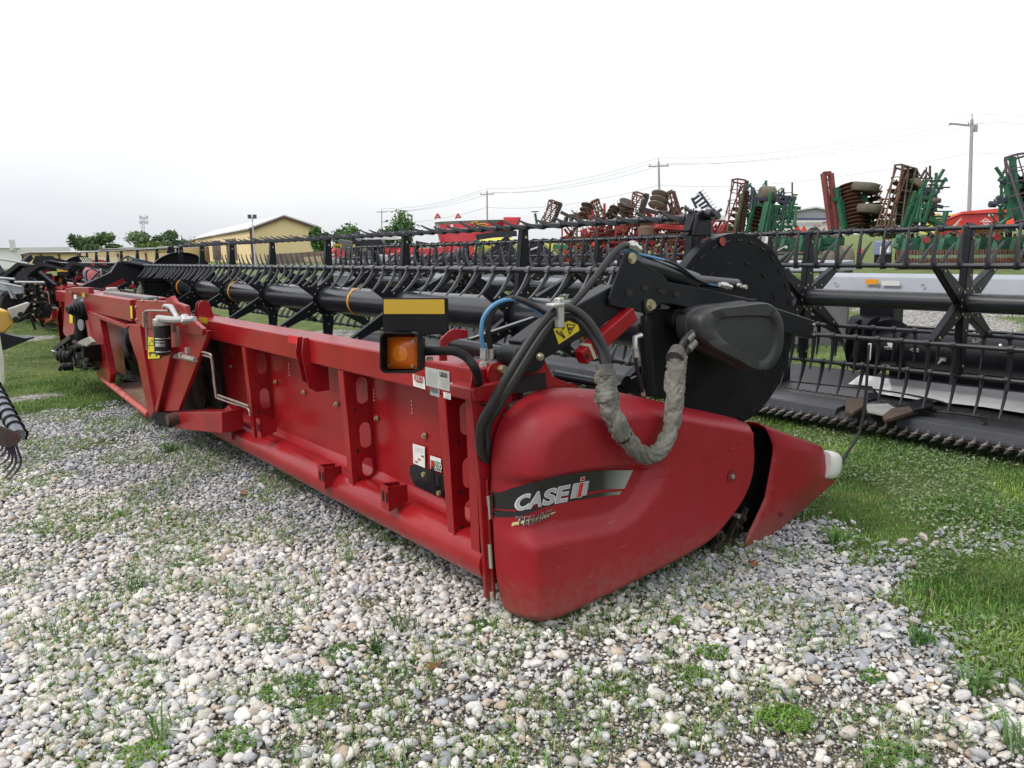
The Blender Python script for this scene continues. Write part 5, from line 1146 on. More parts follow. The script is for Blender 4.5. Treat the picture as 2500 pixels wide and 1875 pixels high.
# width so that the right corner projects at x = 780
best = min([i*.1 for i in range(40, 250)], key=lambda w_: abs((1250+F*((A+e1*w_-CAM).dot(RT))/((A+e1*w_-CAM).dot(FW)))-780)); Wd = best
EH = atd(624, 556, 100).z; RH = atd(700, 527, (A+e1*Wd/2-CAM).dot(FW)).z
W1 = ribbed('tan_ribbed_side', (.72, .56, .31), e2); W2 = ribbed('tan_ribbed_gable', (.76, .60, .34), e1)
def shed(name, label, A, e1, e2, Wd, Ln, EH, RH, wins=(), mats=None, over=.3):
    o = thing(name, label, 'building'); z = Vector((0, 0, 1)); g = A.copy(); g.z = GZ; w1, w2 = mats or (W1, W2)
    b = MB(); b.prism([g, g+e2*Ln, g+e2*Ln+z*EH, g+z*EH], e1*.15); b.prism([g+e1*Wd, g+e1*Wd+e2*Ln, g+e1*Wd+e2*Ln+z*EH, g+e1*Wd+z*EH], -e1*.15); wl = b.build('wall', w1, o, smooth=False)
    for q in (0, Ln-.15): b = MB(); p = g+e2*q; b.prism([p+e1*.16, p+e1*(Wd-.16), p+e1*(Wd-.16)+z*EH, p+e1*Wd/2+z*(RH-.05), p+e1*.16+z*EH], e2*.15); b.build('gable_wall', w2, o, smooth=False)
    b = MB()
    for s in (0, 1):
        ed = g+e1*(Wd*s)+z*EH+e1*(over*(2*s-1))-z*.1; rd = g+e1*Wd/2+z*RH
        b.prism([ed-e2*over, ed+e2*(Ln+over), rd+e2*(Ln+over), rd-e2*over], z*.18)
    rf = b.build('roof', ROOF, o, smooth=False)
    b = MB()
    for s in (0, 1): ed = g+e1*(Wd*s)+z*EH+e1*(over*(2*s-1))-z*.3; rd = g+e1*Wd/2+z*(RH-.15); b.bar(ed-e2*(over+.1), rd-e2*(over+.1), .12, .32)
    b.bar(g-e1*.2+z*(EH-.2)-e2*.3, g-e1*.2+z*(EH-.2)+e2*Ln, .15, .18)
    for (p) in (g, g+e1*Wd): b.bar(p-e2*.05-e1*.05, p-e2*.05+z*EH-e1*.05, .22, .22)
    b.build('trim', BRN, rf, smooth=False)
    for (d0, d1, h0, h1) in wins:
        b = MB(); p = g-e1*.04; b.prism([p+e2*d0+z*h0, p+e2*d1+z*h0, p+e2*d1+z*h1, p+e2*d0+z*h1], e1*.05); b.build('louvre_window', mat('brown_louvre', (.13, .085, .075), .6, var=.15), wl)
        b = MB(); 
        for k in range(9): b.bar(p-e1*.03+e2*d0+z*(h0+(h1-h0)*k/9), p-e1*.03+e2*d1+z*(h0+(h1-h0)*k/9), .05, .05)
        b.build('slats', BRN, wl)
    place(o); return o
def alongx(px, y=600):                                       # distance along the side wall at image column px
    return min([i*.2 for i in range(0, 400)], key=lambda t: abs((1250+F*((A+e2*t-CAM).dot(RT))/((A+e2*t-CAM).dot(FW)))-px))
wins = []
for (a, c) in ((581, 556), (542, 522), (511, 493)): d0, d1 = alongx(a), alongx(c); wins.append((d0, d1, .4, EH-.95))
shed('warehouse', 'tall tan metal warehouse with a gable and brown louvred bays', A, e1, e2, Wd, Ln, EH, RH, wins)
# lower gable behind its left end
b0 = grd(400, 175); b1 = grd(486, 168)
def gable_front(name, label, xs, ys, D, depth, mt, roofc=ROOF, door=None, trim=True, cat='building'):
    o = thing(name, label, cat); P = [atd(x, y, D) for x, y in zip(xs, ys)]; back = Vector((FW.x, FW.y, 0)).normalized()*depth
    base = [Vector((P[0].x, P[0].y, GZ)), Vector((P[-1].x, P[-1].y, GZ))]
    loop = [base[0]]+P+[base[1]]; b = MB(); b.prism(loop, back); b.build('wall', mt, o, smooth=False)
    b = MB(); f = -back.normalized()*.3
    for i in range(len(P)-1): b.prism([P[i]+f, P[i+1]+f, P[i+1]+back, P[i]+back], Vector((0, 0, .14)))
    r = b.build('roof', roofc, o, smooth=False)
    if trim:
        b = MB()
        for i in range(len(P)-1): b.bar(P[i]+f*1.4-Vector((0, 0, .05)), P[i+1]+f*1.4-Vector((0, 0, .05)), .1, .22)
        for t in (0, .33, .66, 1): p = base[0].lerp(base[1], t)+f*.3; b.bar(p, Vector((p.x, p.y, P[0].z if t in (0,) else (P[-1].z if t == 1 else min(P[0].z, P[-1].z)))), .18, .18)
        b.build('trim', BRN, o, smooth=False)
    if door:
        dx0, dx1, dy = door; p = [atd(dx0, dy, D), atd(dx1, dy, D)]; q = [Vector((a.x, a.y, GZ)) for a in p]; b = MB(); b.prism([q[0]+f*.2, q[1]+f*.2, p[1]+f*.2, p[0]+f*.2], f*.2); b.build('doorway', HOLE, o, smooth=False)
    place(o); return o
z3p = lambda l: list(zip(*[z3(*p) for p in l]))
xs, ys = z3p([(880, 378), (1062, 296), (1070, 300)]); gable_front('shed', 'small tan shed with pale sloping roof against the left end of the warehouse', xs, ys, 160, 10, TAN)
xs, ys = z3p([(485, 378), (560, 352), (940, 345)]); gable_front('long_shed', 'long low tan shed with pale roof, right of the small one with a dark doorway', xs, ys, 118, 14, ribbed('tan_ribbed_low', (.70, .54, .31), RT))
xs, ys = z3p([(410, 350), (420, 348), (930, 338)]); gable_front('white_store', 'white flat building showing between the two low tan sheds', xs, ys, 150, 12, mat('white_wall', (.8, .82, .84), .6, var=.03), trim=False)
xs, ys = z3p([(122, 380), (172, 370), (420, 368)]); gable_front('open_shed', 'low tan shed with a wide dark doorway at the left', xs, ys, 105, 10, MATS['tan_ribbed_low'], door=(86, 131, 625))
xs, ys = z3p([(-60, 345), (0, 345), (108, 345)]); o = gable_front('flat_building', 'pale grey flat-roofed building at the left edge of the horizon', xs, ys, 120, 14, mat('pale_grey_wall', (.60, .62, .63), .7, var=.06), trim=False)
b = MB(); p = atd(*z3(68, 345), 120); b.box(p+Vector((0, 0, .45)), (.8, .8, 1.6)); c = b.build('chimney', MATS['pale_grey_wall'], o); c.location = -o.location
xs, ys = [1925, 1940, 1990, 2040, 2052], [524, 516, 508, 518, 524]; GB = gable_front('grey_building', 'grey shed with a dark blue band behind the green machines', xs, ys, 75, 12, mat('grey_cladding', (.30, .31, .33), .6, var=.05), trim=False)
b = MB(); b.prism([atd(1922, 532, 74.5), atd(2052, 532, 74.5), atd(2052, 541, 74.5), atd(1922, 541, 74.5)], FW*.1); q = b.build('blue_band', mat('navy_band', (.05, .06, .12), .6), GB, smooth=False); q.location = -GB.location
# ================================================================ TREES
LEAF = {}
def leafmat(nm, col):
    M = mat(nm, col, .6, var=.45, vscale=.9, spec=.2); return M
def tree(name, label, cx, D, top, crown_bot, wpx, col, n=2600, leaf=.28, seed=1, lumps=9, cat='tree', group=None, sparse=0):
    rr = np.random.default_rng(seed); o = thing(name, label, cat, group)
    base = grd(cx, D); T = atd(cx, top, D).z; B_ = atd(cx, crown_bot, D).z; W_ = wpx/F*D/2; base.z = GZ
    hc = (T-B_)/2; ctr = Vector((base.x, base.y, (T+B_)/2)); rt = Vector((RT.x, RT.y, 0)).normalized(); bk = Vector((-rt.y, rt.x, 0))
    b = MB(); b.tube([base, base.lerp(ctr, .5)+rt*.2, ctr+Vector((0, 0, hc*.4))], [W_*.07+.08, W_*.05+.05, .03], 8)
    L_ = []
    for i in range(lumps):
        a = rr.uniform(0, 2*math.pi); q = rr.uniform(.15, .72); c = ctr+rt*(math.cos(a)*W_*q*1.15)+bk*(rr.uniform(-.5, .5)*W_)+Vector((0, 0, math.sin(a)*hc*q-hc*.15)); r = rr.uniform(.18, .42)
        L_.append((c, r)); b.tube([base.lerp(ctr, rr.uniform(.3, .9)), c], [.09, .02], 5)
    b.build('trunk', mat('bark', (.07, .055, .045), .8), o)
    vs = []; fs = []
    for i in range(n):
        c, r = L_[rr.integers(len(L_))]; d = rr.normal(size=3); d /= np.linalg.norm(d); k = rr.uniform(.35, 1.0)**.6*(1+.33*rr.normal()*(.6+sparse))
        p = Vector((c.x, c.y, c.z))+rt*(d[0]*r*W_*k)+bk*(d[1]*r*W_*k)+Vector((0, 0, d[2]*r*hc*1.15*k))
        s = leaf*rr.uniform(.5, 1.2); u = Vector(rr.normal(size=3)).normalized(); v_ = u.cross(Vector(rr.normal(size=3))).normalized(); m_ = len(vs)
        vs += [p-u*s, p+v_*s*.45, p+u*s, p-v_*s*.45]; fs.append((m_, m_+1, m_+2, m_+3))
    b = MB(); b.add(vs, fs); b.build('crown', leafmat('leaf_'+name+str(seed), col), o, smooth=False)
    place(o); return o
tree('broadleaf_tree', 'dark round tree above the roof, second tree from the left', 252, 150, 566, 622, 125, (.11, .165, .075), 3600, .45, 2, 10)
tree('broken_tree', 'thin ragged tree with bare branches, leftmost above the sheds', 200, 150, 560, 615, 36, (.06, .11, .04), 700, .4, 3, 6, sparse=1)
tree('broadleaf_tree', 'tree crown directly below the cell tower', 385, 165, 556, 624, 120, (.11, .165, .075), 3600, .5, 4, 9)
tree('broadleaf_tree', 'dark wide tree crown left of the warehouse roof', 455, 170, 550, 626, 135, (.085, .135, .06), 3800, .5, 5, 9)
tree('bush', 'light green bush below the tree under the cell tower', 368, 150, 585, 612, 60, (.12, .19, .05), 1400, .35, 6, 6)
tree('conifer', 'tiny pointed tree top over the warehouse roof', 519, 260, 555, 610, 12, (.06, .09, .05), 300, .5, 7, 5)
tree('leafy_tree', 'rounded green tree just right of the warehouse gable', 796, 95, 550, 640, 80, (.07, .15, .04), 3000, .3, 8, 9, group=None)
tree('leafy_tree', 'broad bright green tree between the warehouse and the first pole', 865, 92, 541, 640, 115, (.085, .17, .045), 4200, .28, 9, 12)
tree('leafy_tree', 'tall loose tree beside the leftmost utility pole', 982, 80, 516, 640, 105, (.09, .17, .06), 3800, .24, 10, 11, sparse=.6)
tree('leafy_tree', 'low green tree left of the pole beside the tall loose tree', 925, 85, 556, 640, 75, (.08, .15, .05), 2000, .25, 11, 8)
tree('distant_trees', 'distant row of trees behind the discs, left of the first green machine', 1765, 160, 544, 590, 60, (.07, .12, .05), 1200, .5, 12, 7)
tree('distant_trees', 'distant dark trees left of the red seed drill', 2330, 140, 531, 580, 60, (.035, .06, .03), 1400, .5, 13, 7)
tree('distant_trees', 'distant trees low behind the rust coloured rollers', 2160, 140, 528, 585, 90, (.06, .09, .04), 1800, .5, 14, 8)
# ================================================================ TOWER, LIGHT, POLES
STL = mat('pale_lattice', (.34, .36, .42), .5)
o = thing('cell_tower', 'lattice cell tower with two rings of antennas above the left trees', 'cell tower'); D = 260; b = MB()
g = grd(351, D); T = atd(351, 530, D)
for dx in (-.7, .7): b.bar(g+RT*dx*1.2, T+RT*dx*.3, .18, .18)
n_ = 14
for i in range(n_):
    a = g.lerp(T, i/n_); c = g.lerp(T, (i+1)/n_); s = -1 if i % 2 else 1; b.bar(a+RT*s*.5, c-RT*s*.5, .1, .1)
b.build('mast', STL, o)
b = MB()
for yy in (531, 543):
    c = atd(351, yy, D); b.bar(c-RT*1.2, c+RT*1.2, .15, .15)
    for q in (-1.25, -.75, .7, 1.25): b.bar(c+RT*q-UP*.55, c+RT*q+UP*.6, .26, .22)
b.build('antenna', STL, o); place(o)
o = thing('flood_light_pole', 'slim pole with twin flood lights in front of the warehouse', 'light pole'); D = 85; b = MB(); T = atd(616, 530, D); b.tube([grd(628, D), T], [.09, .06], 8); b.build('pole', STL, o)
for dx in (-.3, .25): b = MB(); b.box(T+RT*dx+UP*.05, (.32, .3, .42)); b.build('flood_light', mat('dark_lamp', (.08, .09, .1), .5), o)
place(o)
o = thing('antenna_pole', 'thin pole with a small top aerial between the left trees', 'pole'); D = 140; b = MB(); T = atd(325, 590, D); b.tube([grd(327, D), T], .05, 6); b.bar(T-RT*1.0, T+RT*.7, .08, .08); b.build('pole', STL, o); place(o)
WOOD = mat('weathered_pole', (.30, .27, .29), .8, var=.25, vscale=8)
poles = [(932, 513, 200, 936, 'leftmost utility pole, rising behind the tall loose tree'), (1189, 467, 142, 1193, 'utility pole above the red mixer wagon'), (1608, 395, 98, 1612, 'utility pole above the upturned disc blades in the middle'), (2373, 292, 68, 2357, 'tallest and nearest utility pole, at the right')]
PT = []
for (x, y, D, xb, lab) in poles:
    o = thing('utility_pole', lab, 'utility pole', 'utility poles along the road'); g = grd(xb, D); T = atd(x, y, D); b = MB(); b.tube([g, T], [.17, .13], 10); b.build('pole', WOOD, o)
    ax_ = Vector((RT.x, RT.y, 0)).normalized(); b = MB(); cz = T-(T-g).normalized()*.55; hw = 1.25
    if D == 68: b.bar(cz-ax_*1.9+Vector((0, 0, .25)), cz+ax_*.1, .12, .14)
    else: b.bar(cz-ax_*hw, cz+ax_*hw, .12, .14)
    b.build('crossarm', WOOD, o); b = MB()
    for q in ((-1.9, -.3) if D == 68 else (-1.1, 1.1)): b.cyl(cz+ax_*q+Vector((0, 0, .07)), cz+ax_*q+Vector((0, 0, .3)), .06, 8)
    b.cyl(T, T+(T-g).normalized()*.5, .05, 6); b.build('insulator', mat('grey_insulator', (.3, .31, .33), .4), o)
    if D in (68,): b = MB(); b.cyl(cz+ax_*.35-Vector((0, 0, .5)), cz+ax_*.35+Vector((0, 0, .1)), .16, 10); b.build('transformer', mat('grey_insulator', (0,)*3), o)
    PT.append((T+(T-g).normalized()*.5, cz-ax_*1.1+Vector((0, 0, .3)), cz+ax_*1.1+Vector((0, 0, .3)), T.lerp(g, .26))); place(o)
WIRE = mat('wire', (.22, .22, .24), .6)
PT.append(tuple(p+Vector((1, 0, 0))*0+(Vector((RT.x, RT.y, 0))*38+Vector((0, 0, .35))-FW*4) for p in PT[-1]))
for k, nm in enumerate(('topmost overhead wire running between the pole tips', 'overhead wire along the left ends of the crossarms', 'overhead wire along the right ends of the crossarms', 'lowest overhead cable strung well below the crossarms')):
    b = MB()
    for i in range(len(PT)-1):
        a, c = PT[i][k], PT[i+1][k]; P = [a.lerp(c, t/16)-Vector((0, 0, 1.1*4*(t/16)*(1-t/16))) for t in range(17)]; D_ = (a-CAM).dot(FW); b.tube(P, [max(.012, .00016*((p-CAM).dot(FW))) for p in P], 4)
    tag(b.build('overhead_wire', WIRE), nm, 'power line', 'overhead wires')
# ================================================================ MACHINES BEYOND
def m_(name, label, cat, group=None): return thing(name, label, cat, group)
def P2(D, zf=ident): return lambda x, y, o=0: atd(*zf(x, y), D+o)
def flat(b, l, D, th=.1, zf=ident): b.prism([atd(*zf(*p), D) for p in l], Vector((FW.x, FW.y, 0))*th); return b
def bars(b, L_, D, w_, zf=ident):
    for (x0, y0_, x1, y1_) in L_: b.bar(atd(*zf(x0, y0_), D), atd(*zf(x1, y1_), D), w_, w_)
    return b
# mixer wagon
o = m_('mixer_wagon', 'big red feed mixer wagon with a dark rim and yellow lettering', 'mixer wagon'); D = 27
b = MB(); 
lo = [(1082, 690), (1200, 690)]; secs = []
for (xl, xr, y, dp) in ((1052, 1262, 541, 2.6), (1054, 1261, 548, 2.55), (1076, 1236, 622, 1.9), (1080, 1222, 632, 1.8)):
    L0 = atd(xl, y, D); R0 = atd(xr, y, D); z_ = L0.z; c = (L0+R0)/2; rt = (R0-L0); rt.z = 0; hw = rt.length/2; rt.normalize(); bk = Vector((-rt.y, rt.x, 0)); loop = []
    for k in range(40):
        a = 2*math.pi*k/40; ca, sa = math.cos(a), math.sin(a); ca = math.copysign(abs(ca)**.75, ca); loop.append(Vector((c.x, c.y, z_))+bk*dp/2+rt*ca*hw+bk*sa*dp/2)
    secs.append(loop)
b.add([q for l in secs for q in l], [(k*40+i, k*40+(i+1) % 40, (k+1)*40+(i+1) % 40, (k+1)*40+i) for k in (1, 2) for i in range(40)]); MXR = mat('wagon_red', (.42, .012, .022), .4, var=.08, vscale=1, coat=.2); b.build('tub', MXR, o)
b = MB(); b.add([q for l in secs[:2] for q in l], [(i, (i+1) % 40, 40+(i+1) % 40, 40+i) for i in range(40)]); b.build('rim', mat('dark_rim', (.08, .085, .07), .6), o)
b = MB(); flat(b, [(1080, 630), (1222, 630), (1200, 680), (1090, 680)], D+1, 1); b.build('chassis', BLACKM, o)
b = MB(); flat(b, [(1229, 530), (1272, 530), (1266, 558), (1229, 554)], D-.2, .8); flat(b, [(1233, 533), (1266, 534), (1262, 554), (1233, 551)], D-.24, .04); b.build('conveyor_box', MXR, o, bevel=.02)
for x in (1068, 1118): b = MB(); bars(b, [(x-6, 534, x, 522), (x, 522, x+7, 532), (x-4, 531, x+5, 531)], D+.3, .05); b.build('lifting_eye', mat('orange_red', (.4, .06, .04), .5), o)
cF = lambda x, y: atd(x, y, D-.03)
GOLD = mat('gold_lettering', (.6, .35, .04), .45); ax_ = (cF(1180, 555)-cF(1160, 555)).normalized()
b = MB(); bars(b, [(1152, 543, 1161, 552), (1161, 552, 1166, 541), (1149, 545, 1164, 540)], D-.04, .04); b.build('emblem', GOLD, o)
text_on('wagon_name', 'VERTEX', cF(1163, 557), ax_, Vector((0, 0, 1)), (cF(1190, 555)-cF(1163, 555)).length, .10, GOLD, o, bold=.04)
b = MB(); P = [cF(1164+28*t, 549-3*math.sin(math.pi*t)) for t in [i/8 for i in range(9)]]; b.tube(P, .018, 5); P = [cF(1162+28*t, 558.5-.5*t) for t in [i/8 for i in range(9)]]; b.tube(P, .012, 5); b.build('emblem', GOLD, o)
c = cF(1067, 556); b = MB(); b.cyl(c, c-FW*.02, .1, 20); e_ = b.build('emblem_disc', DECW, o); b = MB(); b.cyl(c-FW*.021, c-FW*.026, .088, 20); b.build('emblem_ring', DECK, e_); b = MB(); b.prism([c-FW*.03+RT*math.cos(D2R(90+36*i))*(.075 if i % 2 == 0 else .03)+UP*math.sin(D2R(90+36*i))*(.075 if i % 2 == 0 else .03) for i in range(10)], -FW*.004); b.build('emblem_star', DECW, e_)
b = MB(); flat(b, [(1100, 548), (1106, 548), (1106, 557), (1100, 557)], D-.05, .01); b.build('white_decal', DECW, o); place(o)
# mowers and balers in the middle distance
o = m_('red_mower', 'red mower with white lettering left of the mixer wagon', 'mower'); D = 24
b = MB(); flat(b, [(930, 632), (1000, 600), (1018, 601), (1020, 608), (1090, 603), (1086, 625), (1060, 640), (1000, 645), (930, 640)], D, .8); flat(b, [(936, 600), (990, 595), (1000, 612), (960, 618), (936, 612)], D+.5, .5); b.build('body', MXR, o, bevel=.03)
b = MB(); bars(b, [(926, 630, 972, 600)], D-.2, .12); b.build('arm', MXR, o)
c = atd(1002, 626, D-.03); text_on('mower_name', 'GEHL', atd(998, 627, D-.03), RT, Vector((0, 0, 1)), .22, .07, WHT, o); place(o)
o = m_('black_header', 'black windrower header with white name on its end by the mixer wagon', 'grain header'); D = 25.5
b = MB(); flat(b, [(1015, 588), (1065, 597), (1062, 604), (1015, 600)], D, .3); b.build('end_arm', BLACK, o); text_on('header_name', 'MacDon', atd(1023, 598, D-.02), (atd(1050, 602, D)-atd(1023, 597.5, D)).normalized(), Vector((0, 0, 1)), .3, .075, WHT, o); b = MB(); bars(b, [(1020, 600, 1020, 640), (1058, 602, 1060, 640)], D, .1); b.build('leg', BLACK, o); place(o)
o = m_('baler', 'black baler with a round tyre and yellow stickers behind the far reel bats', 'baler'); D = 28
b = MB(); flat(b, [(860, 580), (875, 588), (930, 584), (940, 600), (935, 635), (862, 635)], D, 1.5); flat(b, [(862, 596), (872, 594), (872, 632), (862, 632)], D-.3, .2); b.build('body', BLACK, o)
b = MB(); c = atd(888, 621, D-.4); b.lathe([(-.1, .1), (-.1, .19), (-.06, .225), (.06, .225), (.1, .19), (.1, .1)], c, FW, 26); w_ = b.build('tyre', mat('grey_tyre', (.10, .10, .095), .8), o); b = MB(); b.cyl(c-FW*.1, c+FW*.05, .1, 16); b.build('hub', BLACK, w_)
b = MB(); flat(b, [(862, 597), (866, 597), (866, 602), (862, 602)], D-.35, .02); flat(b, [(863, 621), (867, 621), (867, 625), (863, 625)], D-.35, .02); flat(b, [(911, 600), (920, 600), (920, 604), (911, 604)], D-.05, .02); build_each(b, 'yellow_sticker', DECY, o)
b = MB(); flat(b, [(868, 573), (925, 571), (960, 576), (985, 583), (960, 585), (868, 584)], D+1, 2); b.build('pale_canopy', mat('pale_cover', (.5, .5, .5), .6, var=.2), o); place(o)
o = m_('red_mower', 'rounded red mower cover next to the warehouse, with a black canvas bin', 'mower'); D = 30
b = MB(); b.prism([atd(x, y, D) for x, y in ((806, 608), (815, 604), (835, 608), (848, 625), (850, 634), (806, 634))], FW*1.2); b.build('cover', MXR, o, bevel=.08)
b = MB(); flat(b, [(822, 584), (860, 590), (864, 625), (850, 634), (835, 610)], D+.2, .8); b.build('canvas', mat('dark_canvas', (.09, .09, .085), .8), o)
b = MB(); bars(b, [(815, 605, 817, 597), (817, 597, 832, 598), (832, 598, 834, 606)], D-.1, .04); b.build('orange_frame', RING, o)
b = MB(); flat(b, [(810, 621), (822, 618), (820, 622), (811, 624)], D-.06, .02); b.build('white_badge', DECW, o); place(o)
o = m_('rusty_wagon', 'long low rusty bin standing in front of the warehouse gable', 'wagon'); D = 45; b = MB(); flat(b, [(650, 622), (800, 612), (800, 640), (652, 646)], D, 2); b.build('bin', mat('rusty_brown', (.13, .09, .07), .8, var=.3, vscale=2), o); b = MB(); flat(b, [(740, 628), (785, 626), (785, 640), (740, 640)], D-2, 1); b.build('pallets', mat('pallet_wood', (.3, .24, .15), .8), o); place(o)
# silver pipes and grey covers behind the reel
o = m_('draper_header', 'grey draper header with pale tubes and black pipe behind the near reel', 'grain header'); D = 13.5
b = MB(); bars(b, [(808, 632, 830, 638), (830, 638, 880, 643), (880, 638, 910, 638), (945, 634, 985, 633), (800, 665, 985, 668), (985, 669, 1090, 669), (1005, 636, 1040, 624)], D, .055); b.build('pale_tube', mat('pale_tube', (0,)*3), o)
b = MB(); flat(b, [(905, 630), (918, 622), (945, 623), (950, 630), (948, 642), (908, 642)], D-.1, .4); b.build('motor_cover', GREYB, o, bevel=.02)
b = MB(); b.cyl(atd(1060, 642, D), atd(1130, 620, D), .085, 16); b.cyl(atd(1120, 623, D), atd(1133, 619, D), .1, 16); bars(b, [(1055, 634, 1068, 628), (1035, 640, 1050, 625), (1068, 628, 1080, 618)], D, .05); b.build('folding_pipe', TUBE, o)
b = MB(); flat(b, [(775, 670), (905, 675), (950, 690), (905, 700), (775, 700)], D+.1, .3); flat(b, [(1030, 680), (1120, 676), (1080, 700), (1030, 692)], D+.1, .3); b.build('grey_cover', mat('mid_grey_cover', (.17, .18, .19), .5), o)
b = MB(); flat(b, [(1118, 660), (1124, 660), (1122, 715), (1116, 715)], D-.1, .04); b.build('yellow_stripe', YEL, o)
b = MB(); flat(b, [(760, 672), (1140, 672), (1140, 760), (760, 750)], D+.8, .2); b.build('dark_body', BLACKM, o)
text_on('header_name', 'MACDON', at(*m2(1740, 1020), 1, 8.0) if False else atd(*m2(1640, 1020), D-.12), RT, Vector((0, 0, 1)), .22, .05, WHT, o); b = MB(); 
text_on('header_print', 'Air Reel', atd(*m3(165, 1190), D-1.2), (RT*.5-UP*.75).normalized(), (RT*.75+UP*.5).normalized(), .12, .06, WHT, o)
b = MB(); bars(b, [(*m3(1080, 1190), *m3(1350, 1040)), (*m3(1350, 1040), *m3(1560, 950)), (*m3(260, 945), *m3(1960, 970)), (*m3(1380, 1240), *m3(1450, 1130))], 10, .05); b.build('pale_tube', MATS['pale_tube'], o)
b = MB(); flat(b, [m3(1340, 1080), m3(1480, 950), m3(1620, 940), m3(1700, 1100), m3(1690, 1240), m3(1370, 1250)], 10.3, .3); b.build('drive_housing', BLACK, o)
b = MB(); b.box(atd(*m3(1560, 1135), 10.1), (.06, .06, .03)); b.build('orange_marker', RING, o)
place(o)
# corn head with black snouts
o = m_('corn_head', 'black corn head snouts rising in front of the yellow tank', 'corn head'); D = 17
b = MB()
for l in ([(1180, 618), (1196, 608), (1238, 572), (1243, 580), (1258, 612), (1268, 630), (1268, 640), (1150, 640)], [(1290, 640), (1296, 595), (1312, 590), (1330, 600), (1350, 618), (1378, 640)]): b.prism([atd(*p, D) for p in l], FW*.5)
b.build('snout', BLACK, o, bevel=.02)
b = MB(); bars(b, [(1162, 580, 1200, 574), (1200, 574, 1262, 570)], D+.3, .12); bars(b, [(1294, 600, 1322, 588)], D-.1, .09); build_each(b, 'black_tube', TUBE, o)
b = MB(); bars(b, [(1294, 610, 1316, 602)], D-.2, .03); b.build('white_line', DECW, o); place(o)
o = m_('planter', 'green planter with yellow round tank and tan seed boxes', 'planter'); D = 22
b = MB(); c = atd(1207, 601, D); b.lathe([(-.55, .12), (-.5, .22), (-.3, .26), (.3, .26), (.5, .22), (.55, .12)], c, RT, 26); b.build('yellow_tank', mat('tank_yellow', (.55, .52, .10), .5), o)
JG = mat('machine_green', (.02, .16, .06), .45, var=.15)
b = MB(); flat(b, [(1160, 605), (1190, 602), (1190, 618), (1163, 619)], D, .4); flat(b, [(1262, 594), (1296, 584), (1296, 596), (1262, 606)], D, .4); flat(b, [(1350, 588), (1382, 592), (1382, 603), (1350, 603)], D+.2, .4); b.build('seed_box', mat('tan_plastic', (.42, .38, .24), .6), o, bevel=.02)
b = MB(); flat(b, [(1330, 590), (1352, 586), (1352, 600), (1345, 615)], D-.1, .4); b.build('yellow_lid', mat('tank_yellow', (0,)*3), o)
b = MB(); bars(b, [(1163, 585, 1170, 608), (1300, 628, 1320, 628), (1300, 622, 1318, 618), (1350, 602, 1385, 603)], D-.3, .12); flat(b, [(1300, 620), (1320, 616), (1320, 632), (1302, 634)], D-.3, .2); b.build('green_frame', JG, o); place(o)
RUST = mat('rusty_steel', (.115, .055, .035), .7, var=.5, vscale=9, bump=.3); DISCM = mat('brown_disc', (.17, .125, .10), .5, metal=.3, var=.35, vscale=8); REDM = mat('bright_red_frame', (.30, .010, .012), .5, var=.5, vscale=3, dust=.2, dustcol=(.1, .06, .05)); GRN = mat('tillage_green', (.008, .085, .04), .5, var=.4, vscale=4, dust=.15, dustcol=(.12, .14, .1)); BRNT = mat('dusty_tyre', (.12, .105, .075), .85, var=.25, vscale=6)
ORA = mat('orange_red_panel', (.80, .07, .01), .4)
def basket(o, x0, y0_, x1, y1_, D, wd, mt, nb=6):             # rolling basket / harrow cage folded upright
    wd *= .82; a, c = atd(x0, y0_, D), atd(x1, y1_, D); d = (c-a).normalized(); s = d.cross(FW).normalized(); b = MB(); f = FW
    R_ = wd/2; K_ = [(R_*math.cos(2*math.pi*i/nb), R_*math.sin(2*math.pi*i/nb)) for i in range(nb)]
    for k, (u, v_) in enumerate(K_):
        u2, v2 = K_[(k+1) % nb]; b.bar(a+s*u+f*v_, c+s*u2+f*v2, .035, .035)
    for t in (0, .2, .4, .6, .8, 1): 
        p = a.lerp(c, t); P = [p+s*R_*math.cos(2*math.pi*i/6)+f*R_*math.sin(2*math.pi*i/6) for i in range(7)]; b.tube(P, .014 if 0 < t < 1 else .03, 5)
    b.build('rolling_basket', mt, o)
def gang(o, x0, y0_, x1, y1_, D, r, n, mt=DISCM, name='disc_gang', tilt=0):
    a, c = atd(x0, y0_, D), atd(x1, y1_, D); d = (c-a).normalized(); b = MB(); b.cyl(a, c, .035, 8); ax_ = (d+FW*tilt).normalized()
    r *= .88; n = max(3, int(n*.78))
    for i in range(n): p = a.lerp(c, (i+.5)/n); b.lathe([(0, .03), (.0, r*.6), (.05*r/.25, r), (.06*r/.25, r), (.02, r*.55), (.012, .03)], p, ax_, 18)
    b.build(name, mt, o)
def tyre(o, x, y, D, r, w_, ax_=None, mt=BRNT):
    c = atd(x, y, D); ax_ = ax_ or Vector((0, 0, 1)); b = MB(); prof = [(-w_/2, r*.45), (-w_/2, r*.8), (-w_*.42, r*.93), (-w_*.2, r), (w_*.2, r), (w_*.42, r*.93), (w_/2, r*.8), (w_/2, r*.45)]
    b.lathe(prof, c, ax_, 28); t_ = b.build('tyre', mt, o); b = MB(); b.lathe([(-w_*.3, .02), (-w_*.3, r*.5), (w_*.3, r*.5), (w_*.3, .02)], c, ax_, 16); b.build('rim', RUST, t_)
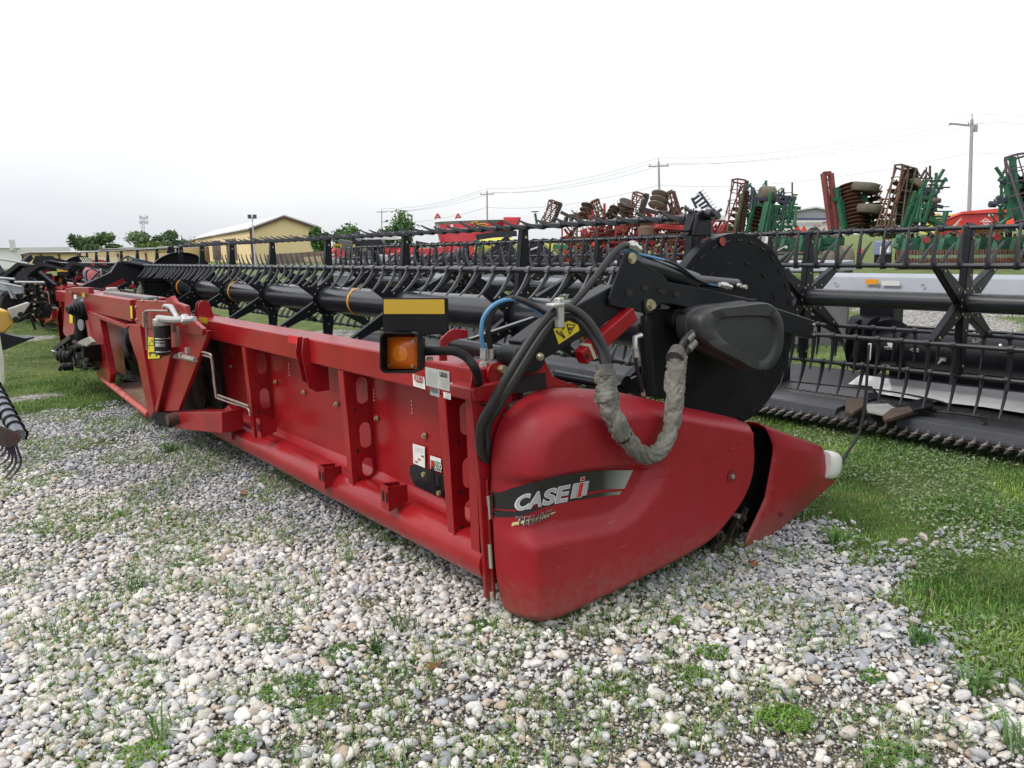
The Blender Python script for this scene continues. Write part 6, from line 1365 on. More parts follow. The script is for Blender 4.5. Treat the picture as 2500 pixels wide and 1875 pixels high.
def clutter(o, box, D, n, mt, seed, w_=(.02, .06), L_=(.2, .6), name='frame_rods', dep=1.5):
    rr = random.Random(seed); b = MB()
    for i in range(n):
        x, y = rr.uniform(box[0], box[2]), rr.uniform(box[1], box[3]); p = atd(x, y, D+rr.uniform(0, dep)); l = rr.uniform(*L_)
        d = rr.choice((RT, UP, RT, (RT*.6+UP), (UP-RT*.7), FW)).normalized(); q = rr.uniform(*w_); b.bar(p-d*l*.3, p+d*l, q, q)
    tag(b.build(name, mt, o), kind='stuff')
def triangle(o, x, y, D, s=.20):
    c = atd(x, y, D); P = [c+UP*s, c-UP*s*.8+RT*s*.95, c-UP*s*.8-RT*s*.95]; b = MB(); b.prism(P, FW*.01); t_ = b.build('slow_vehicle_triangle', mat('dark_red_border', (.5, .015, .01), .4), o); b = MB(); b.prism([c+(p-c)*.78-FW*.004 for p in P], FW*.003); b.build('orange_centre', ORA, t_)
# red tillage implements (three, folded)
o = m_('folded_disc_harrow', 'folded red disc harrow nearest the mixer wagon, with one leaning rust roller', 'disc harrow', 'folded red tillage machines'); D = 27
basket(o, *g4(190, 690), *g4(300, 410), D, .5, RUST); b = MB(); bars(b, [(*g4(275, 700), *g4(380, 440)), (*g4(290, 405), *g4(400, 440)), (*g4(380, 540), *g4(500, 600)), (*g4(500, 600), *g4(690, 620)), (*g4(440, 690), *g4(460, 610)), (*g4(520, 690), *g4(530, 570)), (*g4(560, 560), *g4(640, 600))], D, .11); b.build('wing_frame', mat('dark_brown_frame', (.05, .04, .035), .6), o)
gang(o, *g4(700, 640), *g4(760, 450), D, .30, 4, tilt=.2); b = MB(); c = atd(*g4(35, 545), D); b.lathe([(0, .05), (.03, .15), (.035, .15)], c, (0, 0, 1), 16); bars(b, [(*g4(35, 560), *g4(65, 740))], D, .06); b.build('gauge_post', JG, o)
clutter(o, (1370, 575, 1500, 660), D, 170, REDM, 1, (.03, .09)); clutter(o, (1370, 570, 1490, 660), D-.3, 90, RUST, 2, (.015, .05)); b = MB(); flat(b, [g4(390, 890), g4(660, 900), g4(660, 960), g4(390, 960)], D, .4); bars(b, [(1380, 655, 1500, 655), (1375, 642, 1500, 640)], D, .14); b.build('main_beam', REDM, o); triangle(o, *g4(870, 935), D-1); 
b = MB(); bars(b, [(1360, 648, 1500, 650)], D-.5, .2); b.build('tan_plank', mat('tan_plank', (.33, .27, .17), .8), o); b = MB(); b.cyl(atd(1384, 619, D-.6), atd(1384, 619, D-.7), .12, 16); b.build('hub_disc', REDM, o); place(o)
o = m_('folded_disc_harrow', 'middle folded red disc harrow with two leaning rust rollers and brown discs', 'disc harrow', 'folded red tillage machines'); D = 26
basket(o, *g4(940, 620), *g4(840, 390), D, .34, RUST); basket(o, *g4(1340, 610), *g4(1440, 300), D, .5, RUST); b = MB(); bars(b, [(*g4(1450, 600), *g4(1545, 320)), (*g4(1510, 310), *g4(1570, 325)), (*g4(1490, 500), *g4(1700, 560))], D, .13); b.build('wing_frame', mat('dark_brown_frame', (0,)*3), o)
gang(o, *g4(1210, 600), *g4(1290, 410), D, .34, 5, mat('dark_disc', (.07, .05, .04), .5, metal=.3, var=.4), tilt=-.8); gang(o, *g4(1040, 620), *g4(1110, 490), D, .2, 4, MATS['dark_disc'], tilt=.6)
b = MB(); flat(b, [g4(740, 580), g4(830, 590), g4(840, 640), g4(780, 640)], D, .3); flat(b, [g4(1130, 600), g4(1190, 595), g4(1200, 640), g4(1130, 640)], D, .3); flat(b, [g4(650, 790), g4(740, 750), g4(730, 830), g4(670, 830)], D, .3); flat(b, [g4(1120, 730), g4(1290, 730), g4(1280, 800), g4(1150, 800)], D, .3); build_each(b, 'red_plate', REDM, o)
clutter(o, (1440, 535, 1600, 660), D, 240, REDM, 3, (.03, .09)); clutter(o, (1400, 525, 1600, 660), D-.3, 200, RUST, 4, (.015, .05)); b = MB(); bars(b, [(1500, 655, 1610, 655), (1490, 588, 1600, 590)], D, .16); b.build('main_beam', REDM, o); place(o)
o = m_('folded_disc_harrow', 'red disc harrow with a tower of pale discs under the middle pole', 'disc harrow', 'folded red tillage machines'); D = 25
gang(o, *g4(1660, 510), *g4(1730, 290), D, .32, 5, mat('pale_disc', (.27, .22, .185), .5, metal=.2, var=.2), tilt=.25); basket(o, *g4(1960, 600), *g4(1840, 290), D, .36, RUST); b = MB(); bars(b, [(*g4(2000, 590), *g4(1900, 260)), (*g4(1790, 300), *g4(1890, 255)), (*g4(1780, 520), *g4(1800, 380))], D, .10); b.build('wing_frame', RUST, o)
clutter(o, (1610, 505, 1690, 560), D, 70, MATS['dark_disc'], 5, (.03, .08), (.1, .35)); clutter(o, (1590, 550, 1760, 660), D, 210, REDM, 6, (.03, .1)); clutter(o, (1590, 540, 1760, 660), D-.3, 120, RUST, 7, (.015, .05))
b = MB(); flat(b, [g4(1680, 700), g4(2090, 720), g4(2100, 800), g4(1850, 790), g4(1640, 770)], D-.1, .5); b.build('red_cover', REDM, o, bevel=.05)
b = MB(); c = atd(*g4(1530, 760), D-.2); b.lathe([(0, .1), (.05, .24), (.3, .26), (.35, .2)], c-UP*.3, UP, 18); b.build('brown_sack', mat('brown_sack', (.13, .08, .06), .9), o); place(o)
o = m_('folded_harrow', 'small dark tine harrow wing folded up above the near reel crank', 'harrow'); D = 24
b = MB(); bars(b, [(*g5(-5, 460), *g5(60, 600)), (*g5(95, 375), *g5(290, 640)), (*g5(20, 480), *g5(95, 425)), (*g5(50, 530), *g5(150, 450)), (*g5(90, 570), *g5(190, 500)), (*g5(120, 600), *g5(215, 560)), (*g5(300, 700), *g5(395, 610))], D, .07); b.build('frame', mat('blue_black', (.03, .035, .06), .5), o)
b = MB()
for i in range(8): x, y = 100+i*28, 385+i*38; bars(b, [(*g5(x-50, y+30), *g5(x+60, y-35))], D, .016)
b.build('harrow_tines', RUST, o); b = MB(); flat(b, [g5(330, 750), g5(380, 700), g5(450, 690), g5(450, 760)], D+2, .6); b.build('white_hopper', DECW, o); place(o)
# green folded tillage machines
def green(label, fn, D): o = m_('folded_tillage_machine', label, 'tillage machine', 'folded green tillage machines'); fn(o, D); place(o); return o
def gA(o, D):
    basket(o, *g5(500, 940), *g5(640, 235), D, .62, mat('dark_red_rust', (.13, .03, .02), .6, var=.4)); 
    gang(o, *g5(660, 940), *g5(730, 380), D, .13, 22, mat('spiky_brown', (.11, .085, .05), .7, var=.4), 'spike_roller', .3); gang(o, *g5(820, 930), *g5(900, 560), D+.3, .25, 10, mat('brown_red_disc', (.12, .05, .035), .5, var=.4)); gang(o, *g5(560, 940), *g5(640, 600), D+.6, .3, 6, MATS['spiky_brown'])
    b = MB(); bars(b, [(*g5(570, 940), *g5(740, 230)), (*g5(735, 940), *g5(850, 500)), (*g5(900, 940), *g5(1080, 380)), (*g5(1060, 900), *g5(1150, 600)), (*g5(1290, 800), *g5(1380, 440)), (*g5(830, 550), *g5(1460, 600)), (*g5(900, 850), *g5(1350, 850)), (*g5(1370, 800), *g5(1460, 940)), (*g5(1180, 650), *g5(1360, 660)), (*g5(1400, 580), *g5(1380, 830)), (*g5(1000, 700), *g5(1350, 710)), (*g5(960, 600), *g5(1200, 900)), (*g5(1120, 600), *g5(1090, 900)), (*g5(1250, 620), *g5(1200, 900))], D, .10)
    bars(b, [(*g5(940, 930), *g5(1030, 520)), (*g5(980, 940), *g5(1050, 560))], D-.1, .2); b.build('wing_frame', GRN, o)
    b = MB(); bars(b, [(*g5(790, 620), *g5(820, 320)), (*g5(740, 460), *g5(1000, 480)), (*g5(1200, 760), *g5(1280, 460)), (*g5(1150, 420), *g5(1380, 480)), (*g5(1140, 490), *g5(1240, 520))], D, .10); b.build('dark_posts', mat('blue_black', (0,)*3), o)
    tyre(o, *g5(1010, 425), D+.3, .30, .5, Vector((RT.x, RT.y, -.1))); gang(o, *g5(1130, 750), *g5(1240, 430), D+.2, .15, 9, MATS['dark_disc'])
    for x in (1430, 1510): triangle(o, *g5(x, 915), D-.6, .2)
    clutter(o, (1805, 470, 1935, 570), D+.5, 60, GRN, 21, (.03, .08), (.15, .6)); clutter(o, (1800, 460, 1940, 570), D+.2, 90, MATS['dark_disc'], 22, (.02, .06), (.1, .4))
    lower(o, 1890, 2060, D-2)
def lower(o, x0, x1, D, yy=0):
    b = MB(); bars(b, [(x0, 606+yy, x1, 604+yy), (x0, 586+yy, x1, 584+yy), (x0+4, 594+yy, x1, 592+yy)], D, .11)
    for i in range(int((x1-x0)/44)+1): x = x0+18+i*44; bars(b, [(x+8, 584+yy, x-2, 622+yy)], D-.1, .14)
    for i in range(int((x1-x0)/60)+1): bars(b, [(x0+i*60+10, 575+yy, x0+i*60, 606+yy)], D+.1, .17)
    b.build('lower_frame', GRN, o); b = MB(); bars(b, [(x0+10, 628+yy, x1-6, 626+yy)], D-.5, .1); b.build('pale_rail', mat('pale_green_rail', (.20, .30, .18), .5), o)
    b = MB(); a, c = atd(x0, 644+yy, D-.5), atd(x1, 642+yy, D-.5); b.cyl(a, c, .03, 6)
    for i in range(int((x1-x0)/7)): p = a.lerp(c, i/((x1-x0)/7)); b.lathe([(0, .05), (0, .16), (.015, .16), (.015, .05)], p, RT, 10); b.bar(p+UP*.1, p+UP*.35, .04, .04)
    bars(b, [(x0, 640+yy, x1, 638+yy), (x0, 650+yy, x1, 648+yy)], D-.6, .04); b.build('crumbler_roller', RUST, o)
    b = MB(); rr = random.Random(int(x0))
    for i in range(int((x1-x0)/1.8)): x = rr.uniform(x0, x1); b.bar(atd(x, rr.uniform(566, 606)+yy, D+rr.uniform(.2, 3)), atd(x+rr.uniform(-12, 12), rr.uniform(600, 655)+yy, D+rr.uniform(.2, 3)), .06, .035)
    gp = atd((x0+x1)/2, 660+yy, D); b.build('shanks', MATS['dark_disc'], o); gang(o, x0+5, 625+yy, x1-5, 623+yy, D+1, .22, int((x1-x0)/8), MATS['dark_disc'])
green('folded green tillage machine, left of the others, with its upright tyre under a grey sky', gA, 26)
def gB(o, D):
    b = MB(); bars(b, [(*g5(1770, 130), *g5(1880, 940)), (*g5(1870, 130), *g5(1950, 900)), (*g5(1770, 135), *g5(1870, 128))], D, .13)
    for i in range(7): t = i/7; bars(b, [(1690+(1780+100*t)*.1808, 400+(150+750*t)*.1808+12, 1690+(1875+80*t)*.1808, 400+(150+720*t)*.1808+12)], D, .05)
    b.build('ladder_roller', mat('red_brown_frame', (.16, .04, .035), .6, var=.3), o)
    b = MB(); bars(b, [(*g5(1950, 320), *g5(2050, 940)), (*g5(2010, 500), *g5(2070, 940)), (*g5(1900, 480), *g5(2010, 470))], D-.1, .12); clutter(o, (2060, 470, 2150, 570), D+.6, 110, MATS['brown_red_disc'] if 'brown_red_disc' in MATS else RUST, 26, (.02, .06), (.1, .4)); b.build('wing_frame', GRN, o)
    q = lambda x, y: (1900+x*.27125, 280+y*.27125)
    gang(o, *q(690, 1040), *q(640, 640), D, .36, 16, mat('brown_red_disc', (0,)*3), tilt=.1); gang(o, *q(860, 1020), *q(830, 640), D+.3, .33, 9, MATS['dark_disc']); gang(o, *q(760, 1080), *q(760, 900), D+.2, .3, 8, MATS['dark_disc'])
    b = MB(); flat(b, [q(700, 800), q(720, 720), q(800, 710), q(810, 770), q(780, 800)], D-.1, .2); b.build('green_bracket', GRN, o)
    tyre(o, *q(775, 655), D-.2, .42, .26, Vector((.12*RT.x, .12*RT.y, 1))); tyre(o, *q(820, 850), D-.2, .42, .27, Vector((.12*RT.x, .12*RT.y, 1)))
    tyre(o, 2060, 640, D-1, .48, .3, RT); tyre(o, 2020, 645, D-.6, .4, .3, RT); b = MB(); flat(b, [q(700, 1240), q(770, 1210), q(775, 1225), q(710, 1255)], D-1.5, .05); b.build('red_bar', ORA, o)
green('folded green machine with two big tyres stacked on end beside a red-brown ladder roller', gB, 24)
def gC(o, D):
    basket(o, *g6(270, 980), *g6(480, 275), D, .5, RUST, 5); basket(o, *g6(400, 980), *g6(570, 300), D+.2, .5, mat('grey_green_rust', (.10, .09, .06), .6, var=.4))
    gang(o, *g6(470, 950), *g6(590, 330), D+.3, .24, 14, MATS['dark_disc'], tilt=.4); gang(o, *g6(370, 900), *g6(460, 440), D+.4, .25, 7, MATS['brown_red_disc'])
    b = MB(); bars(b, [(*g6(480, 1000), *g6(640, 560)), (*g6(550, 1000), *g6(750, 430)), (*g6(640, 900), *g6(700, 600)), (*g6(730, 920), *g6(850, 510)), (*g6(620, 610), *g6(850, 640)), (*g6(600, 890), *g6(740, 890)), (*g6(850, 880), *g6(940, 950)), (*g6(940, 1000), *g6(995, 790)), (*g6(800, 870), *g6(880, 900)), (*g6(560, 700), *g6(820, 740)), (*g6(600, 780), *g6(780, 800)), (*g6(700, 560), *g6(680, 900))], D, .11); clutter(o, (2200, 440, 2290, 560), D+.4, 70, GRN, 23, (.03, .08), (.15, .5)); clutter(o, (2190, 420, 2280, 560), D+.1, 90, MATS['dark_disc'], 24, (.02, .06), (.1, .4)); b.build('wing_frame', GRN, o)
    b = MB(); bars(b, [(*g6(840, 710), *g6(955, 740)), (*g6(750, 540), *g6(860, 560)), (*g6(770, 520), *g6(740, 600))], D, .09); build_each(b, 'hitch_arm', mat('blue_black', (0,)*3), o)
    tyre(o, *g6(660, 480), D+.2, .26, .2, Vector((.5*RT.x, .5*RT.y, .6))); tyre(o, *g6(850, 665), D+.1, .2, .14, Vector((0, 0, 1)))
    b = MB(); flat(b, [g6(625, 1015), g6(650, 950), g6(680, 945), g6(665, 1015)], D-.8, .05); b.build('orange_panel', ORA, o)
    b = MB(); c = atd(*g6(285, 1150), D-3); b.cyl(c, c-FW*.05, .08, 12); b.build('orange_lamp', RING, o)
    lower(o, 2190, 2500, D-2)
    b = MB()
    for p in (g6(760, 1120), g6(1580, 1090)): c = atd(*p, D-2.2); b.cyl(c, c-FW*.05, .09, 12)
    build_each(b, 'red_reflector', mat('deep_red_reflector', (.28, .01, .01), .3), o); triangle(o, *g6(1160, 975), D-.8, .22)
green('folded green machine leaning left with two long cage rollers and a hitch arm', gC, 23)
def gD(o, D):
    b = MB(); bars(b, [(*g6(1760, 160), *g6(1830, 900)), (*g6(1690, 380), *g6(1760, 980)), (*g6(1740, 350), *g6(1900, 970)), (*g6(1800, 560), *g6(1960, 960)), (*g6(1700, 600), *g6(1850, 900)), (*g6(1580, 980), *g6(1760, 850)), (*g6(1700, 480), *g6(1860, 500)), (*g6(1720, 720), *g6(1880, 740))], D, .12); clutter(o, (2440, 430, 2500, 560), D+.4, 80, GRN, 25, (.03, .08), (.15, .5)); b.build('wing_frame', GRN, o)
    b = MB(); bars(b, [(*g6(1630, 455), *g6(1760, 380)), (*g6(1540, 710), *g6(1690, 640)), (*g6(1590, 620), *g6(1640, 670))], D, .1); c = atd(*g6(1545, 705), D); b.cyl(c-RT*.1, c+RT*.05, .08, 8); build_each(b, 'hitch_arm', mat('blue_black', (0,)*3), o)
    basket(o, *g6(1900, 900), *g6(1810, 150), D-.1, .7, mat('violet_rust', (.10, .06, .09), .6, var=.3)); b = MB(); flat(b, [g6(1690, 990), g6(1710, 900), g6(1780, 870), g6(1780, 980)], D-.5, .05); b.build('orange_panel', ORA, o); gang(o, *g6(1900, 950), *g6(1890, 400), D+.2, .3, 12, MATS['dark_disc']); lower(o, 2510, 2620, D-2)
green('green folded tillage machine cut off by the right edge, standing tallest', gD, 20)
# drill, trailer, sprayer
o = m_('seed_drill', 'orange-red seed drill hopper with a white diamond badge, right of the tallest pole', 'seed drill'); D = 30; KR = mat('drill_red', (.48, .012, .010), .4, var=.05, coat=.1)
b = MB(); P = [atd(*g6(*p), D) for p in ((1168, 815), (1700, 785), (1780, 790), (1780, 990), (1190, 992), (1170, 930))]; b.prism(P, FW*1.6); b.build('hopper', KR, o, bevel=.03); b = MB(); P = [atd(*g6(*p), D-.1) for p in ((1175, 790), (1680, 745), (1790, 765), (1780, 792), (1168, 818))]; b.prism(P, FW*1.7); b.build('lid', mat('pale_drill_red', (.60, .05, .035), .4), o)
def dia(cx, cy, w_, h_, D, ma, mb_, zf, par, txt, tw, th):
    c = atd(*zf(cx, cy), D); sx = w_*.5*(zf(1, 0)[0]-zf(0, 0)[0])/F*D; sy = h_*.5*(zf(1, 0)[0]-zf(0, 0)[0])/F*D
    for k, (g, m_2) in enumerate(((1, ma), (.8, mb_))): b = MB(); b.prism([c-FW*(.004+.004*k)+RT*sx*g, c-FW*(.004+.004*k)+UP*sy*g, c-FW*(.004+.004*k)-RT*sx*g, c-FW*(.004+.004*k)-UP*sy*g], -FW*.003); b.build('badge', m_2, par, smooth=False)
    b = MB(); b.prism([c-FW*.013+RT*a*sx*.72+UP*q*sy*.36 for a, q in ((-1, -1), (1, -1), (1, 1), (-1, 1))], -FW*.002); b.build('badge_bar', mb_ if False else mb_, par, smooth=False)
    text_on('badge_name', txt, c-FW*.018-RT*sx*.62-UP*sy*.26, RT, UP, sx*1.24, sy*.52, ma, par, bold=.04)
dia(1452, 905, 135, 75, D-.02, WHT, KR, g6, o, 'KUHN', 0, 0); b = MB(); flat(b, [g6(1405, 942), g6(1500, 938), g6(1498, 950), g6(1405, 955)], D-.03, .01); flat(b, [g6(1478, 815), g6(1538, 812), g6(1538, 842), g6(1478, 845)], D-.03, .01); b.build('small_print', DECW, o); b = MB(); bars(b, [(*g6(1168, 880), *g6(1080, 960)), (*g6(1168, 910), *g6(1060, 990)), (*g6(1080, 960), *g6(1100, 990))], D-.3, .05); b.build('ladder', STEEL, o)
b = MB(); bars(b, [(2350, 562, 2350, 640), (2465, 560, 2465, 640)], D+.5, .12); build_each(b, 'legs', BLACKM, o); place(o)
o = m_('manure_spreader', 'white spreader body with a red diamond badge behind the left green machines', 'spreader'); D = 36
b = MB(); P = [atd(x, y, D) for x, y in ((1905, 541), (2040, 540), (2046, 552), (2020, 578), (1900, 580))]; b.prism(P, FW*2); b.build('body', mat('off_white', (.52, .51, .47), .5), o, bevel=.03); b = MB(); bars(b, [(1905, 540, 2042, 539)], D-.1, .06); b.build('top_rail', DECW, o); dia(1687, 832, 105, 50, D-.02, mat('badge_maroon', (.28, .03, .02), .5), DECW, g5, o, 'KUHN', 0, 0)
b = MB(); flat(b, [(2005, 568), (2012, 556), (2016, 556), (2009, 568)], D-.1, .03); flat(b, [(2010, 541), (2020, 541), (2020, 544), (2010, 544)], D-.1, .03); b.build('red_mark', DECR, o); b = MB(); bars(b, [(1920, 578, 1920, 625), (2020, 578, 2020, 622)], D+.5, .2); build_each(b, 'legs', BLACKM, o); tyre(o, 1987, 574, D-.3, .35, .2, FW, RUB); place(o)
o = m_('sprayer', 'yellow sprayer tank and booms behind the green machine with a hitch arm', 'sprayer'); D = 32
b = MB(); c = atd(*g6(1010, 960), D); b.lathe([(-.5, .2), (-.4, .42), (.4, .42), (.5, .2)], c, FW, 26); b.box(atd(*g6(815, 950), D), (.3, .6, .9)); b.build('yellow_tank', mat('tank_yellow', (0,)*3), o); b = MB(); bars(b, [(*g6(820, 800), *g6(900, 850)), (*g6(840, 860), *g6(930, 860)), (*g6(900, 820), *g6(900, 880)), (*g6(935, 850), *g6(930, 880)), (*g6(960, 980), *g6(1060, 930))], D-.2, .06); bars(b, [(2280, 560, 2280, 635), (2320, 560, 2320, 635)], D, .12); b.build('boom', STEEL, o); place(o)
# blue-and-white drill glimpsed under the green frame
o = m_('small_implement', 'small blue and white implement with an orange lamp low under the green machines', 'implement'); D = 20
b = MB(); b.box(atd(*g6(265, 1210), D), (.35, .3, .35)); b.build('body', mat('blue_grey_body', (.16, .2, .32), .5), o, bevel=.03); b = MB(); b.box(atd(*g6(255, 1240), D-.3), (.12, .05, .2)); b.box(atd(*g6(330, 1225), D-.3), (.1, .05, .16)); build_each(b, 'white_panel', DECW, o)
b = MB(); bars(b, [(*g6(230, 1360), *g6(260, 1290)), (*g6(260, 1290), *g6(360, 1270))], D, .05); c = atd(*g6(270, 1360), D); b.lathe([(-.05, .08), (-.05, .13), (.05, .13), (.05, .08)], c, FW, 16); b.box(atd(*g6(265, 1290), D+.1), (.3, .3, .5)); b.build('wheel_and_frame', BLACK, o); place(o)
# ================================================================ GROUND
def nz2(x, y, s, o=0): return noise.noise(Vector((x*s+o, y*s-o, o*.7)))
BX = [(-.3, 1.75), (-.55, 1.62), (-.8, 1.42), (-1.2, 1.12), (-1.5, .85), (-1.8, .70), (-3, .45)]
def bnd(y):
    if y > -.3: return 1.75+min(.2, (y+.3)*.3)
    for (ya, xa), (yb, xb) in zip(BX, BX[1:]):
        if y <= ya and y >= yb: return xa+(xb-xa)*(ya-y)/(ya-yb)
    return .4
def grass_mask(x, y):
    n = .5*nz2(x, y, .9, 3)+.35*nz2(x, y, 2.7, 9)+.2*nz2(x, y, 7, 5)
    g = 0.0
    if x > -.2 and y < 12: g = max(g, sst((x-bnd(y)+.12+n*.6)/.6)*(1-(.75 if x < bnd(y)+.45 else .25)*sst((nz2(x, y, 2.3, 88)-.22)/.15)))
    if x < .4 or y > 10:
        g = max(g, sst((y-(5.95 if x < .15 else 5.0)+n*1.1)/.7))
        g = max(g, .85*sst(1-abs(y-4.75+n*.6)/.5)*sst((x+1.0)/.4)*(.6+n))
        if y > 7.5: g *= 1-.75*sst((nz2(x, y, .55, 21)-.12)/.18)
    if x > 3.6: 
        if 8.2 < x < 15 and y < 14: g *= .25+.75*sst((nz2(x, y, .35, 31)+.05)/.2)
        if x > 15: g = max(g, .9)
    return min(1, g)
def dirt_mask(x, y):          # compacted fines between the larger stones
    n = .6*nz2(x, y, 1.3, 41)+.4*nz2(x, y, 3.1, 47)
    c = math.exp(-(((x+.15)*.8+(y+.9)*.4)**2)/.16)*math.exp(-((y+.95)**2)/.8)
    c2 = math.exp(-((x-.15)**2/.5+(y+.45)**2/.12))
    return min(.95, max(0, .75*c+.6*c2+n*1.0+.08))
xs = sorted(set([-600, -300, -150, -80, -50, -30, -20, -14, -10, -7]+[round(-5+.12*i, 3) for i in range(100)]+[8+.5*i for i in range(40)]+[30, 36, 45, 60, 90, 150, 300, 600, 1200]))
ys = sorted(set([-600, -200, -80, -40, -20, -10, -6]+[round(-4+.12*i, 3) for i in range(125)]+[11.5+.5*i for i in range(40)]+[34, 40, 50, 70, 100, 160, 300, 600, 1200]))
vs = []; gm = []; dm = []
for y in ys:
    for x in xs:
        near = -5 <= x <= 8 and -4 <= y <= 12
        z = GZ-.012 + (.010*nz2(x, y, 1.5, 2)+.005*nz2(x, y, 5, 8) if near else 0)
        vs.append((x, y, z)); gm.append(grass_mask(x, y) if abs(x) < 60 and abs(y) < 60 else .8); dm.append(dirt_mask(x, y) if near else .1)
nx = len(xs); fs = [(j*nx+i, j*nx+i+1, (j+1)*nx+i+1, (j+1)*nx+i) for j in range(len(ys)-1) for i in range(nx-1)]
me = bpy.data.meshes.new('ground'); me.from_pydata(vs, [], fs)
a = me.attributes.new('grassy', 'FLOAT', 'POINT'); a.data.foreach_set('value', gm); a = me.attributes.new('fines', 'FLOAT', 'POINT'); a.data.foreach_set('value', dm)
me.polygons.foreach_set('use_smooth', [True]*len(me.polygons))
go = bpy.data.objects.new('ground', me); COL.objects.link(go); go['kind'] = 'structure'
M = bpy.data.materials.new('gravel_and_turf'); M.use_nodes = True; N = M.node_tree.nodes; K = M.node_tree.links.new; pb = N['Principled BSDF']; pb.inputs['Roughness'].default_value = .9; pb.inputs['Specular IOR Level'].default_value = .25
tcn = N.new('ShaderNodeTexCoord'); V = tcn.outputs['Object']
def nd(t, **k):
    n = N.new(t)
    for a_, v_ in k.items(): setattr(n, a_, v_)
    return n
def ramp(src, els):
    r = nd('ShaderNodeValToRGB'); K(src, r.inputs[0]); r.color_ramp.elements[0].position = els[0][0]; r.color_ramp.elements[0].color = (*els[0][1], 1)
    r.color_ramp.elements[1].position = els[-1][0]; r.color_ramp.elements[1].color = (*els[-1][1], 1)
    for p, c in els[1:-1]: e = r.color_ramp.elements.new(p); e.color = (*c, 1)
    return r.outputs[0]
def mixc(f, a_, b_):
    m_2 = nd('ShaderNodeMix', data_type='RGBA'); K(f, m_2.inputs[0])
    for i, q in ((6, a_), (7, b_)):
        if isinstance(q, tuple): m_2.inputs[i].default_value = (*q, 1)
        else: K(q, m_2.inputs[i])
    return m_2.outputs[2]
v1 = nd('ShaderNodeTexVoronoi'); v1.inputs['Scale'].default_value = 26; K(V, v1.inputs['Vector'])
sx = nd('ShaderNodeSeparateColor'); K(v1.outputs['Color'], sx.inputs[0])
stone = ramp(sx.outputs[0], [(0, (.24, .25, .27)), (.3, (.42, .42, .42)), (.6, (.58, .56, .52)), (.8, (.66, .63, .60)), (1, (.42, .34, .27))])
gap = ramp(v1.outputs['Distance'], [(.35, (1, 1, 1)), (.75, (.25, .24, .22))])
mm = nd('ShaderNodeMix', data_type='RGBA', blend_type='MULTIPLY'); mm.inputs[0].default_value = 1; K(stone, mm.inputs[6]); K(gap, mm.inputs[7]); stone = mm.outputs[2]
v2 = nd('ShaderNodeTexVoronoi'); v2.inputs['Scale'].default_value = 150; K(V, v2.inputs['Vector']); s2_ = nd('ShaderNodeSeparateColor'); K(v2.outputs['Color'], s2_.inputs[0])
fine = ramp(s2_.outputs[0], [(0, (.07, .068, .06)), (.55, (.15, .14, .125)), (.8, (.28, .255, .22)), (1, (.45, .42, .38))])
n1 = nd('ShaderNodeTexNoise'); n1.inputs['Scale'].default_value = 35; n1.inputs['Detail'].default_value = 6; K(V, n1.inputs['Vector'])
n0 = nd('ShaderNodeTexNoise'); n0.inputs['Scale'].default_value = 2.2; n0.inputs['Detail'].default_value = 6; K(V, n0.inputs['Vector'])
turf = ramp(n1.outputs['Fac'], [(.3, (.04, .055, .018)), (.5, (.09, .13, .035)), (.68, (.18, .22, .07)), (.8, (.30, .28, .15))])
turf2 = ramp(n0.outputs['Fac'], [(.35, (.08, .13, .03)), (.65, (.19, .22, .075))])
turf = mixc(n0.outputs['Fac'], turf, turf2)
ag = nd('ShaderNodeAttribute', attribute_name='grassy'); af = nd('ShaderNodeAttribute', attribute_name='fines')
ca_ = nd('ShaderNodeCameraData') if False else None
# fines lie under the real stones near the viewer; farther off the coarse stone pattern shows
geo = nd('ShaderNodeSeparateXYZ'); K(V, geo.inputs[0])
far = nd('ShaderNodeMapRange'); K(geo.outputs['Y'], far.inputs['Value']); far.inputs['From Min'].default_value = 6.5; far.inputs['From Max'].default_value = 8
farx = nd('ShaderNodeMapRange'); K(geo.outputs['X'], farx.inputs['Value']); farx.inputs['From Min'].default_value = 3.4; farx.inputs['From Max'].default_value = 4
mxm = nd('ShaderNodeMath', operation='MAXIMUM'); K(far.outputs[0], mxm.inputs[0]); K(farx.outputs[0], mxm.inputs[1])
base = mixc(mxm.outputs[0], fine, stone)
gn = nd('ShaderNodeMath', operation='ADD'); K(ag.outputs['Fac'], gn.inputs[0]); g2_ = nd('ShaderNodeMath', operation='MULTIPLY_ADD'); g2_.inputs[1].default_value = .8; g2_.inputs[2].default_value = -.4; K(n1.outputs['Fac'], g2_.inputs[0]); K(g2_.outputs[0], gn.inputs[1])
gr = ramp(gn.outputs[0], [(.35, (0, 0, 0)), (.62, (1, 1, 1))])
K(mixc(gr, base, turf), pb.inputs['Base Color'])
bp = nd('ShaderNodeBump'); bp.inputs['Strength'].default_value = .9; bp.inputs['Distance'].default_value = .012
inv = nd('ShaderNodeMath', operation='SUBTRACT'); inv.inputs[0].default_value = 1; K(v2.outputs['Distance'], inv.inputs[1]); K(inv.outputs[0], bp.inputs['Height']); K(bp.outputs[0], pb.inputs['Normal'])
me.materials.append(M)
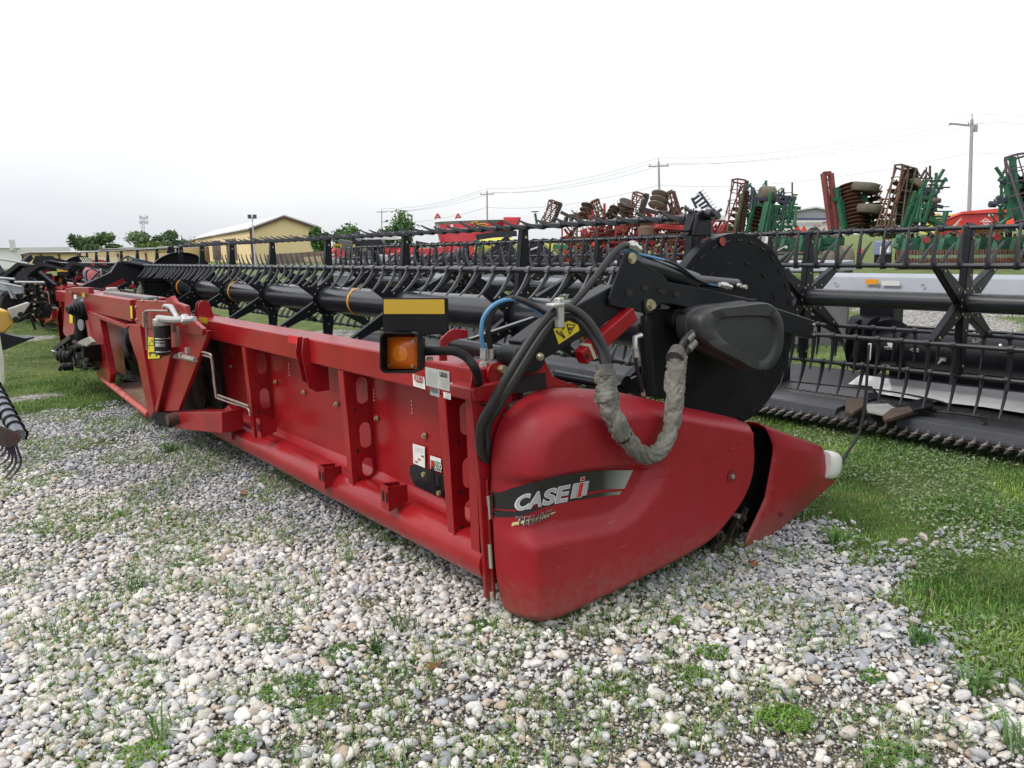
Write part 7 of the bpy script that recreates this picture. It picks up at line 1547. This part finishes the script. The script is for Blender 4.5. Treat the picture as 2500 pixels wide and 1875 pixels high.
# ---------------------------------------------------------------- scattered real stones
def ico(sub):
    bm = bmesh.new(); bmesh.ops.create_icosphere(bm, subdivisions=sub, radius=1); v = np.array([q.co[:] for q in bm.verts]); f = np.array([[q.index for q in p.verts] for p in bm.faces]); bm.free(); return v, f
def variants(sub, k, ang):
    v, f = ico(sub); o = []
    for i in range(k):
        s = np.array([noise.noise(Vector(p)*1.3+Vector((i*7.3, 0, 0))) for p in v]); w_ = v*(1+s[:, None]*(.45 if ang else .42))
        if True:
            for _ in range(8 if ang else 5):
                n_ = rng.normal(size=3); n_ /= np.linalg.norm(n_); d = w_@n_; c = rng.uniform(.45, .8) if ang else rng.uniform(.6, .92); w_ = w_-np.outer(np.maximum(0, d-c), n_)
        o.append(w_)
    return o, f
def rotm(n):
    q = rng.normal(size=(n, 4)); q /= np.linalg.norm(q, axis=1)[:, None]; w_, x, y, z = q.T
    return np.stack([1-2*(y*y+z*z), 2*(x*y-z*w_), 2*(x*z+y*w_), 2*(x*y+z*w_), 1-2*(x*x+z*z), 2*(y*z-x*w_), 2*(x*z-y*w_), 2*(y*z+x*w_), 1-2*(x*x+y*y)], 1).reshape(n, 3, 3)
def zrot(n):
    a = rng.uniform(0, 2*np.pi, n); c, s = np.cos(a), np.sin(a); z = np.zeros(n); o = np.ones(n); return np.stack([c, -s, z, s, c, z, z, z, o], 1).reshape(n, 3, 3)
def stones(P, R_, C_, sub, ang, name, label, smooth):
    var, f = variants(sub, 8, ang); n = len(P); nv = len(var[0]); VA = np.array(var)[rng.integers(0, 8, n)]
    sc = np.stack([R_*rng.uniform(.95, 1.35, n), R_*rng.uniform(.75, 1.0, n), R_*rng.uniform(.5, .8, n)], 1)
    Q = np.einsum('nij,nvj->nvi', rotm(n), VA)*sc[:, None, :]
    tl_ = zrot(n); t_ = rng.normal(0, .22, (n, 2)); Q[:, :, 2] += Q[:, :, 0]*t_[:, :1]+Q[:, :, 1]*t_[:, 1:]
    Q = np.einsum('nij,nvj->nvi', tl_, Q)+P[:, None, :]
    me = bpy.data.meshes.new(name); V_ = Q.reshape(-1, 3).astype(np.float32); Fc = (f[None]+(np.arange(n)*nv)[:, None, None]).reshape(-1, 3)
    me.vertices.add(len(V_)); me.vertices.foreach_set('co', V_.ravel()); me.loops.add(Fc.size); me.loops.foreach_set('vertex_index', Fc.ravel().astype(np.int32)); me.polygons.add(len(Fc)); me.polygons.foreach_set('loop_start', np.arange(0, Fc.size, 3, dtype=np.int32)); me.update(calc_edges=True)
    me.polygons.foreach_set('use_smooth', np.full(len(Fc), smooth)); ca = me.color_attributes.new('tint', 'FLOAT_COLOR', 'POINT'); c = np.ones((n, nv, 4), np.float32); c[:, :, :3] = C_[:, None, :]; ca.data.foreach_set('color', c.ravel())
    me.materials.append(STM); ob = bpy.data.objects.new(name, me); COL.objects.link(ob); tag(ob, label, 'gravel', None, 'stuff'); return ob
STM = bpy.data.materials.new('stone'); STM.use_nodes = True; N = STM.node_tree.nodes; K = STM.node_tree.links.new; pb = N['Principled BSDF']; pb.inputs['Roughness'].default_value = .75; pb.inputs['Specular IOR Level'].default_value = .35
at_ = N.new('ShaderNodeAttribute'); at_.attribute_name = 'tint'; tcn = N.new('ShaderNodeTexCoord'); nn = N.new('ShaderNodeTexNoise'); nn.inputs['Scale'].default_value = 90; nn.inputs['Detail'].default_value = 5; nn.inputs['Distortion'].default_value = 1.5; K(tcn.outputs['Object'], nn.inputs['Vector'])
r = N.new('ShaderNodeValToRGB'); r.color_ramp.elements[0].position = .3; r.color_ramp.elements[0].color = (.72, .72, .71, 1); r.color_ramp.elements[1].position = .7; r.color_ramp.elements[1].color = (1.12, 1.1, 1.07, 1); K(nn.outputs['Fac'], r.inputs[0])
mm = N.new('ShaderNodeMix'); mm.data_type = 'RGBA'; mm.blend_type = 'MULTIPLY'; mm.inputs[0].default_value = 1; K(at_.outputs['Color'], mm.inputs[6]); K(r.outputs[0], mm.inputs[7]); K(mm.outputs[2], pb.inputs['Base Color'])
bp = N.new('ShaderNodeBump'); bp.inputs['Strength'].default_value = .35; bp.inputs['Distance'].default_value = .002; K(nn.outputs['Fac'], bp.inputs['Height']); K(bp.outputs[0], pb.inputs['Normal'])
PALR = np.array([(.70, .68, .64), (.62, .59, .54), (.52, .52, .53), (.42, .43, .45), (.60, .55, .52), (.52, .44, .35), (.75, .74, .72), (.33, .35, .38), (.60, .60, .60), (.45, .38, .30)])
PALG = np.array([(.34, .36, .39), (.42, .44, .47), (.50, .51, .53), (.28, .30, .33), (.58, .58, .58), (.46, .42, .38)])
def cand(x0, x1, y0, y1, sp):
    gx, gy = np.meshgrid(np.arange(x0, x1, sp), np.arange(y0, y1, sp)); p = np.stack([gx.ravel(), gy.ravel()], 1); return p+rng.uniform(-.5, .5, p.shape)*sp
def angular(x, y): return sst((x*.9+(y+.5)*.35-.42+nz2(x, y, 2.2, 60)*.35)/.35)
LOD = {('r', 2): [], ('r', 1): [], ('a', 2): [], ('a', 1): []}
for (x0, x1, y0, y1, sp) in ((-3.2, 2.6, -3.2, 6.8, .0198),):
    for (x, y) in cand(x0, x1, y0, y1, sp):
        if x > .35 and y > .6: 
            if rng.random() < .75: continue
        g = grass_mask(x, y); 
        if g > .3 and rng.random() < g*1.0: continue
        d = dirt_mask(x, y); an = angular(x, y) > rng.random()
        if not an and rng.random() < d*.85: continue
        D = (Vector((x, y, 0))-CAM).length; 
        side = (Vector((x, y, 0))-CAM); zf_ = side.dot(FW)
        if zf_ < .6 or abs(side.dot(RT))/zf_ > .95: continue
        r_ = sp*.5*float(np.clip(rng.lognormal(0.0, .40), .45, 2.5))*(1.12 if sp < .05 else 1.2)
        LOD[('a' if an else 'r', 2 if D < 4.6 else 1)].append((x, y, GZ+r_*.2+rng.uniform(-.006, .007), r_))
for (kd, sub), L_ in LOD.items():
    A_ = np.array(L_); n = len(A_); pal = PALG if kd == 'a' else PALR; w_ = rng.integers(0, len(pal), n)
    if kd == 'r': w_ = rng.choice(len(pal), n, p=[.17, .14, .13, .09, .10, .05, .14, .05, .10, .03])
    C_ = np.clip(pal[w_]*rng.uniform(.74, 1.06, (n, 1)), 0, .80)
    stones(A_[:, :3], A_[:, 3], C_, sub, kd == 'a', 'gravel', ('angular grey crushed stone' if kd == 'a' else 'rounded pale river gravel')+(' near the viewer' if sub == 2 else ' farther off'), kd == 'r')
# mid-size pebbles
L_ = []
for (x, y) in cand(-2.1, 1.5, -2.4, 3.2, .017):
    side = (Vector((x, y, 0))-CAM); zf_ = side.dot(FW)
    if zf_ < .6 or abs(side.dot(RT))/zf_ > .75 or grass_mask(x, y) > .5: continue
    if rng.random() < .35+.4*dirt_mask(x, y): r_ = .0062*float(np.clip(rng.lognormal(0, .3), .5, 1.8)); L_.append((x, y, GZ+r_*.1+rng.uniform(-.003, .004), r_))
A_ = np.array(L_); n = len(A_); C_ = np.clip(PALR[rng.integers(0, 10, n)]*rng.uniform(.6, 1.05, (n, 1)), 0, .8)
stones(A_[:, :3], A_[:, 3], C_, 1, False, 'gravel', 'small pebbles filling gaps between the larger stones', True)
# small grit in the bare patches
L_ = []
for (x, y) in cand(-2.0, 1.4, -2.4, 2.2, .012):
    d = dirt_mask(x, y); side = (Vector((x, y, 0))-CAM); zf_ = side.dot(FW)
    if zf_ < .6 or abs(side.dot(RT))/zf_ > .75 or grass_mask(x, y) > .6: continue
    if rng.random() < .22+.5*d: L_.append((x, y, GZ-.004+rng.uniform(-.002, .003), .0035*float(rng.lognormal(0, .35))))
A_ = np.array(L_); n = len(A_); C_ = np.clip(np.array([(.24, .225, .20), (.44, .40, .34), (.32, .31, .30), (.55, .50, .43), (.36, .27, .19), (.18, .175, .17)])[rng.integers(0, 6, n)]*rng.uniform(.8, 1.2, (n, 1)), 0, .8)
stones(A_[:, :3], A_[:, 3], C_, 1, False, 'gravel', 'fine dark and tan grit between the larger stones', True)
# ---------------------------------------------------------------- grass
GM = bpy.data.materials.new('grass_blade'); GM.use_nodes = True; N = GM.node_tree.nodes; K = GM.node_tree.links.new; pb = N['Principled BSDF']; pb.inputs['Roughness'].default_value = .5; pb.inputs['Specular IOR Level'].default_value = .3
at_ = N.new('ShaderNodeAttribute'); at_.attribute_name = 'tint'; K(at_.outputs['Color'], pb.inputs['Base Color']); tr = N.new('ShaderNodeBsdfTranslucent'); K(at_.outputs['Color'], tr.inputs[0]); mx = N.new('ShaderNodeMixShader'); mx.inputs[0].default_value = .3; K(pb.outputs[0], mx.inputs[1]); K(tr.outputs[0], mx.inputs[2]); K(mx.outputs[0], N['Material Output'].inputs[0])
GC_ = np.array([(.08, .20, .03), (.12, .26, .045), (.16, .30, .06), (.08, .16, .04), (.28, .32, .10), (.38, .34, .17), (.13, .24, .09)])
def blades(P, Hh, Wd, Cc, name, lean=.45, dirs=None, arch=.35):
    n = len(P); a = rng.uniform(0, 2*np.pi, n) if dirs is None else dirs; ld = rng.uniform(.1, 1, n)*lean*Hh; side = np.stack([-np.sin(a), np.cos(a), np.zeros(n)], 1); fwd = np.stack([np.cos(a), np.sin(a), np.zeros(n)], 1); up = np.array([0, 0, 1.])
    p1 = P+fwd*(ld*.35)[:, None]+up*(Hh*.6)[:, None]; p2 = P+fwd*(ld*(1+arch))[:, None]+up*(Hh*(1-arch*.5))[:, None]; w_ = Wd[:, None]
    V_ = np.stack([P-side*w_*.8, P+side*w_*.8, p1-side*w_*.75, p1+side*w_*.75, p2], 1).reshape(-1, 3)
    me = bpy.data.meshes.new(name); o = np.arange(n)*5; q = np.stack([o, o+1, o+3, o+2], 1); t = np.stack([o+2, o+3, o+4], 1); li = np.concatenate([q.ravel(), t.ravel()]).astype(np.int32)
    me.vertices.add(n*5); me.vertices.foreach_set('co', V_.astype(np.float32).ravel()); me.loops.add(len(li)); me.loops.foreach_set('vertex_index', li); me.polygons.add(2*n); me.polygons.foreach_set('loop_start', np.concatenate([np.arange(n)*4, 4*n+np.arange(n)*3]).astype(np.int32)); me.update(calc_edges=True)
    ca = me.color_attributes.new('tint', 'FLOAT_COLOR', 'POINT'); c = np.ones((n, 5, 4), np.float32); c[:, :, :3] = Cc[:, None, :]; c[:, 4, :3] *= 1.25; ca.data.foreach_set('color', c.ravel()); me.materials.append(GM)
    ob = bpy.data.objects.new(name, me); COL.objects.link(ob); return ob
def gcol(n, w_=(.26, .24, .14, .17, .05, .03, .11)): return np.clip(GC_[rng.choice(7, n, p=w_)]*rng.uniform(.75, 1.25, (n, 1)), 0, 1)
def field(regs, hmin, hmax, name, label, thr=.35):
    L_ = []
    for (x0, x1, y0, y1, sp, hs) in regs:
        for (x, y) in cand(x0, x1, y0, y1, sp):
            side = (Vector((x, y, 0))-CAM); zf_ = side.dot(FW)
            if zf_ < .6 or abs(side.dot(RT))/zf_ > .85: continue
            g = grass_mask(x, y)
            if g > thr and rng.random() < g: 
                cl = sst((nz2(x, y, 1.6, 70)+.25)/.6); L_.append((x, y, GZ-.012, (hmin+(hmax-hmin)*rng.random()*cl)*hs, sp))
    A_ = np.array(L_); n = len(A_); cc = gcol(n); kk = np.array([nz2(a[0], a[1], 1.9, 120)+.5*nz2(a[0], a[1], 6, 130) for a in A_]); cc = cc*(1+.55*kk[:, None])+np.maximum(0, kk-.2)[:, None]*np.array([.22, .14, .05]); o = blades(A_[:, :3], A_[:, 3], .0022+A_[:, 4]*.055*rng.uniform(.7, 1.3, n), np.clip(cc, .01, 1), name, .7); tag(o, label, 'grass', None, 'stuff')
field([(.3, 3.9, -2.6, 2.2, .0125, 1), (1.4, 3.9, 2.2, 6, .025, 1.1), (3.9, 8, -3, 9, .045, 1.1)], .016, .072, 'grass', 'short lush grass between the red header and the black one')
field([(-3.0, .6, 4.0, 9.5, .022, 1), (-4.5, 1.0, 9.5, 20, .05, 1)], .015, .06, 'grass', 'mown grass beyond the gravel on the left')
field([(8, 26, 0, 22, .10, 1.3)], .03, .10, 'grass', 'thin grass under the tillage machines far right')
# clover-like leaves low in the turf
L_ = []
for (x, y) in cand(.6, 3.9, -2.4, 3.0, .022):
    side = (Vector((x, y, 0))-CAM); zf_ = side.dot(FW)
    if zf_ > .6 and abs(side.dot(RT))/zf_ < .8 and grass_mask(x, y) > .5 and nz2(x, y, 2.1, 90) > -.12: L_.append((x, y))
A_ = np.array(L_); n = len(A_); P = np.column_stack([A_, np.full(n, GZ)+rng.uniform(.005, .03, n)]); o = blades(P, rng.uniform(.003, .01, n), rng.uniform(.006, .011, n), np.clip(np.array([(.14, .22, .08), (.20, .27, .14), (.28, .33, .22)])[rng.integers(0, 3, n)], 0, 1), 'grass', 3.0); tag(o, 'low clover leaves in the grass at the right', 'grass', None, 'stuff')
# tufts of coarse grass and small weeds standing in the gravel
def tuft(name, label, x, y, n, h, w_, col, lean=.9, group=None):
    P = np.tile(np.array([[x, y, GZ-.01]]), (n, 1))+np.column_stack([rng.normal(0, h*.16, (n, 2)), np.zeros(n)]); C_ = np.clip(np.array([col])*rng.uniform(.8, 1.6, (n, 1)), 0, 1); n_l = 1.9 if h < .1 else 1.25; lean = n_l
    o = blades(P, h*rng.uniform(.3, 1.0, n), w_*.8*rng.uniform(.7, 1.3, n), C_, name, lean); b_ = Vector((x, y, GZ)); o.data.transform(Matrix.Translation(-b_)); o.location = b_; return tag(o, label, 'weed' if 'weed' in name else 'grass tuft', group)
gp = lambda px, py: at(px, py, 2, GZ)
for (px, py, n, h, w_, col, lab) in ((330, 1440, 34, .085, .006, (.06, .12, .03), 'dark broad-bladed rosette alone in the pale gravel at the left'), (418, 1105, 60, .13, .005, (.05, .10, .028), 'dark spiky tuft below the tow hook tube'), (918, 1592, 70, .085, .0045, (.045, .10, .03), 'dense dark tuft in front of the bottom of the red end shield'),
    (415, 1290, 26, .07, .005, (.06, .13, .03), 'small dark spiky tuft in mid gravel, higher up than the rosette'), (575, 1095, 22, .16, .004, (.08, .16, .03), 'tall blades beside the corner of the lower red beam'), (255, 900, 20, .40, .010, (.09, .16, .04), 'tall maize-like weed growing up inside the feeder opening'),
    (985, 1540, 26, .17, .004, (.11, .17, .07), 'tall thin blades next to the dense dark tuft'), (850, 1375, 26, .17, .0035, (.12, .20, .06), 'thin tall grass blades left of the lower red tube'), (385, 1800, 30, .12, .005, (.09, .18, .04), 'sprawling green blades near the bottom left corner'), (560, 1460, 24, .12, .003, (.13, .19, .07), 'wispy pale tuft in the gravel centre left'),
    (2045, 1330, 46, .14, .006, (.09, .20, .04), 'lush tuft at the gravel edge below the white nose'), (2245, 1570, 60, .13, .005, (.09, .19, .05), 'bluish tall grass at the gravel edge on the right'), (2380, 1690, 50, .14, .005, (.09, .18, .045), 'grass tuft low on the right gravel edge'), (1445, 1560, 30, .15, .0028, (.20, .22, .09), 'dry seeding grass touching the bottom of the red end shield'),
    (2480, 1830, 30, .13, .005, (.11, .19, .07), 'grass blades in the bottom right corner'), (120, 1300, 26, .08, .004, (.12, .20, .05), 'yellow-green tuft at the far left of the gravel'), (295, 1265, 34, .09, .005, (.11, .22, .04), 'bright green tuft behind the small dark spiky one'), (1380, 1245+330, 1, .01, .001, (.1, .2, .05), '')):
    if not lab: continue
    p = gp(px, py); tuft('grass_tuft', lab, p.x, p.y, n, h, w_, col)
def weed(label, px, py, n, r, col):                            # leafy spreading weed
    p = gp(px, py); a = rng.uniform(0, 2*np.pi, n); q = r*np.sqrt(rng.uniform(0, 1, n)); P = np.column_stack([p.x+q*np.cos(a), p.y+q*np.sin(a), GZ+rng.uniform(0, .035, n)*(1-q/r*.6)])
    o = blades(P, rng.uniform(.004, .012, n), rng.uniform(.0025, .006, n), np.clip(np.array([col])*rng.uniform(.65, 1.4, (n, 1)), 0, 1), 'weed', 1.6); b_ = Vector((p.x, p.y, GZ)); o.data.transform(Matrix.Translation(-b_)); o.location = b_; tag(o, label, 'weed')
for (px, py, n, r, col, lab) in ((710, 1690, 420, .085, (.10, .20, .04), 'largest leafy green weed patch in the lower left gravel'), (1920, 1760, 420, .06, (.14, .27, .04), 'bright feathery weed at the lower right'), (1740, 1600, 160, .045, (.10, .22, .03), 'round-leaved green weed in the gravel right of the shield'), (2130, 1660, 110, .035, (.08, .20, .03), 'small dark-leaved weed farther right'),
    (1690, 1650, 150, .05, (.14, .24, .05), 'low light green weed just below the round-leaved one'), (430, 1390, 130, .035, (.09, .19, .03), 'small leafy weed beside the dark rosette'), (480, 1370, 90, .03, (.10, .21, .04), 'tiny green sprout in mid gravel'), (660, 1560, 220, .06, (.10, .18, .05), 'loose weed in the middle of the left gravel'), (790, 1730, 160, .045, (.15, .27, .05), 'pale yellow-green weed near the bottom'),
    (1165, 1535, 130, .04, (.07, .17, .03), 'clover-like weed under the bottom edge of the shield'), (1380, 1500, 110, .04, (.09, .18, .04), 'low weed at the foot of the shield, right of the clover-like one'), (1660, 1525, 130, .035, (.13, .24, .05), 'small bright weed in the crushed stone'), (2440, 1760, 110, .035, (.16, .27, .06), 'small feathery weed at the right edge'), (350, 1850, 260, .06, (.15, .27, .05), 'leafy weed at the bottom left edge'),
    (570, 1820, 260, .06, (.13, .24, .05), 'leafy weed at the bottom, left of centre'), (2190, 1860, 260, .07, (.12, .25, .05), 'green weed at the bottom right edge'), (900, 1480, 160, .06, (.16, .17, .08), 'dry reddish weed near the lower tube'), (1500, 1690, 120, .04, (.12, .2, .05), 'weak green weed in the grit at the lower centre'), (830, 1600, 220, .05, (.10, .2, .05), 'leafy weed left of the dense dark tuft'), (140, 1165, 320, .12, (.11, .2, .05), 'green patch in the gravel near the hanging tines'), (250, 1030, 420, .14, (.10, .19, .04), 'green patch in the gravel just before the grass')):
    weed(lab, px, py, int(n*1.35), r*1.3, col)
# thin scatter of sprigs everywhere in the gravel
L_ = []
for (x, y) in cand(-2.2, 1.6, -2.4, 6.5, .05):
    if nz2(x, y, 1.9, 77)+.35*nz2(x, y, 6, 78) > .0 and rng.random() < .85:
        for k in range(11): L_.append((x+rng.normal(0, .02), y+rng.normal(0, .02), GZ))
A_ = np.array(L_); n = len(A_); o = blades(A_, rng.uniform(.012, .05, n), rng.uniform(.0012, .003, n), gcol(n, (.1, .2, .2, .1, .15, .15, .1)), 'grass', 1.2); tag(o, 'sparse thin grass sprigs scattered through the gravel', 'grass', None, 'stuff')
# fallen leaves
for (px, py, s, lab) in ((1065, 1635, .035, 'large curled brown leaf on the gravel, nearest one'), (595, 1212, .03, 'rust-brown dry leaf in mid gravel'), (530, 1078, .035, 'brown dry leaf by the lower red beam'), (1835, 1385, .03, 'brown dry scrap under the divider point')):
    c = gp(px, py); b = MB(); n_ = 9; vs = [Vector((math.cos(2*math.pi*i/n_)*s*(1+.3*(i % 2)), math.sin(2*math.pi*i/n_)*s*.7, .012+.012*math.cos(i*1.7))) for i in range(n_)]; b.add(vs+[Vector((0, 0, .004))], [(i, (i+1) % n_, n_) for i in range(n_)])
    o = b.build('dry_leaf', mat('dry_leaf', (.22, .09, .04), .7, var=.3), None); o.location = Vector((c.x, c.y, GZ+.012)); o.rotation_euler = (.3, .2, px); tag(o, lab, 'leaf')
for o in list(scene.objects):
    if o.type == 'MESH' and o.parent is None and 'label' not in o and 'kind' not in o: print('UNTAGGED', o.name)
